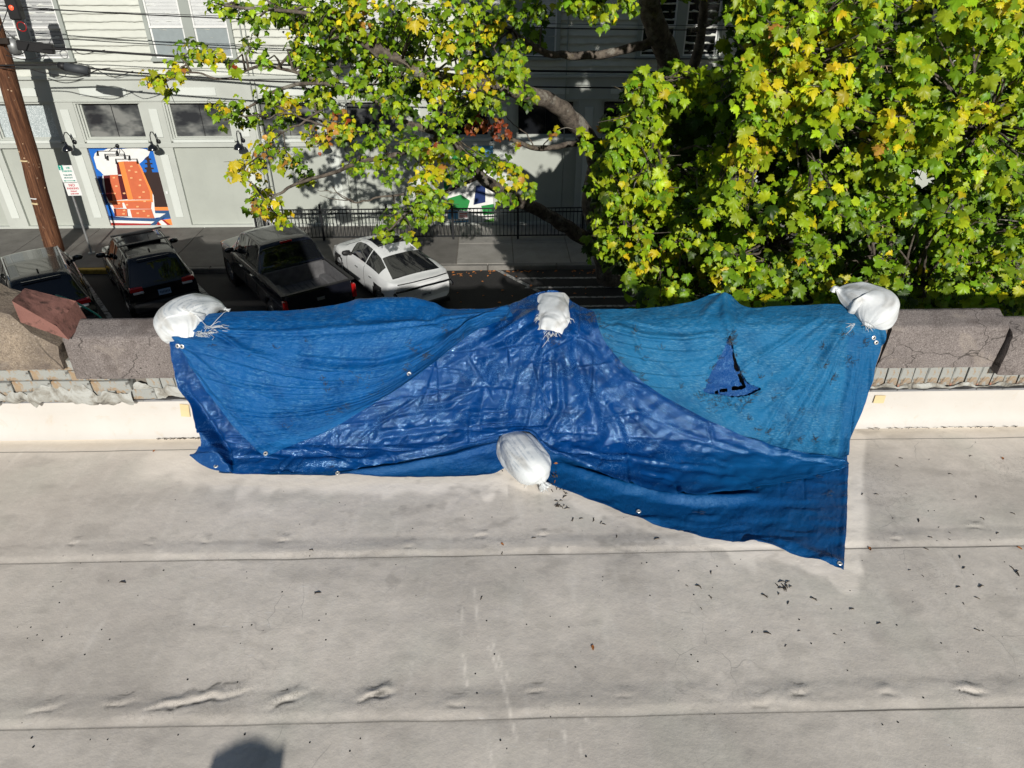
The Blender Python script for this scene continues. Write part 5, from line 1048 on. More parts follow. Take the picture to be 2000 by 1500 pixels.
    for sgn in (1, -1):
        for (a_, b_) in spec['side_glass']:
            msk = side_gl & (cx > a_) & (cx < b_) & (np.sign(cen[:, 1]) == sgn); piece('side_window', msk, M['glass_dark'], -.012)
    piece('windscreen', ws, M['glass_dark'], -.008); piece('rear_window', rs, M['glass_dark'], -.008)
    if spec.get('sunroof'): piece('sunroof', sr, M['glass_dark'], .002)
    # end caps, floor
    b = MB()
    for i, nm_ in ((0, 'tail_panel'), (len(xs_) - 1, 'nose_panel')):
        b = MB(); b.add([P[i, k] for k in range(nF)], [tuple(range(nF))]); b.build(nm_, spec['paint'], root)
    b = MB(); b.box(.1, L - .25, -wid.max() * .78, wid.max() * .78, float(zb.min()) + .0, float(zb.min()) + .05); b.box(.25, L - .5, -wid.max() * .70, wid.max() * .70, .3, .62); b.build('underbody', M['black_plastic'], root)
    R_ = spec['wr_']; tw = .20
    for wx in spec['wheels']:
        for sg in (1, -1):
            y0 = sg * (wid.max() - .14)
            tb = MB(); MT = Matrix.Translation((wx, y0, R_)) @ Matrix.Rotation(math.radians(90) * -sg, 4, 'X')
            tb.lathe([(R_ * .62, -.09), (R_ * .93, -.10), (R_, -.07), (R_, .07), (R_ * .93, .10), (R_ * .62, .09)], 32, MT); ty = tb.build('tyre', M['rubber'], root, True)
            wl = MB(); wl.lathe([(.001, .05), (.05, .06), (.07, .05)], 14, MT); wl.lathe([(R_ * .60, .09), (R_ * .64, .095), (R_ * .64, -.05), (R_ * .58, -.05), (R_ * .58, .08)], 32, MT)
            for q in range(10):
                a = 2 * math.pi * q / 10; p0 = MT @ Vector((.05 * math.cos(a), .05 * math.sin(a), .05)); p1 = MT @ Vector((R_ * .6 * math.cos(a), R_ * .6 * math.sin(a), .075)); wl.tube([p0, p1], .018, 5)
            wl.lathe([(.001, -.02), (R_ * .6, -.02)], 24, MT); wl.build('rim', M[spec.get('rim', 'steel')], root, False)
            wb = MB(); wb.lathe([(R_ * 1.2, -.28), (R_ * 1.2, .10)], 28, MT); wb.lathe([(.001, -.27), (R_ * 1.2, -.27)], 28, MT); wb.build('wheel_arch', M['black_plastic'], root, fix=False)
    # shared small parts
    def at(x_, k_, sg=1):
        i = int(np.clip(x_ / L * (len(xs_) - 1), 0, len(xs_) - 1)); k_ = k_ if sg > 0 else nF - 1 - k_; return V(P[i, k_])
    for sg in (1, -1):
        mx = spec['mirror']; p = at(mx, 10, sg); b = MB(); b.box(-.06, .05, min(0, sg * .06) - .02, max(0, sg * .06) + .02, -.02, .03); b.box(-.135, -.135, 0, 0, 0, 0) if False else None; b.lathe([(.001, -.07), (.07, -.05), (.095, 0), (.08, .06), (.001, .08)], 14, Matrix.Translation((0, sg * .15, .05)) @ Matrix.Scale(1.35, 4, (0, 1, 0)) @ Matrix.Scale(.75, 4, (1, 0, 0)))
        o = b.build('wing_mirror', spec.get('mirror_mat', spec['paint']), root, True); o.location = p
        for hx in spec['handles']:
            p = at(hx, 6, sg); b = MB(); b.box(-.09, .09, min(0, sg * .03), max(0, sg * .03), -.014, .014, 0, .005); o = b.build('door_handle', M[spec.get('handle', 'black_plastic')], root); o.location = p
        for dx in spec['doors']:
            i = int(dx / L * (len(xs_) - 1)); b = MB(); ks = range(2, 10); b.tube([P[i, k if sg > 0 else nF - 1 - k] + np.array([0, sg * .0015, 0]) for k in ks], .005, 4); b.build('door_gap', M['black_plastic'], root, fix=False)
    if spec.get('rails'):
        a_, b_ = spec['rails']
        for sg in (1, -1):
            pts = [at(x_, 16, sg) + Vector((0, 0, .035 if 0 < q < 8 else 0)) for q, x_ in enumerate(np.linspace(a_, b_, 9))]; m_b = MB(); m_b.tube(pts, .017, 8); m_b.build('roof_rail', M[spec.get('rail_mat', 'dark_metal')], root, True)
    if spec.get('fin'):
        p = V(P[int(spec['fin'] / L * (len(xs_) - 1)), nK - 1]); b = MB(); b.prism([(-.09, 0), (.09, 0), (-.03, .075), (-.07, .07)], 'y', -.018, .018); o = b.build('antenna_fin', spec['paint'], root); o.location = p
    return P, xs_, nK, nF, at
def number_plate(root, x, z, txt_mat='plate_b', chars='C'):
    pl = MB(); pl.box(-.006, 0, -.155, .155, -.078, .078, 0, .002); o = pl.build('number_plate', M[txt_mat], root); o.location = (x, 0, z)
    ch = MB()
    for k in range(7): ch.box(-.0085, -.0065, -.125 + k * .036, -.105 + k * .036, -.03, .03)
    ch.build('plate_characters', plain('plate_ink', (.03, .04, .10), .6, .3, var=0), o)
HEAD = math.atan2(.80, -.60)
def place_car(name, label, u, v, rz=0.0, z=.0, cat='car', back=0.0):
    p = onz(u, v, STREET + z) - np.array([math.cos(HEAD + rz), math.sin(HEAD + rz), 0]) * back; r = empty(name, (float(p[0]), float(p[1]), STREET), HEAD + rz); tag(r, label, cat, 'vehicles parked at an angle to the kerb'); return r
suv = dict(L=4.75, w=[(0, .86), (.4, .91), (3.8, .92), (4.75, .82)], zb=[(0, .42), (.5, .25), (4.2, .24), (4.75, .36)], belt=[(0, .98), (.5, 1.03), (2.8, 1.00), (3.4, .98), (4.3, .90), (4.75, .66)],
           top=[(0, .98), (.06, 1.06), (.5, 1.60), (.7, 1.66), (1.6, 1.70), (2.5, 1.67), (2.75, 1.58), (3.5, 1.03), (4.3, .93), (4.75, .68)], wr=[(0, .80), (.5, .60), (1.5, .61), (2.5, .62), (3.5, .78), (4.75, .72)],
           side_glass=[(.42, 1.12), (1.20, 2.05), (2.14, 2.95)], windscreen=(2.78, 3.42), rear_glass=(.10, .50), wheels=(.95, 3.75), wr_=.36, mirror=2.98, handles=(1.35, 2.3), doors=(1.16, 2.10, 3.1), rails=(.75, 2.65), fin=.85, paint=M['paint_black'])
def suv_details(r, at, spec, tail='red'):
    for sg in (1, -1):
        b = MB(); b.box(-.02, .20, sg * .60 - .16, sg * .60 + .16, -.05, .07, 0, .02); o = b.build('tail_light', M['red_lens'], r); o.location = (.05, sg * .04, .98)
        b = MB(); b.box(-.025, .10, sg * .57 - .13, sg * .57 + .13, -.06, .0, 0, .015); o = b.build('reverse_light', M['clear_lens'], r); o.location = (.04, sg * .04, .93)
        b = MB(); b.box(-.1, .1, -.14, .14, -.05, .05, 0, .03); o = b.build('headlight', M['clear_lens'], r); o.location = (spec['L'] - .28, sg * .66, .76)
    b = MB(); b.box(-.06, .12, -.80, .80, .36, .62, 0, .05); o = b.build('rear_bumper', M['black_plastic'], r)
    b = MB(); b.box(-.02, .02, -.40, .40, -.03, .0, 0, .01); o = b.build('roof_spoiler', spec['paint'], r); o.location = (.42, 0, 1.63)
    number_plate(r, -.012, .82, 'plate_b')
r = place_car('parked_car', 'black estate SUV with roof bars and a small pale blue number plate', 322, 570, z=.70, rz=-.05); car_suv = r; r.scale = (.82, .86, .88)
out = vehicle(r, suv); suv_details(r, out[4], suv)
for x_ in (1.35, 2.3):
    b = MB(); b.box(-.05, .05, -.66, .66, 0, .03, 0, .01); o = b.build('cross_bar', M['dark_metal'], r); o.location = (x_, 0, 1.745)
b = MB(); b.prism([(-.55, 0), (.55, 0), (.50, .02), (-.50, .03)], 'y', -.42, .42); o = b.build('sunroof', M['glass_dark'], r); o.location = (1.85, 0, 1.705)
suv2 = dict(suv); suv2.update(paint=M['paint_grey'], rail_mat='chrome', L=4.8, wheels=(.95, 3.8))
r = place_car('parked_car', 'dark grey SUV at the left edge, its glossy roof mirroring the pale building', 78, 541, rz=-.04, z=1.48, back=.42); r.scale = (.86, .92, .90)
out = vehicle(r, suv2); suv_details(r, out[4], suv2)
sedan = dict(L=4.9, w=[(0, .80), (.35, .88), (1.0, .925), (2.5, .90), (3.9, .92), (4.9, .80)], zb=[(0, .34), (.5, .20), (4.4, .18), (4.9, .26)], belt=[(0, .90), (.3, .96), (1.2, .96), (3.2, .88), (4.2, .80), (4.75, .66), (4.9, .52)],
             top=[(0, .91), (.10, .965), (.45, .985), (.9, 1.12), (1.5, 1.30), (2.0, 1.38), (2.5, 1.39), (2.9, 1.33), (3.75, .95), (4.3, .84), (4.75, .68), (4.9, .54)], wr=[(0, .74), (.5, .70), (1.5, .54), (2.5, .53), (2.9, .55), (3.8, .74), (4.9, .64)],
             side_glass=[(1.05, 1.95), (2.02, 3.05)], windscreen=(2.95, 3.72), rear_glass=(.52, 1.42), wheels=(1.02, 3.9), wr_=.345, mirror=3.05, handles=(1.5, 2.5), doors=(1.99, 3.25), fin=None, paint=M['paint_white'], tail_round=.34, sunroof=(1.95, 2.75), mirror_mat=M['black_plastic'], handle='chrome')
r = place_car('parked_car', 'white fastback sedan with black window glass, under the maple branches', 832, 574, rz=-.08, z=.53); r.scale = (.84, .90, .88)
out = vehicle(r, sedan)
b = MB(); b.tube([(.10, -.78, .80), (.0, -.55, .83), (-.03, 0, .85), (.0, .55, .83), (.10, .78, .80)], .030, 8); b.build('tail_light_bar', M['glass_dark'], r, True)
b = MB(); b.tube([(.16, -.70, .965), (.06, -.35, .99), (.04, 0, 1.0), (.06, .35, .99), (.16, .70, .965)], .016, 6); b.build('boot_spoiler', M['black_plastic'], r, True)
b = MB(); b.box(-.03, .10, -.70, .70, .22, .36, 0, .03); b.build('rear_diffuser', M['black_plastic'], r); number_plate(r, -.03, .62, 'plate_w')
for sg in (1, -1):
    b = MB(); b.box(-.1, .1, -.13, .13, -.03, .03, 0, .02); o = b.build('headlight', M['clear_lens'], r); o.location = (4.52, sg * .62, .66)
    b = MB(); b.prism([(.14, .78), (.0, .72), (.02, .64), (.22, .70)], 'y', sg * .80 - .02, sg * .80 + .02); b.build('tail_light', M['glass_dark'], r)
# crew-cab pickup
r = place_car('pickup_truck', 'black crew-cab pickup truck with open bed and red light above its rear window', 627, 582, rz=-.04, z=.90, cat='pickup truck')
r.scale = (.80, .87, .87)
truck = dict(L=5.9, w=[(0, .95), (2.0, .98), (5.2, .99), (5.9, .88)], zb=[(0, .62), (.4, .45), (5.3, .42), (5.9, .55)], belt=[(0, 1.28), (2.0, 1.28), (2.1, 1.28), (4.4, 1.24), (5.5, 1.16), (5.9, .92)],
             top=[(0, 1.28), (1.86, 1.28), (1.93, 1.34), (2.12, 1.86), (2.3, 1.93), (3.4, 1.95), (3.75, 1.88), (4.45, 1.28), (5.5, 1.20), (5.9, .94)], wr=[(0, .92), (1.95, .86), (2.2, .68), (3.6, .69), (4.5, .86), (5.9, .8)],
             side_glass=[(2.2, 3.05), (3.14, 3.98)], windscreen=(3.72, 4.40), rear_glass=(1.92, 2.12), wheels=(1.15, 4.95), wr_=.41, mirror=4.0, handles=(2.45, 3.35), doors=(2.15, 3.10, 4.15), paint=M['paint_blueblack'], fin=None, handle='chrome')
class _T: pass
P, xs_, nK, nF, at = vehicle(r, truck)
for o in list(r.children):
    if o.name.startswith('body') or o.name.startswith('tail_panel'):
        me = o.data; import bmesh
        bm = bmesh.new(); bm.from_mesh(me)
        kill = [f for f in bm.faces if (f.calc_center_median().x < 1.84 and abs(f.calc_center_median().y) < .86 and f.calc_center_median().z > 1.2)]
        if o.name.startswith('tail_panel'): kill = [f for f in bm.faces if f.calc_center_median().x < 1]
        bmesh.ops.delete(bm, geom=kill, context='FACES'); bm.to_mesh(me); bm.free()
b = MB(); b.box(.08, 1.86, -.80, .80, .80, .84); b.box(.08, 1.86, -.86, -.80, .80, 1.27); b.box(.08, 1.86, .80, .86, .80, 1.27); b.box(1.80, 1.88, -.80, .80, .84, 1.29)
for k in range(9): b.box(.12, 1.78, -.72 + k * .17, -.66 + k * .17, .84, .852)
for sg in (1, -1): b.box(.75, 1.55, sg * .66 - .12, sg * .66 + .12, .84, 1.02, 0, .02)
b.build('truck_bed', M['bedliner'], r)
b = MB(); b.box(.0, .08, -.84, .84, .62, 1.30, 0, .02); b.build('tailgate', M['paint_blueblack'], r)
b = MB(); b.box(.02, 1.86, -.955, -.85, 1.285, 1.315, 0, .01); b.box(.02, 1.86, .85, .955, 1.285, 1.315, 0, .01); b.box(-.005, .09, -.84, .84, 1.30, 1.325, 0, .008); b.build('bed_rail_cap', M['black_plastic'], r)
b = MB(); b.box(-.01, .0, -.10, .10, -.03, .05, 0, .003); o = b.build('tailgate_emblem', M['steel'], r); o.location = (-.002, 0, 1.02)
b = MB(); b.box(-.16, .04, -.92, .92, .48, .66, 0, .04); b.build('rear_bumper', M['chrome'], r)
for sg in (1, -1):
    b = MB(); b.box(-.015, .10, sg * .90 - .05, sg * .90 + .06, .82, 1.18, 0, .015); b.build('tail_light', M['red_lens'], r)
    b = MB(); b.box(-.12, .12, -.16, .16, -.10, .10, 0, .03); o = b.build('headlight', M['amber_lens'], r); o.location = (5.66, sg * .70, .98)
b = MB(); b.box(-.02, .03, -.16, .16, -.02, .025, 0, .008); o = b.build('third_brake_light', M['red_lens'], r); o.location = (2.13, .0, 1.905)
number_plate(r, -.17, .60, 'plate_w')

# ------------------------------------------------------------------ utility pole, wires, street signs
m_ = Mat('creosoted_wood', (.20, .08, .035), .85, .25)
c_ = m_.ramp(m_.noise(1.0, 6, .7, m_.mapping((26, 26, 1.3))), [(.3, (.030, .013, .008)), (.52, (.115, .050, .026)), (.75, (.26, .125, .065))]); c_ = m_.mix(m_.ramp(m_.noise(9, 3, .6), [(.68, 0.0), (.74, .7)]), c_, (.42, .32, .24)); m_.color(c_); m_.bump(m_.noise(1.0, 5, .7, m_.mapping((40, 40, 2))), .7, .02); M['pole'] = m_.m
pb = V(onz(108, 492, WALK)); ptop = V(ony(-40, -50, 19.35)); dirp = (ptop - pb).normalized(); pole = empty('utility_pole', tuple(pb)); tag(pole, 'tall brown timber utility pole leaning at the left edge', 'utility pole')
b = MB(); n = 26; b.tube([dirp * (9.2 * i / n - .1) + Vector((.01 * math.sin(i), .01 * math.cos(i * 1.7), 0)) for i in range(n + 1)], [.235 - .055 * i / n for i in range(n + 1)], 20); b.build('shaft', M['pole'], pole, True)
rr = random.Random(5); kb = MB()
for k in range(34):
    h = rr.uniform(.3, 7.5); a = rr.uniform(math.pi, 2 * math.pi); rad = .225 - .055 * h / 9.2; d = Vector((math.cos(a), math.sin(a), 0)); c0 = dirp * h + d * rad; kb.lathe([(.001, .016), (.014, .013), (.024, 0)], 8, Matrix.Translation(c0) @ d.to_track_quat('Z', 'Y').to_matrix().to_4x4())
o = kb.build('knots', plain('pale_knot', (.40, .27, .17), .9, .2, var=.4, vs=30), pole); o['kind'] = 'stuff'
def on_pole(u, v):
    d_ = ray(u, v); h = 0; best = None
    for i in range(400):
        q = pb + dirp * (i * .022); pp = q - Vector((0, 0, CZ)); w_ = pp.dot(V(_fw)); vv = 750 - FPX * pp.dot(V(_up)) / w_
        if best is None or abs(vv - v) < best[0]: best = (abs(vv - v), i * .022)
    return best[1]
for v, mt, hh, nm, ww in ((311, 'tape', .022, 'yellow_tag', .15), (383, 'white', .018, 'white_tag', .11), (393, 'tape', .03, 'cream_tag', .11)):
    h = on_pole(60, v); rad = .235 - .055 * h / 9.2; b = MB(); b.tube([dirp * (h + e) + Vector((math.cos(a) * (rad + .004), math.sin(a) * (rad + .004), 0)) for e, a in ((0, math.radians(250 - 20)), (0, math.radians(262)), (0, math.radians(275 + (ww - .1) * 200)))], hh, 4); b.build(nm, M[mt], pole)
b = MB(); q = dirp * on_pole(20, 78); b.box(-1.2, .42, -.30, -.18, -.06, .06, 0, .01); o = b.build('crossarm', plain('dark_timber', (.035, .028, .024), .9, .2, var=.3), pole); o.location = q
b = MB(); b.cyl((0, 0, 0), (0, 0, .32), .13, 18); b.cyl((0, 0, .32), (0, 0, .38), .09, 14); o = b.build('meter_can', M['galv'], pole, True); o.location = dirp * on_pole(30, 100) + Vector((.42, -.1, -.05)); 
b = MB(); b.box(-.42, .42, -.06, .06, -.11, .11, 0, .02); o = b.build('splice_box', M['black_plastic'], pole); o.location = V(ony(70, 92, 19.1)) - pb; o.rotation_euler = (0, .12, 0)
def wire(pts, r_, label, name='overhead_wire', cat='wire', grp='overhead wires crossing the street front'):
    P_ = np.array([np.array(ony(u, v, y)) for u, v, y in pts]); C2 = catmull(P_, np.linspace(0, 1, 60)) if len(pts) > 2 else P_
    b = MB(); b.tube(list(C2), r_, 6); o = b.build(name, M['cable'], None, True, fix=False); tag(o, label, cat, grp)
    return o
wire([(-30, 8, 19.1), (96, 18, 19.1), (330, 31, 19.0), (620, 42, 18.9), (1000, 53, 18.8), (1450, 58, 18.6), (2050, 40, 18.4)], .014, 'thin black wire highest across the frame, above the upper windows')
wire([(-30, 20, 19.0), (100, 20, 19.0), (250, 25, 19.0), (620, 36, 18.9), (1400, 50, 18.6), (2050, 34, 18.4)], .007, 'very thin wire running just under the highest one')
wire([(60, 78, 19.1), (140, 77, 19.0), (220, 82, 19.0), (330, 88, 19.0), (560, 99, 18.9), (900, 108, 18.8), (1500, 115, 18.5), (2050, 100, 18.4)], .011, 'thin wire passing over the lower sashes of the paired windows')
wire([(60, 96, 19.1), (132, 96, 19.0), (220, 102, 19.0), (420, 116, 19.0), (560, 127, 18.9), (900, 136, 18.8), (1500, 142, 18.5), (2050, 130, 18.4)], .028, 'thickest black cable bundle, second from the bottom')
wire([(-20, 128, 19.0), (60, 127, 19.0), (125, 126, 19.0), (200, 136, 19.0), (330, 147, 19.0), (560, 160, 18.9), (900, 168, 18.8), (1500, 172, 18.5), (2050, 160, 18.4)], .022, 'lowest thick cable carrying the grey splice case')
wire([(0, 133, 18.95), (50, 134, 18.95), (90, 143, 18.95), (150, 151, 18.95), (190, 137, 18.95), (215, 133, 18.95)], .013, 'slack loop of cable hanging under the splice case')
wire([(125, 126, 18.96), (150, 123, 18.96), (180, 131, 18.96), (205, 145, 18.96), (225, 150, 18.96), (260, 139, 18.96)], .010, 'small drooping loop of cable right of the splice case')
wire([(140, 95, 18.97), (160, 106, 18.97), (185, 101, 18.97), (205, 98, 18.97)], .009, 'short sagging jumper between the middle cables')
wire([(8, 92, 19.0), (25, 106, 19.0), (45, 104, 19.0), (55, 85, 19.0)], .010, 'curled black cable tail beside the pole head')
wire([(12, 108, 19.0), (50, 116, 19.0), (90, 108, 19.0)], .012, 'short drooping cable below the pole crossarm')
wire([(20, 5, 19.0), (0, 60, 19.0), (-10, 90, 19.0)], .010, 'steep guy wire left of the red signal lamp'); wire([(-5, 45, 19.0), (30, 78, 19.0)], .007, 'short crossing guy wire above the crossarm')
p = V(ony(148, 135, 18.98)); r_ = empty('splice_case', tuple(p)); tag(r_, 'grey cylindrical cable splice case hanging on the lowest cable', 'splice case')
b = MB(); b.tube([(-.22, 0, .05), (.30, 0, -.04)], .105, 14); b.build('case', M['galv_dark'] if 'galv_dark' in M else plain('grey_case', (.045, .05, .056), .6, .4, var=.2), r_, True)
b = MB(); b.tube([(-.38, 0, .10), (-.22, 0, .05)], [.07, .10], 14); b.build('end_cap', M['black_plastic'], r_, True)
p = V(ony(28, 18, 19.0)); r_ = empty('signal_light', tuple(p)); tag(r_, 'black signal head with a lit red lens at the top left corner', 'signal light')
b = MB(); b.box(-.13, .15, -.10, .12, -.22, .30, 0, .03); b.build('housing', M['black_plastic'], r_)
ml = Mat('lit_red_lens', (.6, .05, .02), .3); ml.b.inputs['Emission Color'].default_value = (1, .10, .04, 1); ml.b.inputs['Emission Strength'].default_value = 1.6
b = MB(); b.lathe([(.001, .02), (.04, .015), (.055, 0)], 14, Matrix.Translation((-.0, -.105, .04)) @ Matrix.Rotation(math.radians(90), 4, 'X')); b.build('red_lens', ml.m, r_, True)
b = MB(); b.lathe([(.09, 0), (.10, .01), (.11, 0)], 20, Matrix.Translation((.06, -.04, -.36)) @ Matrix.Rotation(math.radians(90), 4, 'X')); b.build('hook_ring', M['red_lens'], r_, True)
# sign post
sp = V(onz(179, 494, WALK)); post = empty('sign_post', tuple(sp)); tag(post, 'slim steel street sign post beside the utility pole', 'sign post')
topz = float(ony(128, 322, sp.y)[2]) - WALK; lean = Vector((float(ony(122, 322, sp.y)[0]) - sp.x, 0, topz))
b = MB(); b.tube([(0, 0, 0), lean], .030, 8); b.build('shaft', M['galv'], post); b = MB(); b.cyl((0, 0, 0), (0, 0, .02), .09, 12); b.build('foot_plate', M['galv'], post)
def sign_at(u0, v0, u1, v1, label, mat, lines, cat='parking sign'):
    y = sp.y - .04; a = ony(u0, v0, y); c = ony(u1, v1, y); ww, hh = 27 / 72., abs(a[2] - c[2]); cx = (a[0] + c[0]) / 2; r_ = empty('parking_sign', (cx, y, (a[2] + c[2]) / 2)); r_.rotation_euler = (0, math.radians(-1), 0); tag(r_, label, cat)
    b = MB(); b.box(-ww / 2, ww / 2, -.004, .004, -hh / 2, hh / 2, 0, .002); b.build('plate', M['white'], r_)
    for (txt, x_, z_, sz, mt) in lines: text_mesh(txt, sz, r_, M[mt], (x_, -.007, z_), (math.radians(90), 0, 0), bold=.002)
    return r_, ww, hh
M['sign_green'] = plain('sign_green', (.01, .30, .22), .5, .3, var=0); M['sign_red'] = plain('sign_red', (.50, .03, .05), .5, .3, var=0); M['sign_ink'] = plain('sign_grey_ink', (.05, .20, .18), .5, .3, var=0)
r_, ww, hh = sign_at(120, 323, 143, 356, 'upper white sign with a green 2 block and green lettering for two hour parking', None, [('HR', .07, .15, .075, 'sign_green'), ('PARKING', .02, .07, .06, 'sign_green'), ('7AM-6PM', 0, -.03, .055, 'sign_ink'), ('MON-SAT', 0, -.10, .05, 'sign_ink')])
b = MB(); b.box(-ww / 2 + .01, -ww / 2 + .13, -.0065, -.005, .10, .22); b.build('green_block', M['sign_green'], r_); text_mesh('2', .13, r_, M['white'], (-ww / 2 + .07, -.009, .16), (math.radians(90), 0, 0))
b = MB(); b.box(-.12, .12, -.0065, -.005, -.185, -.170); b.prism([(-.16, -.178), (-.11, -.155), (-.11, -.20)], 'y', -.0065, -.005); b.prism([(.16, -.178), (.11, -.155), (.11, -.20)], 'y', -.0065, -.005); b.build('double_arrow', M['sign_green'], r_)
sign_at(132, 357, 154, 382, 'lower white sign with red NO PARKING lettering on the steel post', None, [('NO', 0, .105, .10, 'sign_red'), ('PARKING', 0, .02, .072, 'sign_red'), ('FRIDAY', 0, -.055, .05, 'sign_red'), ('2AM-5AM', 0, -.12, .05, 'sign_red')])

# ------------------------------------------------------------------ maples
def leaf_shape():
    A_ = [(0, -.04), (.10, -.02), (.28, -.12), (.28, .00), (.44, .06), (.38, .15), (.57, .36), (.42, .38), (.42, .52), (.26, .47), (.27, .64), (.16, .66), (.11, .80), (0, .98)]
    R_ = A_ + [(-x, y) for x, y in A_[-2:0:-1]]; return np.array(R_) - np.array([0, .25])
LS = leaf_shape(); NL = len(LS)
def leaf_verts(bend=.25, fold=.16):
    z = -bend * (LS[:, 1] ** 2) - fold * np.abs(LS[:, 0]) + .06 * np.sin(LS[:, 0] * 14); V_ = np.concatenate([[[0, 0, .03]], np.column_stack([LS, z])]); return V_
LV = [leaf_verts(.15, .12), leaf_verts(.40, .35), leaf_verts(.75, .25), leaf_verts(.30, -.22), leaf_verts(.9, .5), leaf_verts(-.2, .45)]
LF = np.array([(0, 1 + i, 1 + (i + 1) % NL) for i in range(NL)])
m_ = Mat('maple_leaf', (.1, .2, .02), .42, .35); col = m_.attr('leafcol', 'Color'); c_ = m_.mix(m_.math('MULTIPLY', m_.ramp(m_.noise(22, 3, .6), [(.35, 0.0), (.75, 1.0)]), .28), col, (.05, .10, .012))
gi = m_.N.new('ShaderNodeNewGeometry'); c_ = m_.mix(m_.math('MULTIPLY', gi.outputs['Backfacing'], .25), c_, (.17, .25, .06)); m_.color(c_)
tr = m_.N.new('ShaderNodeBsdfTranslucent'); m_.L.new(m_.mix(1.0, c_, (1.0, 1.0, .45), 'MULTIPLY'), tr.inputs[0]); mx_ = m_.N.new('ShaderNodeMixShader'); mx_.inputs[0].default_value = .30
m_.L.new(m_.b.outputs[0], mx_.inputs[1]); m_.L.new(tr.outputs[0], mx_.inputs[2]); m_.L.new(mx_.outputs[0], m_.N['Material Output'].inputs['Surface']); M['leaf'] = m_.m
m_ = Mat('mossy_bark', (.12, .10, .08), .92, .2); c_ = m_.ramp(m_.noise(9, 6, .7), [(.35, (.055, .045, .038)), (.6, (.16, .135, .11))]); c_ = m_.mix(m_.ramp(m_.noise(3.1, 5, .7), [(.54, 0.0), (.64, .7)]), c_, (.30, .29, .25)); c_ = m_.mix(m_.ramp(m_.noise(2.3, 4, .7), [(.60, 0.0), (.72, .8)]), c_, (.13, .115, .03)); m_.color(c_); m_.bump(m_.noise(24, 6, .7), .9, .03); M['bark'] = m_.m
M['seed'] = plain('dry_maple_seed', (.52, .36, .19), .7, .3, var=.25, vs=30)
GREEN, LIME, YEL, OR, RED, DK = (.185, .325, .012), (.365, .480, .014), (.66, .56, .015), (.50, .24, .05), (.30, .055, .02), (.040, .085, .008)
def leaf_cloud(clumps, rng, face=(-.12, -.85, .50)):
    """clumps: (centre xyz, radius xyz, number, leaf size, palette[(colour, weight)]) -> positions, bases, sizes, colours"""
    Ps, Ns, Ss, Cs = [], [], [], []
    fvec = np.array(face) / np.linalg.norm(face)
    for (c0, rad, n, size, pal) in clumps:
        d = rng.normal(size=(n, 3)); d /= np.linalg.norm(d, axis=1)[:, None]; rr = rng.random(n) ** .45; pos = np.array(c0) + d * rr[:, None] * np.array(rad)
        pos[:, 2] += .25 * size * rng.normal(size=n)
        nr = .50 * d * np.array([1, 1, .6]) + fvec * .85 + np.array([0, 0, .28]) + rng.normal(size=(n, 3)) * .40; nr /= np.linalg.norm(nr, axis=1)[:, None]
        wts = np.array([w_ for _, w_ in pal], float); wts /= wts.sum(); ci = rng.choice(len(pal), n, p=wts); cc = np.array([c for c, _ in pal])[ci] * np.clip(1 + .22 * rng.normal(size=(n, 1)), .5, 1.6) * np.clip(1 + .08 * rng.normal(size=(n, 3)), .8, 1.2)
        Ps.append(pos); Ns.append(nr); Ss.append(size * np.clip(.92 + .36 * rng.normal(size=n), .35, 1.55)); Cs.append(cc)
    return np.concatenate(Ps), np.concatenate(Ns), np.concatenate(Ss), np.concatenate(Cs)
def leaf_bases(pos, nr, rng):
    n = len(pos); tip = np.array([0, -.25, -1.0]) + rng.normal(size=(n, 3)) * .45; tip -= nr * (tip * nr).sum(1)[:, None]; tip /= np.linalg.norm(tip, axis=1)[:, None]; side = np.cross(tip, nr); return side, tip, nr
def leaves_mesh(name, pos, nr, size, colr, rng, parent):
    sd, tp, nn = leaf_bases(pos, nr, rng); n = len(pos); k = rng.integers(0, len(LV), n); Vv = np.stack(LV)[k] * size[:, None, None]
    W_ = pos[:, None] + Vv[..., 0:1] * sd[:, None] + Vv[..., 1:2] * tp[:, None] + Vv[..., 2:3] * nn[:, None]; F = (LF[None] + (np.arange(n) * (NL + 1))[:, None, None]).reshape(-1, 3)
    C4 = np.concatenate([colr, np.ones((n, 1))], 1)[:, None].repeat(NL + 1, 1).reshape(-1, 4)
    me = arrmesh(name, W_.reshape(-1, 3) - np.array(parent.location), F, M['leaf'], smooth=False, attrs=dict(leafcol=C4)); o = link(name, me, None, parent); o['kind'] = 'stuff'; return o
def single_leaves(pos, nr, size, colr, rng, parent):
    sd, tp, nn = leaf_bases(pos, nr, rng); bank = []
    q = np.argsort(colr[:, 0] / (colr[:, 1] + .01)); groups = np.array_split(q, 12)
    for g in groups:
        mean = colr[g].mean(0); k = len(bank) % len(LV); me = arrmesh('leaf', LV[k], LF, M['leaf'], smooth=False, attrs=dict(leafcol=np.tile(np.append(mean, 1), (NL + 1, 1)))); bank.append(me)
        for i in g:
            o = bpy.data.objects.new('leaf', me); COL.objects.link(o); o.parent = parent
            R_ = Matrix((sd[i], tp[i], nn[i])).transposed().to_quaternion(); o.rotation_mode = 'QUATERNION'; o.rotation_quaternion = R_; o.location = V(pos[i]) - parent.location; o.scale = (float(size[i]),) * 3
def limb(mb, pts, r0, r1, n=10, wob=.03, seed=0):
    C_ = catmull(np.array(pts, float), np.linspace(0, 1, 8 * len(pts))); m = len(C_); rs = np.linspace(r0, r1, m) * (1 + .12 * vnoise(np.arange(m) * .5, np.zeros(m), seed)); 
    C_ = C_ + wob * np.stack([vnoise(np.arange(m) * .35, np.zeros(m), seed + k) for k in range(3)], -1); mb.tube(list(C_), list(rs), n); return C_
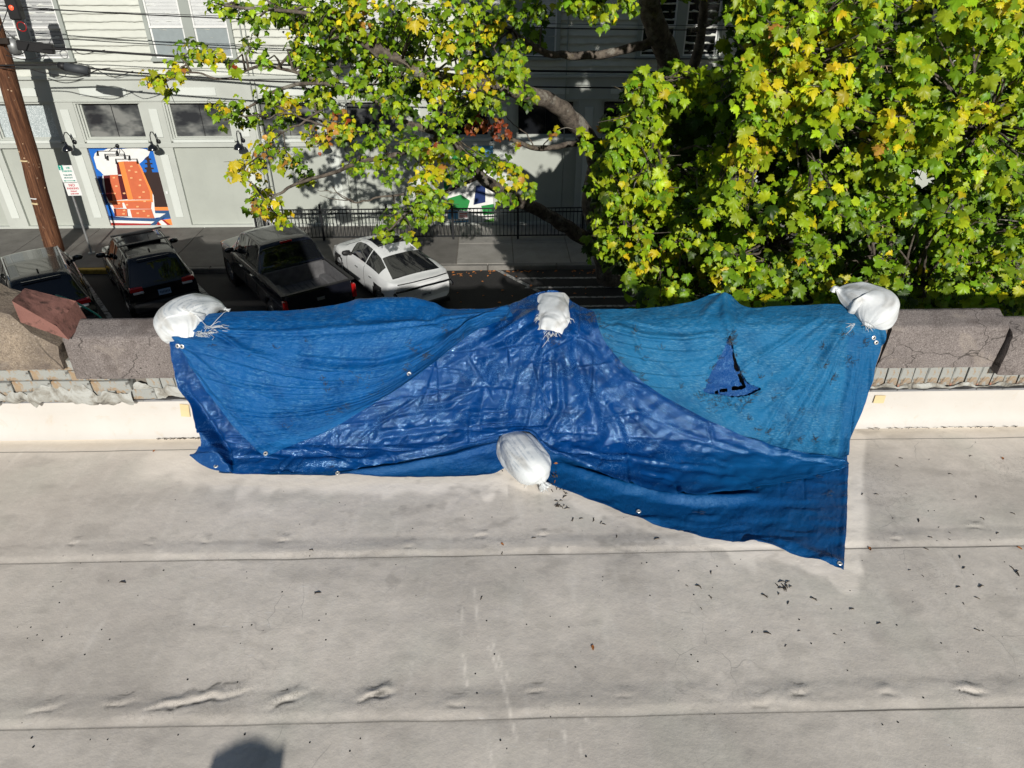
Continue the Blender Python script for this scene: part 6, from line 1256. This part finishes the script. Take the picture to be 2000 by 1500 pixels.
def tree(label, base, limbs, clumps, seed, n_single=300, twig_r=.010, seeds=None):
    rng = np.random.default_rng(seed); root = empty('maple_tree', tuple(V(base))); tag(root, label, 'tree', 'maples along the pavement')
    allp = []
    for i, (nm, pts, r0, r1) in enumerate(limbs):
        mb = MB(); C_ = limb(mb, [np.array(ony(u, v, y)) - np.array(root.location) if len(q) == 3 else np.array(q[3:]) - np.array(root.location) for q in pts for (u, v, y) in [q[:3]]], r0, r1, 14 if r0 > .1 else 8, .05 if r0 > .08 else .03, i); allp.append(C_); mb.build(nm, M['bark'], root, True, fix=False)
    AP = np.concatenate(allp); mb = MB(); r = random.Random(seed)
    for (c0, rad, n, size, pal) in clumps:
        c = np.array(c0) - np.array(root.location); j = np.argmin(((AP - c) ** 2).sum(1)); p0 = AP[j]
        if np.linalg.norm(c - p0) < 1.7 and n > 10 and size < .16:
            mid = (p0 + c) / 2 + np.array([r.gauss(0, .12), r.gauss(0, .12), r.uniform(-.05, .2)]); mb.tube([p0, (p0 + mid) / 2 + np.array([0, 0, .04]), mid, (mid + c) / 2, c], [twig_r * 2.2, twig_r * 1.8, twig_r * 1.4, twig_r, twig_r * .6], 5)
            for _ in range(4):
                e = c + np.array([r.gauss(0, .5), r.gauss(0, .5), r.gauss(0, .5)]) * np.array(rad); mb.tube([mid * .3 + c * .7, (c + e) / 2 + np.array([0, 0, .03]), e], [twig_r * .8, twig_r * .6, twig_r * .35], 4)
    if mb.v: o = mb.build('twigs', M['bark'], root, True, fix=False); o['kind'] = 'stuff'
    pos, nr, size, colr = leaf_cloud(clumps, rng)
    # the leaves that show largest: nearest, inside the picture
    d = pos - _C; w_ = d @ _fw; uu = 1000 + FPX * (d @ _rt) / w_; vv = 750 - FPX * (d @ _up) / w_; inside = (uu > 5) & (uu < 1995) & (vv > 5) & (vv < 560); score = np.where(inside, size / w_, 0)
    top = np.argsort(-score)[:n_single]; rest = np.setdiff1d(np.arange(len(pos)), top)
    single_leaves(pos[top], nr[top], size[top], colr[top], rng, root); leaves_mesh('foliage', pos[rest], nr[rest], size[rest], colr[rest], rng, root)
    if seeds:
        sel = rng.choice(np.where(inside & (score > np.quantile(score[inside], .3)))[0], seeds); sm_ = MB()
        for i in sel:
            p = pos[i] - np.array(root.location) + np.array([0, -.03, .02])
            for q in range(rng.integers(2, 6)):
                a = rng.normal(size=3) * .5 + np.array([0, -.1, -.7]); a /= np.linalg.norm(a); s_ = np.cross(a, rng.normal(size=3)); s_ /= np.linalg.norm(s_); L_ = .045; pp = p + rng.normal(size=3) * .025
                sm_.add([pp, pp + a * L_ * .3 + s_ * .009, pp + a * L_, pp + a * L_ * .5 - s_ * .004], [(0, 1, 2, 3)])
        o = sm_.build('seed_bunches', M['seed'], root, fix=False); o['kind'] = 'stuff'
    return root
def CL(u, v, rpx, y, dens, size, pal, flat=.8, dy=1.0):
    c = ony(u, v, y); depth = float((c - _C) @ _fw); r_ = rpx * depth / FPX; n = int(max(6, dens * (rpx / (size * FPX / depth)) ** 2)); return (tuple(c), (r_, r_ * dy, r_ * flat), n, size, pal)
P_G = [(GREEN, 6), (LIME, 2.6), (DK, 2.2), (YEL, .25)]; P_Y = [(LIME, 5), (YEL, 4.5), (GREEN, .7), (OR, .15)]; P_O = [(OR, 1.6), (YEL, 3), (LIME, 3), (GREEN, 2), (RED, .4)]; P_R = [(RED, 6), (OR, 1)]; P_SHADE = [(DK, 4), (GREEN, 3)]; P_B = [(LIME, 6), (GREEN, 4), (YEL, .3)]
left_px = [(300, 160, 36), (342, 140, 34), (375, 100, 40), (410, 112, 32), (450, 125, 20), (490, 92, 30), (515, 122, 24), (330, 180, 24), (425, 12, 34), (470, 20, 36), (500, 40, 38), (545, 15, 44), (600, 30, 55), (650, 15, 55), (445, 230, 32), (420, 212, 24), (480, 235, 34), (460, 205, 28), (530, 190, 40), (590, 100, 46), (630, 140, 48), (655, 90, 40), (690, 60, 56), (640, 50, 50), (730, 110, 52), (760, 60, 50), (700, 170, 46), (760, 200, 46), (820, 60, 52), (860, 30, 50),
           (900, 90, 56), (950, 50, 44), (935, 150, 52), (985, 120, 42), (860, 170, 50), (905, 215, 48), (960, 200, 42), (1005, 155, 36), (1030, 190, 30), (1000, 20, 44), (1050, 12, 40), (660, 240, 42), (615, 270, 38), (690, 262, 46), (745, 262, 42), (800, 280, 44), (845, 300, 42), (880, 265, 30), (760, 330, 44), (700, 320, 34), (545, 240, 34), (565, 205, 34), (490, 320, 36), (455, 335, 24), (520, 285, 36), (560, 310, 40), (590, 340, 34), (508, 375, 34), (505, 405, 34), (545, 425, 30), (530, 395, 26),
           (840, 345, 46), (890, 335, 40), (925, 310, 40), (965, 320, 34), (1000, 345, 38), (1035, 370, 26), (990, 380, 30), (820, 385, 44), (850, 400, 40), (780, 425, 40), (750, 455, 28), (830, 425, 36), (800, 460, 22), (620, 200, 40), (590, 60, 40), (820, 130, 44), (770, 150, 40), (850, 230, 40), (1150, 14, 34), (1190, 24, 32), (1230, 8, 30), (1110, 5, 30), (1170, 45, 22), (1010, 90, 34), (700, 10, 60), (790, 10, 60), (920, 10, 60)]
rl = random.Random(3); clumps = []
for (u, v, rp) in left_px:
    pal = P_G
    if (v > 250 and u < 560): pal = P_O if rl.random() < .4 else P_Y
    elif (u < 360 and v > 120) or rl.random() < .16: pal = P_Y
    elif rl.random() < .03: pal = P_O
    y = np.interp(u, [300, 700, 1100], [13.6, 12.6, 11.6]) + rl.uniform(-.8, .8); clumps.append(CL(u, v, rp * .90, y, 5.9, .104, pal, .8, .8))
for (u, v, rp) in ((945, 235, 26), (970, 250, 22), (990, 262, 12), (1010, 285, 9), (1085, 258, 14), (925, 245, 18), (1172, 250, 9), (655, 225, 8)): clumps.append(CL(u, v, rp, 13.0, 5, .11, P_R if u < 1000 or u > 1100 else P_O))
for (u, v, rp) in ((880, 75, 24), (810, 45, 26), (935, 195, 16), (850, 290, 20), (455, 138, 14), (1160, 25, 14), (870, 285, 16), (560, 320, 20), (470, 330, 24), (430, 215, 16), (355, 155, 16)): clumps.append(CL(u, v, rp, 11.7, 5, .13, P_O if rl.random() < .4 else [(YEL, 5), (OR, 1), (LIME, 1)]))
# interior of the same crown, shade put into darker leaf colours, and the top of the crown above the picture that throws the shade
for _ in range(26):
    u = rl.uniform(560, 1080); v = rl.uniform(0, 230 if u < 950 else 90); clumps.append(CL(u, v, 40, 14.2, 5, .14, P_SHADE))
TOPC = []
def topclump(x, y, z, r_, n, size=.24): TOPC.append(((x, y, z), (r_, r_, r_ * .7), n, size, P_G))
for _ in range(230):
    x = rl.uniform(.5, 14.5); y = rl.uniform(8, 16); z = rl.uniform(1.9, 7.2) + max(0, (12 - y)) * .15; topclump(x + max(0, 2.0 - z) * .3, y, z, rl.uniform(.5, .9), 85, .29)
for _ in range(16):
    topclump(rl.uniform(-3.4, -.6), rl.uniform(9.5, 14), rl.uniform(3.2, 6.5), rl.uniform(.3, .6), 16)
base_l = onz(1225, 572, WALK); base_l = np.array([2.9, 16.9, WALK])
bx = tuple(base_l)
def W3(*p): return (0, 0, 1) + tuple(p)
limbs_l = [('trunk', [W3(2.95, 16.9, -5.1), W3(2.75, 16.75, -4.3), (1185, 470, 16.4), (1160, 400, 16.0), (1175, 320, 15.4), (1230, 240, 15.0), (1305, 150, 14.6), (1290, 80, 14.2), (1268, 0, 14.0), (1262, -150, 14.0)], .34, .17),
           ('limb', [(1170, 330, 15.4), (1150, 270, 14.8), (1110, 225, 14.4), (1060, 192, 14.0), (985, 172, 13.6), (900, 160, 13.2), (820, 140, 13.0), (730, 95, 13.0), (690, 60, 13.0)], .20, .07),
           ('limb', [(1180, 480, 16.6), (1130, 460, 16.2), (1095, 435, 15.8), (1045, 408, 15.4), (985, 375, 14.8), (940, 345, 14.2), (905, 300, 13.6), (870, 262, 13.2), (800, 245, 13)], .19, .06),
           ('limb', [(1160, 300, 15.2), (1130, 280, 14.8), (1085, 287, 14.4), (1040, 288, 14), (1000, 272, 13.8), (960, 262, 13.4)], .07, .03),
           ('limb', [(1290, 75, 14.2), (1230, 95, 14.0), (1160, 108, 13.9), (1100, 108, 13.8), (1050, 95, 13.6), (1000, 60, 13.2)], .085, .05),
           ('branch', [(820, 140, 13.0), (760, 100, 13.0), (700, 60, 13.0), (620, 30, 13.1), (540, 20, 13.2), (440, 12, 13.2)], .06, .02), ('branch', [(740, 110, 13.0), (690, 75, 12.9), (640, 75, 12.8)], .04, .02),
           ('branch', [(800, 245, 13.0), (720, 190, 13), (640, 165, 13), (560, 170, 13.1), (500, 200, 13.2), (440, 235, 13.2)], .05, .015), ('branch', [(640, 165, 13.0), (570, 140, 13.1), (500, 130, 13.2), (440, 155, 13.3), (370, 140, 13.4), (320, 160, 13.4)], .03, .012),
           ('branch', [(870, 262, 13.0), (780, 300, 12.8), (700, 318, 12.8), (650, 338, 12.9), (600, 352, 12.9), (550, 375, 12.9), (520, 395, 12.9)], .05, .02),
           ('branch', [(640, 250, 12.9), (600, 235, 12.9), (560, 220, 12.9), (520, 232, 12.9)], .022, .008), ('branch', [(630, 215, 12.9), (590, 240, 12.9), (540, 265, 12.9), (505, 300, 12.9)], .022, .008),
           ('branch', [(940, 345, 14.2), (880, 370, 13.4), (830, 390, 12.8), (790, 420, 12.6), (760, 450, 12.6)], .04, .015), ('branch', [(790, 380, 13), (740, 385, 13), (700, 395, 13), (670, 385, 13), (650, 365, 13)], .022, .008), ('branch', [(690, 393, 13), (660, 378, 13), (620, 372, 13)], .012, .005), ('branch', [(680, 390, 13), (650, 390, 13), (625, 380, 13)], .010, .005),
           ('branch', [(1045, 288, 14), (1030, 265, 13.9), (1000, 240, 13.9), (985, 225, 13.9)], .014, .005), ('branch', [(1060, 287, 14), (1080, 262, 13.9), (1110, 250, 13.9), (1150, 262, 13.9)], .012, .005)]
tree('spreading street maple with mossy limbs reaching left over the parked cars', bx, limbs_l, clumps, 11, 300, .010)
# right-hand maple: crown close to the parapet
rr_ = random.Random(21); c2 = []
gaps = [(1345, 255, 62, 52), (1372, 60, 46, 78), (1590, 305, 50, 34), (1835, 108, 24, 60), (1655, 470, 66, 30), (1795, 480, 44, 42), (1905, 400, 44, 34), (1425, 255, 34, 46), (1500, 340, 60, 24), (1330, 330, 45, 25), (1760, 30, 60, 22), (1850, 560, 60, 14), (1690, 200, 30, 20), (1960, 470, 30, 60), (1640, 530, 50, 18), (1480, 500, 36, 18)]
edge_x = lambda v: np.interp(v, [0, 60, 100, 135, 140, 200, 260, 330, 400, 480, 540, 600], [1395, 1410, 1430, 1440, 1225, 1212, 1190, 1150, 1155, 1160, 1235, 1300])
def gapf(u, v): return any(((u - a) / c) ** 2 + ((v - b_) / d) ** 2 < 1 for a, b_, c, d in gaps)
def yel(u, v): return any(((u - a) / c) ** 2 + ((v - b_) / d) ** 2 < 1 for a, b_, c, d in ((1560, 150, 90, 75), (1500, 95, 50, 30), (1920, 230, 70, 40), (1470, 300, 30, 50), (1640, 60, 60, 40), (1420, 555, 180, 35), (1700, 560, 60, 26), (1960, 20, 40, 30), (1290, 520, 60, 30), (1730, 260, 60, 30)))
k = 0
for _ in range(150):     # layer between the outer sprays and the shaded inside
    u = rr_.uniform(1180, 2060); v = rr_.uniform(-20, 600)
    if u < edge_x(v) + 26 or gapf(u, v): continue
    c2.append(CL(u, v, 46, rr_.uniform(8.6, 9.6), 3.2, .12, P_G, .8, .8))
while k < 540:
    u = rr_.uniform(1180, 2040); v = rr_.uniform(-30, 600); rp = rr_.uniform(24, 46)
    if u < edge_x(v) + rp * .75 or gapf(u, v): continue
    if rr_.random() < .6 and float(fbm(u / 75., v / 60., 404, 2)) < -.14: k += .25; continue
    y = 7.6 + rr_.uniform(-.5, .6) + (1.2 if u < 1400 else 0) + (.5 if v > 500 else 0)
    if v > 540: y += .3
    c2.append(CL(u, v, rp * .95, y, 5.6, .108, P_Y if yel(u, v) else (P_B if rr_.random() < .6 else P_G), .75, .6)); k += 1
for (u, v, rp) in ((1240, 150, 20), (1252, 165, 22), (1262, 195, 26), (1238, 225, 24), (1285, 205, 24), (1245, 250, 28), (1215, 265, 24), (1140, 262, 16), (1150, 285, 16), (1175, 330, 24), (1180, 352, 28), (1215, 300, 26), (1170, 372, 26), (1275, 280, 34), (1200, 400, 30), (1165, 425, 24), (1190, 450, 26), (1240, 345, 36), (1220, 470, 30), (1185, 478, 24), (1250, 430, 36), (1290, 360, 40), (1270, 530, 30), (1290, 560, 26)):
    c2.append(CL(u, v, rp, 9.3, 7, .122, P_B, .8, .7))
for _ in range(400):     # deeper layer of the crown, its shade deepened by darker leaf colours
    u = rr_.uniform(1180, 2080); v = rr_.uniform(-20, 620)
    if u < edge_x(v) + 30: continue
    c2.append(CL(u, v, 60, rr_.uniform(9.8, 12.5), 4.0, .17, P_SHADE, .8, .9))
for _ in range(95):      # low part of the crown behind the parapet, in the building's shade
    u = rr_.uniform(1235, 2050); v = rr_.uniform(540, 660)
    c2.append(CL(u, v, 34, rr_.uniform(6.6, 7.6), 3.0, .12, P_G, .8, .8))
limbs_r = [('trunk', [W3(7.9, 15.2, -5.1), W3(7.85, 15.1, -3.4), (1676, 330, 14.8), (1675, 285, 14.6), (1690, 150, 14.2), (1700, -120, 13.5)], .24, .12), ('limb', [(1676, 320, 14.8), (1640, 360, 13), (1600, 400, 11), (1560, 440, 9.5), (1500, 480, 8.6)], .09, .03), ('limb', [(1690, 150, 14.2), (1760, 170, 12), (1850, 200, 10), (1920, 260, 8.8)], .09, .03),
           ('limb', [(1695, 120, 14), (1620, 120, 12), (1560, 150, 10), (1500, 170, 8.6)], .09, .03), ('limb', [(1676, 330, 14.8), (1740, 400, 12), (1800, 440, 10), (1870, 480, 8.5)], .08, .03), ('limb', [(1600, 400, 11), (1480, 400, 10), (1380, 420, 9.6), (1280, 430, 9.3), (1220, 420, 9.2)], .05, .015), ('branch', [(1380, 420, 9.6), (1320, 350, 9.4), (1270, 260, 9.3), (1245, 170, 9.3)], .03, .008), ('branch', [(1700, 500, 9), (1690, 520, 8.6), (1740, 545, 8.2), (1800, 560, 8)], .035, .012)]
tree('large yellow-green maple filling the right, its near crown brushing the parapet', (7.9, 15.2, WALK), limbs_r, c2 + TOPC, 12, 300, .010, seeds=150)
# a third, darker stem between the windows
th = empty('street_tree', tuple(V((4.2, 17.4, WALK)))); tag(th, 'dark bare tree stem rising in front of the shaded paired windows', 'tree')
mb = MB(); limb(mb, [np.array((4.2, 17.4, -5.05)) - np.array(th.location), np.array(ony(1350, 300, 17.2)) - np.array(th.location), np.array(ony(1345, 180, 17)) - np.array(th.location), np.array(ony(1365, 90, 16.8)) - np.array(th.location), np.array(ony(1375, 0, 16.6)) - np.array(th.location), np.array(ony(1380, -120, 16.5)) - np.array(th.location)], .15, .08); mb.build('trunk', M['bark'], th, True, fix=False)
mb = MB(); limb(mb, [np.array(ony(1352, 60, 16.8)) - np.array(th.location), np.array(ony(1400, 40, 16.4)) - np.array(th.location), np.array(ony(1440, 10, 16)) - np.array(th.location)], .05, .03); mb.build('branch', M['bark'], th, True, fix=False)
# terrace lamps glowing far under the crown
ml = Mat('warm_bulb', (.9, .5, .25), .4); ml.b.inputs['Emission Color'].default_value = (1, .55, .25, 1); ml.b.inputs['Emission Strength'].default_value = 1.4
for (u, v, lb) in ((1437, 309, 'upper of two small warm bulbs under the dark crown'), (1429, 319, 'lower of two small warm bulbs under the dark crown')):
    p = V(ony(u, v, 19.9)); r_ = empty('terrace_bulb', tuple(p)); tag(r_, lb, 'lamp', 'warm terrace bulbs'); b = MB(); b.lathe([(.001, -.05), (.035, -.03), (.045, 0), (.03, .04), (.012, .06)], 14); b.build('bulb', ml.m, r_, True); b = MB(); b.cyl((0, 0, .06), (0, 0, .12), .014, 8); b.build('socket', M['dark_metal'], r_); b = MB(); b.tube([(0, 0, .12), (.02, .5, .30), (0, .97, .34)], .005, 5); b.build('cable', M['cable'], r_)

# ------------------------------------------------------------------ small things on and by the roof
M['husk'] = plain('dry_brown_husk', (.055, .042, .03), .9, .2, var=.5, vs=60); M['dryleaf'] = plain('dry_orange_leaf', (.42, .16, .045), .8, .3, var=.4, vs=60); M['grit'] = plain('black_grit', (.012, .012, .012), .8, .2, var=0)
rr = random.Random(90)
TW = [(1685, 963, 3), (1252, 893, 1), (1665, 1187, 3), (1500, 1235, 4), (1717, 1214, 3), (1910, 1227, 3), (1283, 1050, 4), (1795, 1014, 4), (1817, 1048, 3), (1876, 1085, 3), (1884, 1107, 3), (1917, 1143, 4), (1872, 1144, 3), (1910, 1166, 3), (1855, 1052, 2), (1990, 1117, 5), (1978, 1106, 3), (1810, 1070, 3), (1365, 1143, 4), (1388, 1163, 3), (1390, 1115, 3), (1494, 1162, 4), (1590, 1168, 4), (1540, 1175, 3), (1712, 963, 3), (1760, 893, 3), (1816, 895, 2), (1907, 967, 3), (1980, 1000, 3), (1815, 995, 2), (620, 1155, 4), (238, 1136, 4), (608, 1072, 3), (940, 1165, 3), (980, 1078, 3), (1160, 1012, 4), (1120, 1012, 4), (1135, 1010, 3), (1175, 1017, 3), (1078, 956, 3), (1088, 985, 4), (1103, 968, 4), (1180, 1020, 3), (1205, 1045, 3), (1042, 1048, 3), (1920, 1010, 3), (1950, 1040, 3), (1835, 1027, 2), (1745, 1010, 2)]
TW += [(rr.uniform(1690, 1995), rr.uniform(880, 1180), rr.choice((2, 2, 3))) for _ in range(10)] + [(rr.uniform(1340, 1640), rr.uniform(1130, 1260), 2) for _ in range(6)]
rr = random.Random(9)
def husk_mesh(seed):
    r = random.Random(seed); mb = MB(); L_ = .018; a = [(-L_, 0, .002), (-L_ * .3, r.uniform(-.004, .004), .006), (L_ * .4, r.uniform(-.006, .006), .004), (L_, r.uniform(-.008, .008), .003)]; mb.tube(a, [.001, .0032, .0028, .0009], 6); e = a[2]; mb.tube([e, (e[0] + .008, e[1] + r.choice((-1, 1)) * .008, .003)], [.0014, .0006], 4)
    me = bpy.data.meshes.new('husk'); me.from_pydata(mb.v, [], mb.f); me.materials.append(M['husk']); return me
hm = [husk_mesh(k) for k in range(6)]
def roofz(p):
    X_ = np.array([[float(p[0])]]); return float(roof_height(X_, np.array([[float(p[1])]]))[0][0, 0]) - .012
for (u, v, s_) in TW:
    p = onz(u, v, 0); o = bpy.data.objects.new('dry_husk', hm[rr.randrange(6)]); COL.objects.link(o); o.location = (p[0], p[1], roofz(p) + .001); o.rotation_euler = (0, 0, rr.uniform(0, 6.3)); o.scale = (.22 * s_,) * 3; tag(o, ('small dark dry husk on the roof ' + ('right of the tarp' if u > 1660 else 'left of the tarp' if u < 420 else 'in front of the tarp') + (', above the far seam' if v < 1062 + (1000 - u) * .019 + 19 else ', between the two seams')), 'husk', 'dry husks scattered on the roof')
for cx, cy, n, sp_ in ((1534, 1145, 12, 9), (1098, 985, 10, 10), (1092, 950, 10, 8)):
    mb = MB(); p0 = onz(cx, cy, 0)
    for _ in range(n):
        p = onz(cx + rr.gauss(0, sp_), cy + rr.gauss(0, sp_ * .7), .003); a = rr.uniform(0, 3.14); d = Vector((math.cos(a), math.sin(a), 0)) * rr.uniform(.006, .018); q = V(p) - V(p0); q.z = .002 + roofz(p) * 0; mb.tube([q - d, q + Vector((0, 0, .005)), q + d], [.001, .0024, .001], 5)
    o = mb.build('twig_heap', M['husk'], None, fix=False); o.location = (p0[0], p0[1], roofz(p0)); tag(o, {1534: 'tangle of dark twigs on the roof below the tarp corner', 1098: 'trail of dark twigs right of the lower sandbag knot', 1092: 'dark twigs heaped against the lower sandbag knot'}[cx], 'twigs')
for (u, v, lb, s_) in ((1158, 1262, 'curled orange dry leaf alone on the lower roof', .013), (1700, 1069, 'orange dry leaf strip just right of the tarp corner', .013), (981, 1062, 'reddish dry leaf bit below the middle of the tarp', .011), (300, 878, 'tan dry leaf near the flashing at left', .011), (1960, 892, 'tan dry leaf near the flashing at right', .012), (1993, 1068, 'orange leaf scrap at the right edge of the roof', .012)):
    p = onz(u, v, 0); X, Y = np.meshgrid(np.linspace(-1, 1, 7), np.linspace(-.45, .45, 5)); Zz = .5 * (Y * 1.6) ** 2 + .25 * vnoise(X * 2, Y * 3, int(u)) + .3; me = arrmesh('dry_leaf', np.stack([X * (1 - .3 * np.abs(Y)), Y * (1 - .5 * X ** 2), Zz], -1).reshape(-1, 3) * s_, gridfaces(5, 7), M['dryleaf']); o = link('dry_leaf', me); o.location = (p[0], p[1], roofz(p)); o.rotation_euler = (0, 0, rr.uniform(.6, 2.4)); tag(o, lb, 'leaf')
for (cx, cy, n, lb) in ((977, 897, 16, 'orange and brown dry leaves gathered left of the lower sandbag'), (1083, 925, 14, 'reddish dry leaves piled right of the lower sandbag')):
    mb = MB(); p0 = onz(cx, cy, .01)
    for _ in range(n):
        q = V(onz(cx + rr.gauss(0, 6), cy + rr.gauss(0, 12), .01)) - V(p0); q.z = rr.uniform(.004, .035); a = Vector((rr.gauss(0, 1), rr.gauss(0, 1), rr.gauss(0, .5))).normalized() * .012; c = Vector((rr.gauss(0, 1), rr.gauss(0, 1), rr.gauss(0, .6))).normalized() * .007; mb.add([q - a, q + c, q + a, q - c + Vector((0, 0, .003))], [(0, 1, 2, 3)], rr.randrange(2))
    o = mb.build('leaf_pile', [M['dryleaf'], M['husk']], None, fix=False); o.location = V(p0); o.location.z = 0.0; tag(o, lb, 'leaf pile'); o['kind'] = 'stuff'
mb = MB()
for _ in range(230):
    u = rr.uniform(0, 2000); v = rr.choice((rr.uniform(850, 1500), rr.uniform(950, 1300)))
    if 380 < u < 1660 and v < 930 + max(0, (u - 1080)) * .33: continue
    p = onz(u, v, 0); z_ = roofz(p); s_ = rr.uniform(.0015, .0042); mb.lathe([(.0001, s_), (s_, s_ * .5), (s_ * .8, 0)], 6, Matrix.Translation((p[0], p[1], z_)))
o = mb.build('grit', M['grit'], None, fix=False); tag(o, 'fine black grit specks over the roof', 'grit', kind='stuff')
mb = MB()
for _ in range(90):
    u = rr.choice((rr.uniform(300, 395), rr.uniform(1690, 1990))); p = ony(u, rr.uniform(826, 834) if u > 1000 else rr.uniform(842, 850), YW - .075); mb.tube([(p[0] - .008, p[1] + rr.uniform(-.01, .01), .012), (p[0] + .008, p[1], .012 + rr.uniform(-.002, .004))], [.0016, .0008], 4)
o = mb.build('foot_debris', M['husk'], None, fix=False); tag(o, 'thin line of dark debris along the foot of the flashing', 'debris', kind='stuff')
# teal cord over the street side of the parapet
P_ = [ony(108, 577, YB + .25), ony(125, 582, YB + .25), ony(150, 592, YB + .26), ony(172, 604, YB + .27), ony(196, 620, YB + .28), ony(204, 640, YB + .30)]; b = MB(); b.tube(list(catmull(np.array(P_), np.linspace(0, 1, 30))), .0055, 8); M['teal'] = plain('teal_cord', (.03, .36, .27), .5, .4, var=.2, vs=40)
o = b.build('teal_cord', M['teal'], None, True, fix=False); tag(o, 'thin teal cord sticking out beyond the red coping stone', 'cord')
# added stand-in behind the camera, shaped to cast the shadow at the bottom edge
caster = empty('shadow_caster', (-.62, -.95, 0)); tag(caster, 'added stand-in outside the frame, shaped to cast the shadow at the bottom left', 'shadow caster')
b = MB(); b.cyl((0, 0, 0), (0, 0, .80), .085, 18); b.build('caster_post', M['galv'], caster, True)
b = MB(); b.prism([(-.125, .86), (-.125, 1.062), (-.115, 1.060), (-.10, 1.064), (-.05, 1.078), (0, 1.083), (.04, 1.080), (.095, 1.064), (.125, 1.069), (.125, .86)], 'y', -.07, .07); b.build('caster_top', M['galv'], caster)
# fallen leaves along the kerb
mb = MB(); rr = random.Random(31)
for _ in range(150):
    x_ = rr.uniform(-2.5, 6); y_ = 17.66 - abs(rr.gauss(0, .14)) if rr.random() < .7 else rr.uniform(15, 17.6); s_ = rr.uniform(.03, .06); a = rr.uniform(0, 6.3); c_, d_ = math.cos(a) * s_, math.sin(a) * s_
    mb.add([(x_ - c_, y_ - d_, STREET + .008), (x_ + d_ * .6, y_ - c_ * .6, STREET + .02), (x_ + c_, y_ + d_, STREET + .010), (x_ - d_ * .6, y_ + c_ * .6, STREET + .025)], [(0, 1, 2, 3)])
o = mb.build('leaf_litter', M['dryleaf'], None, fix=False); tag(o, 'orange and brown fallen leaves along the kerb', 'leaf litter', kind='stuff')
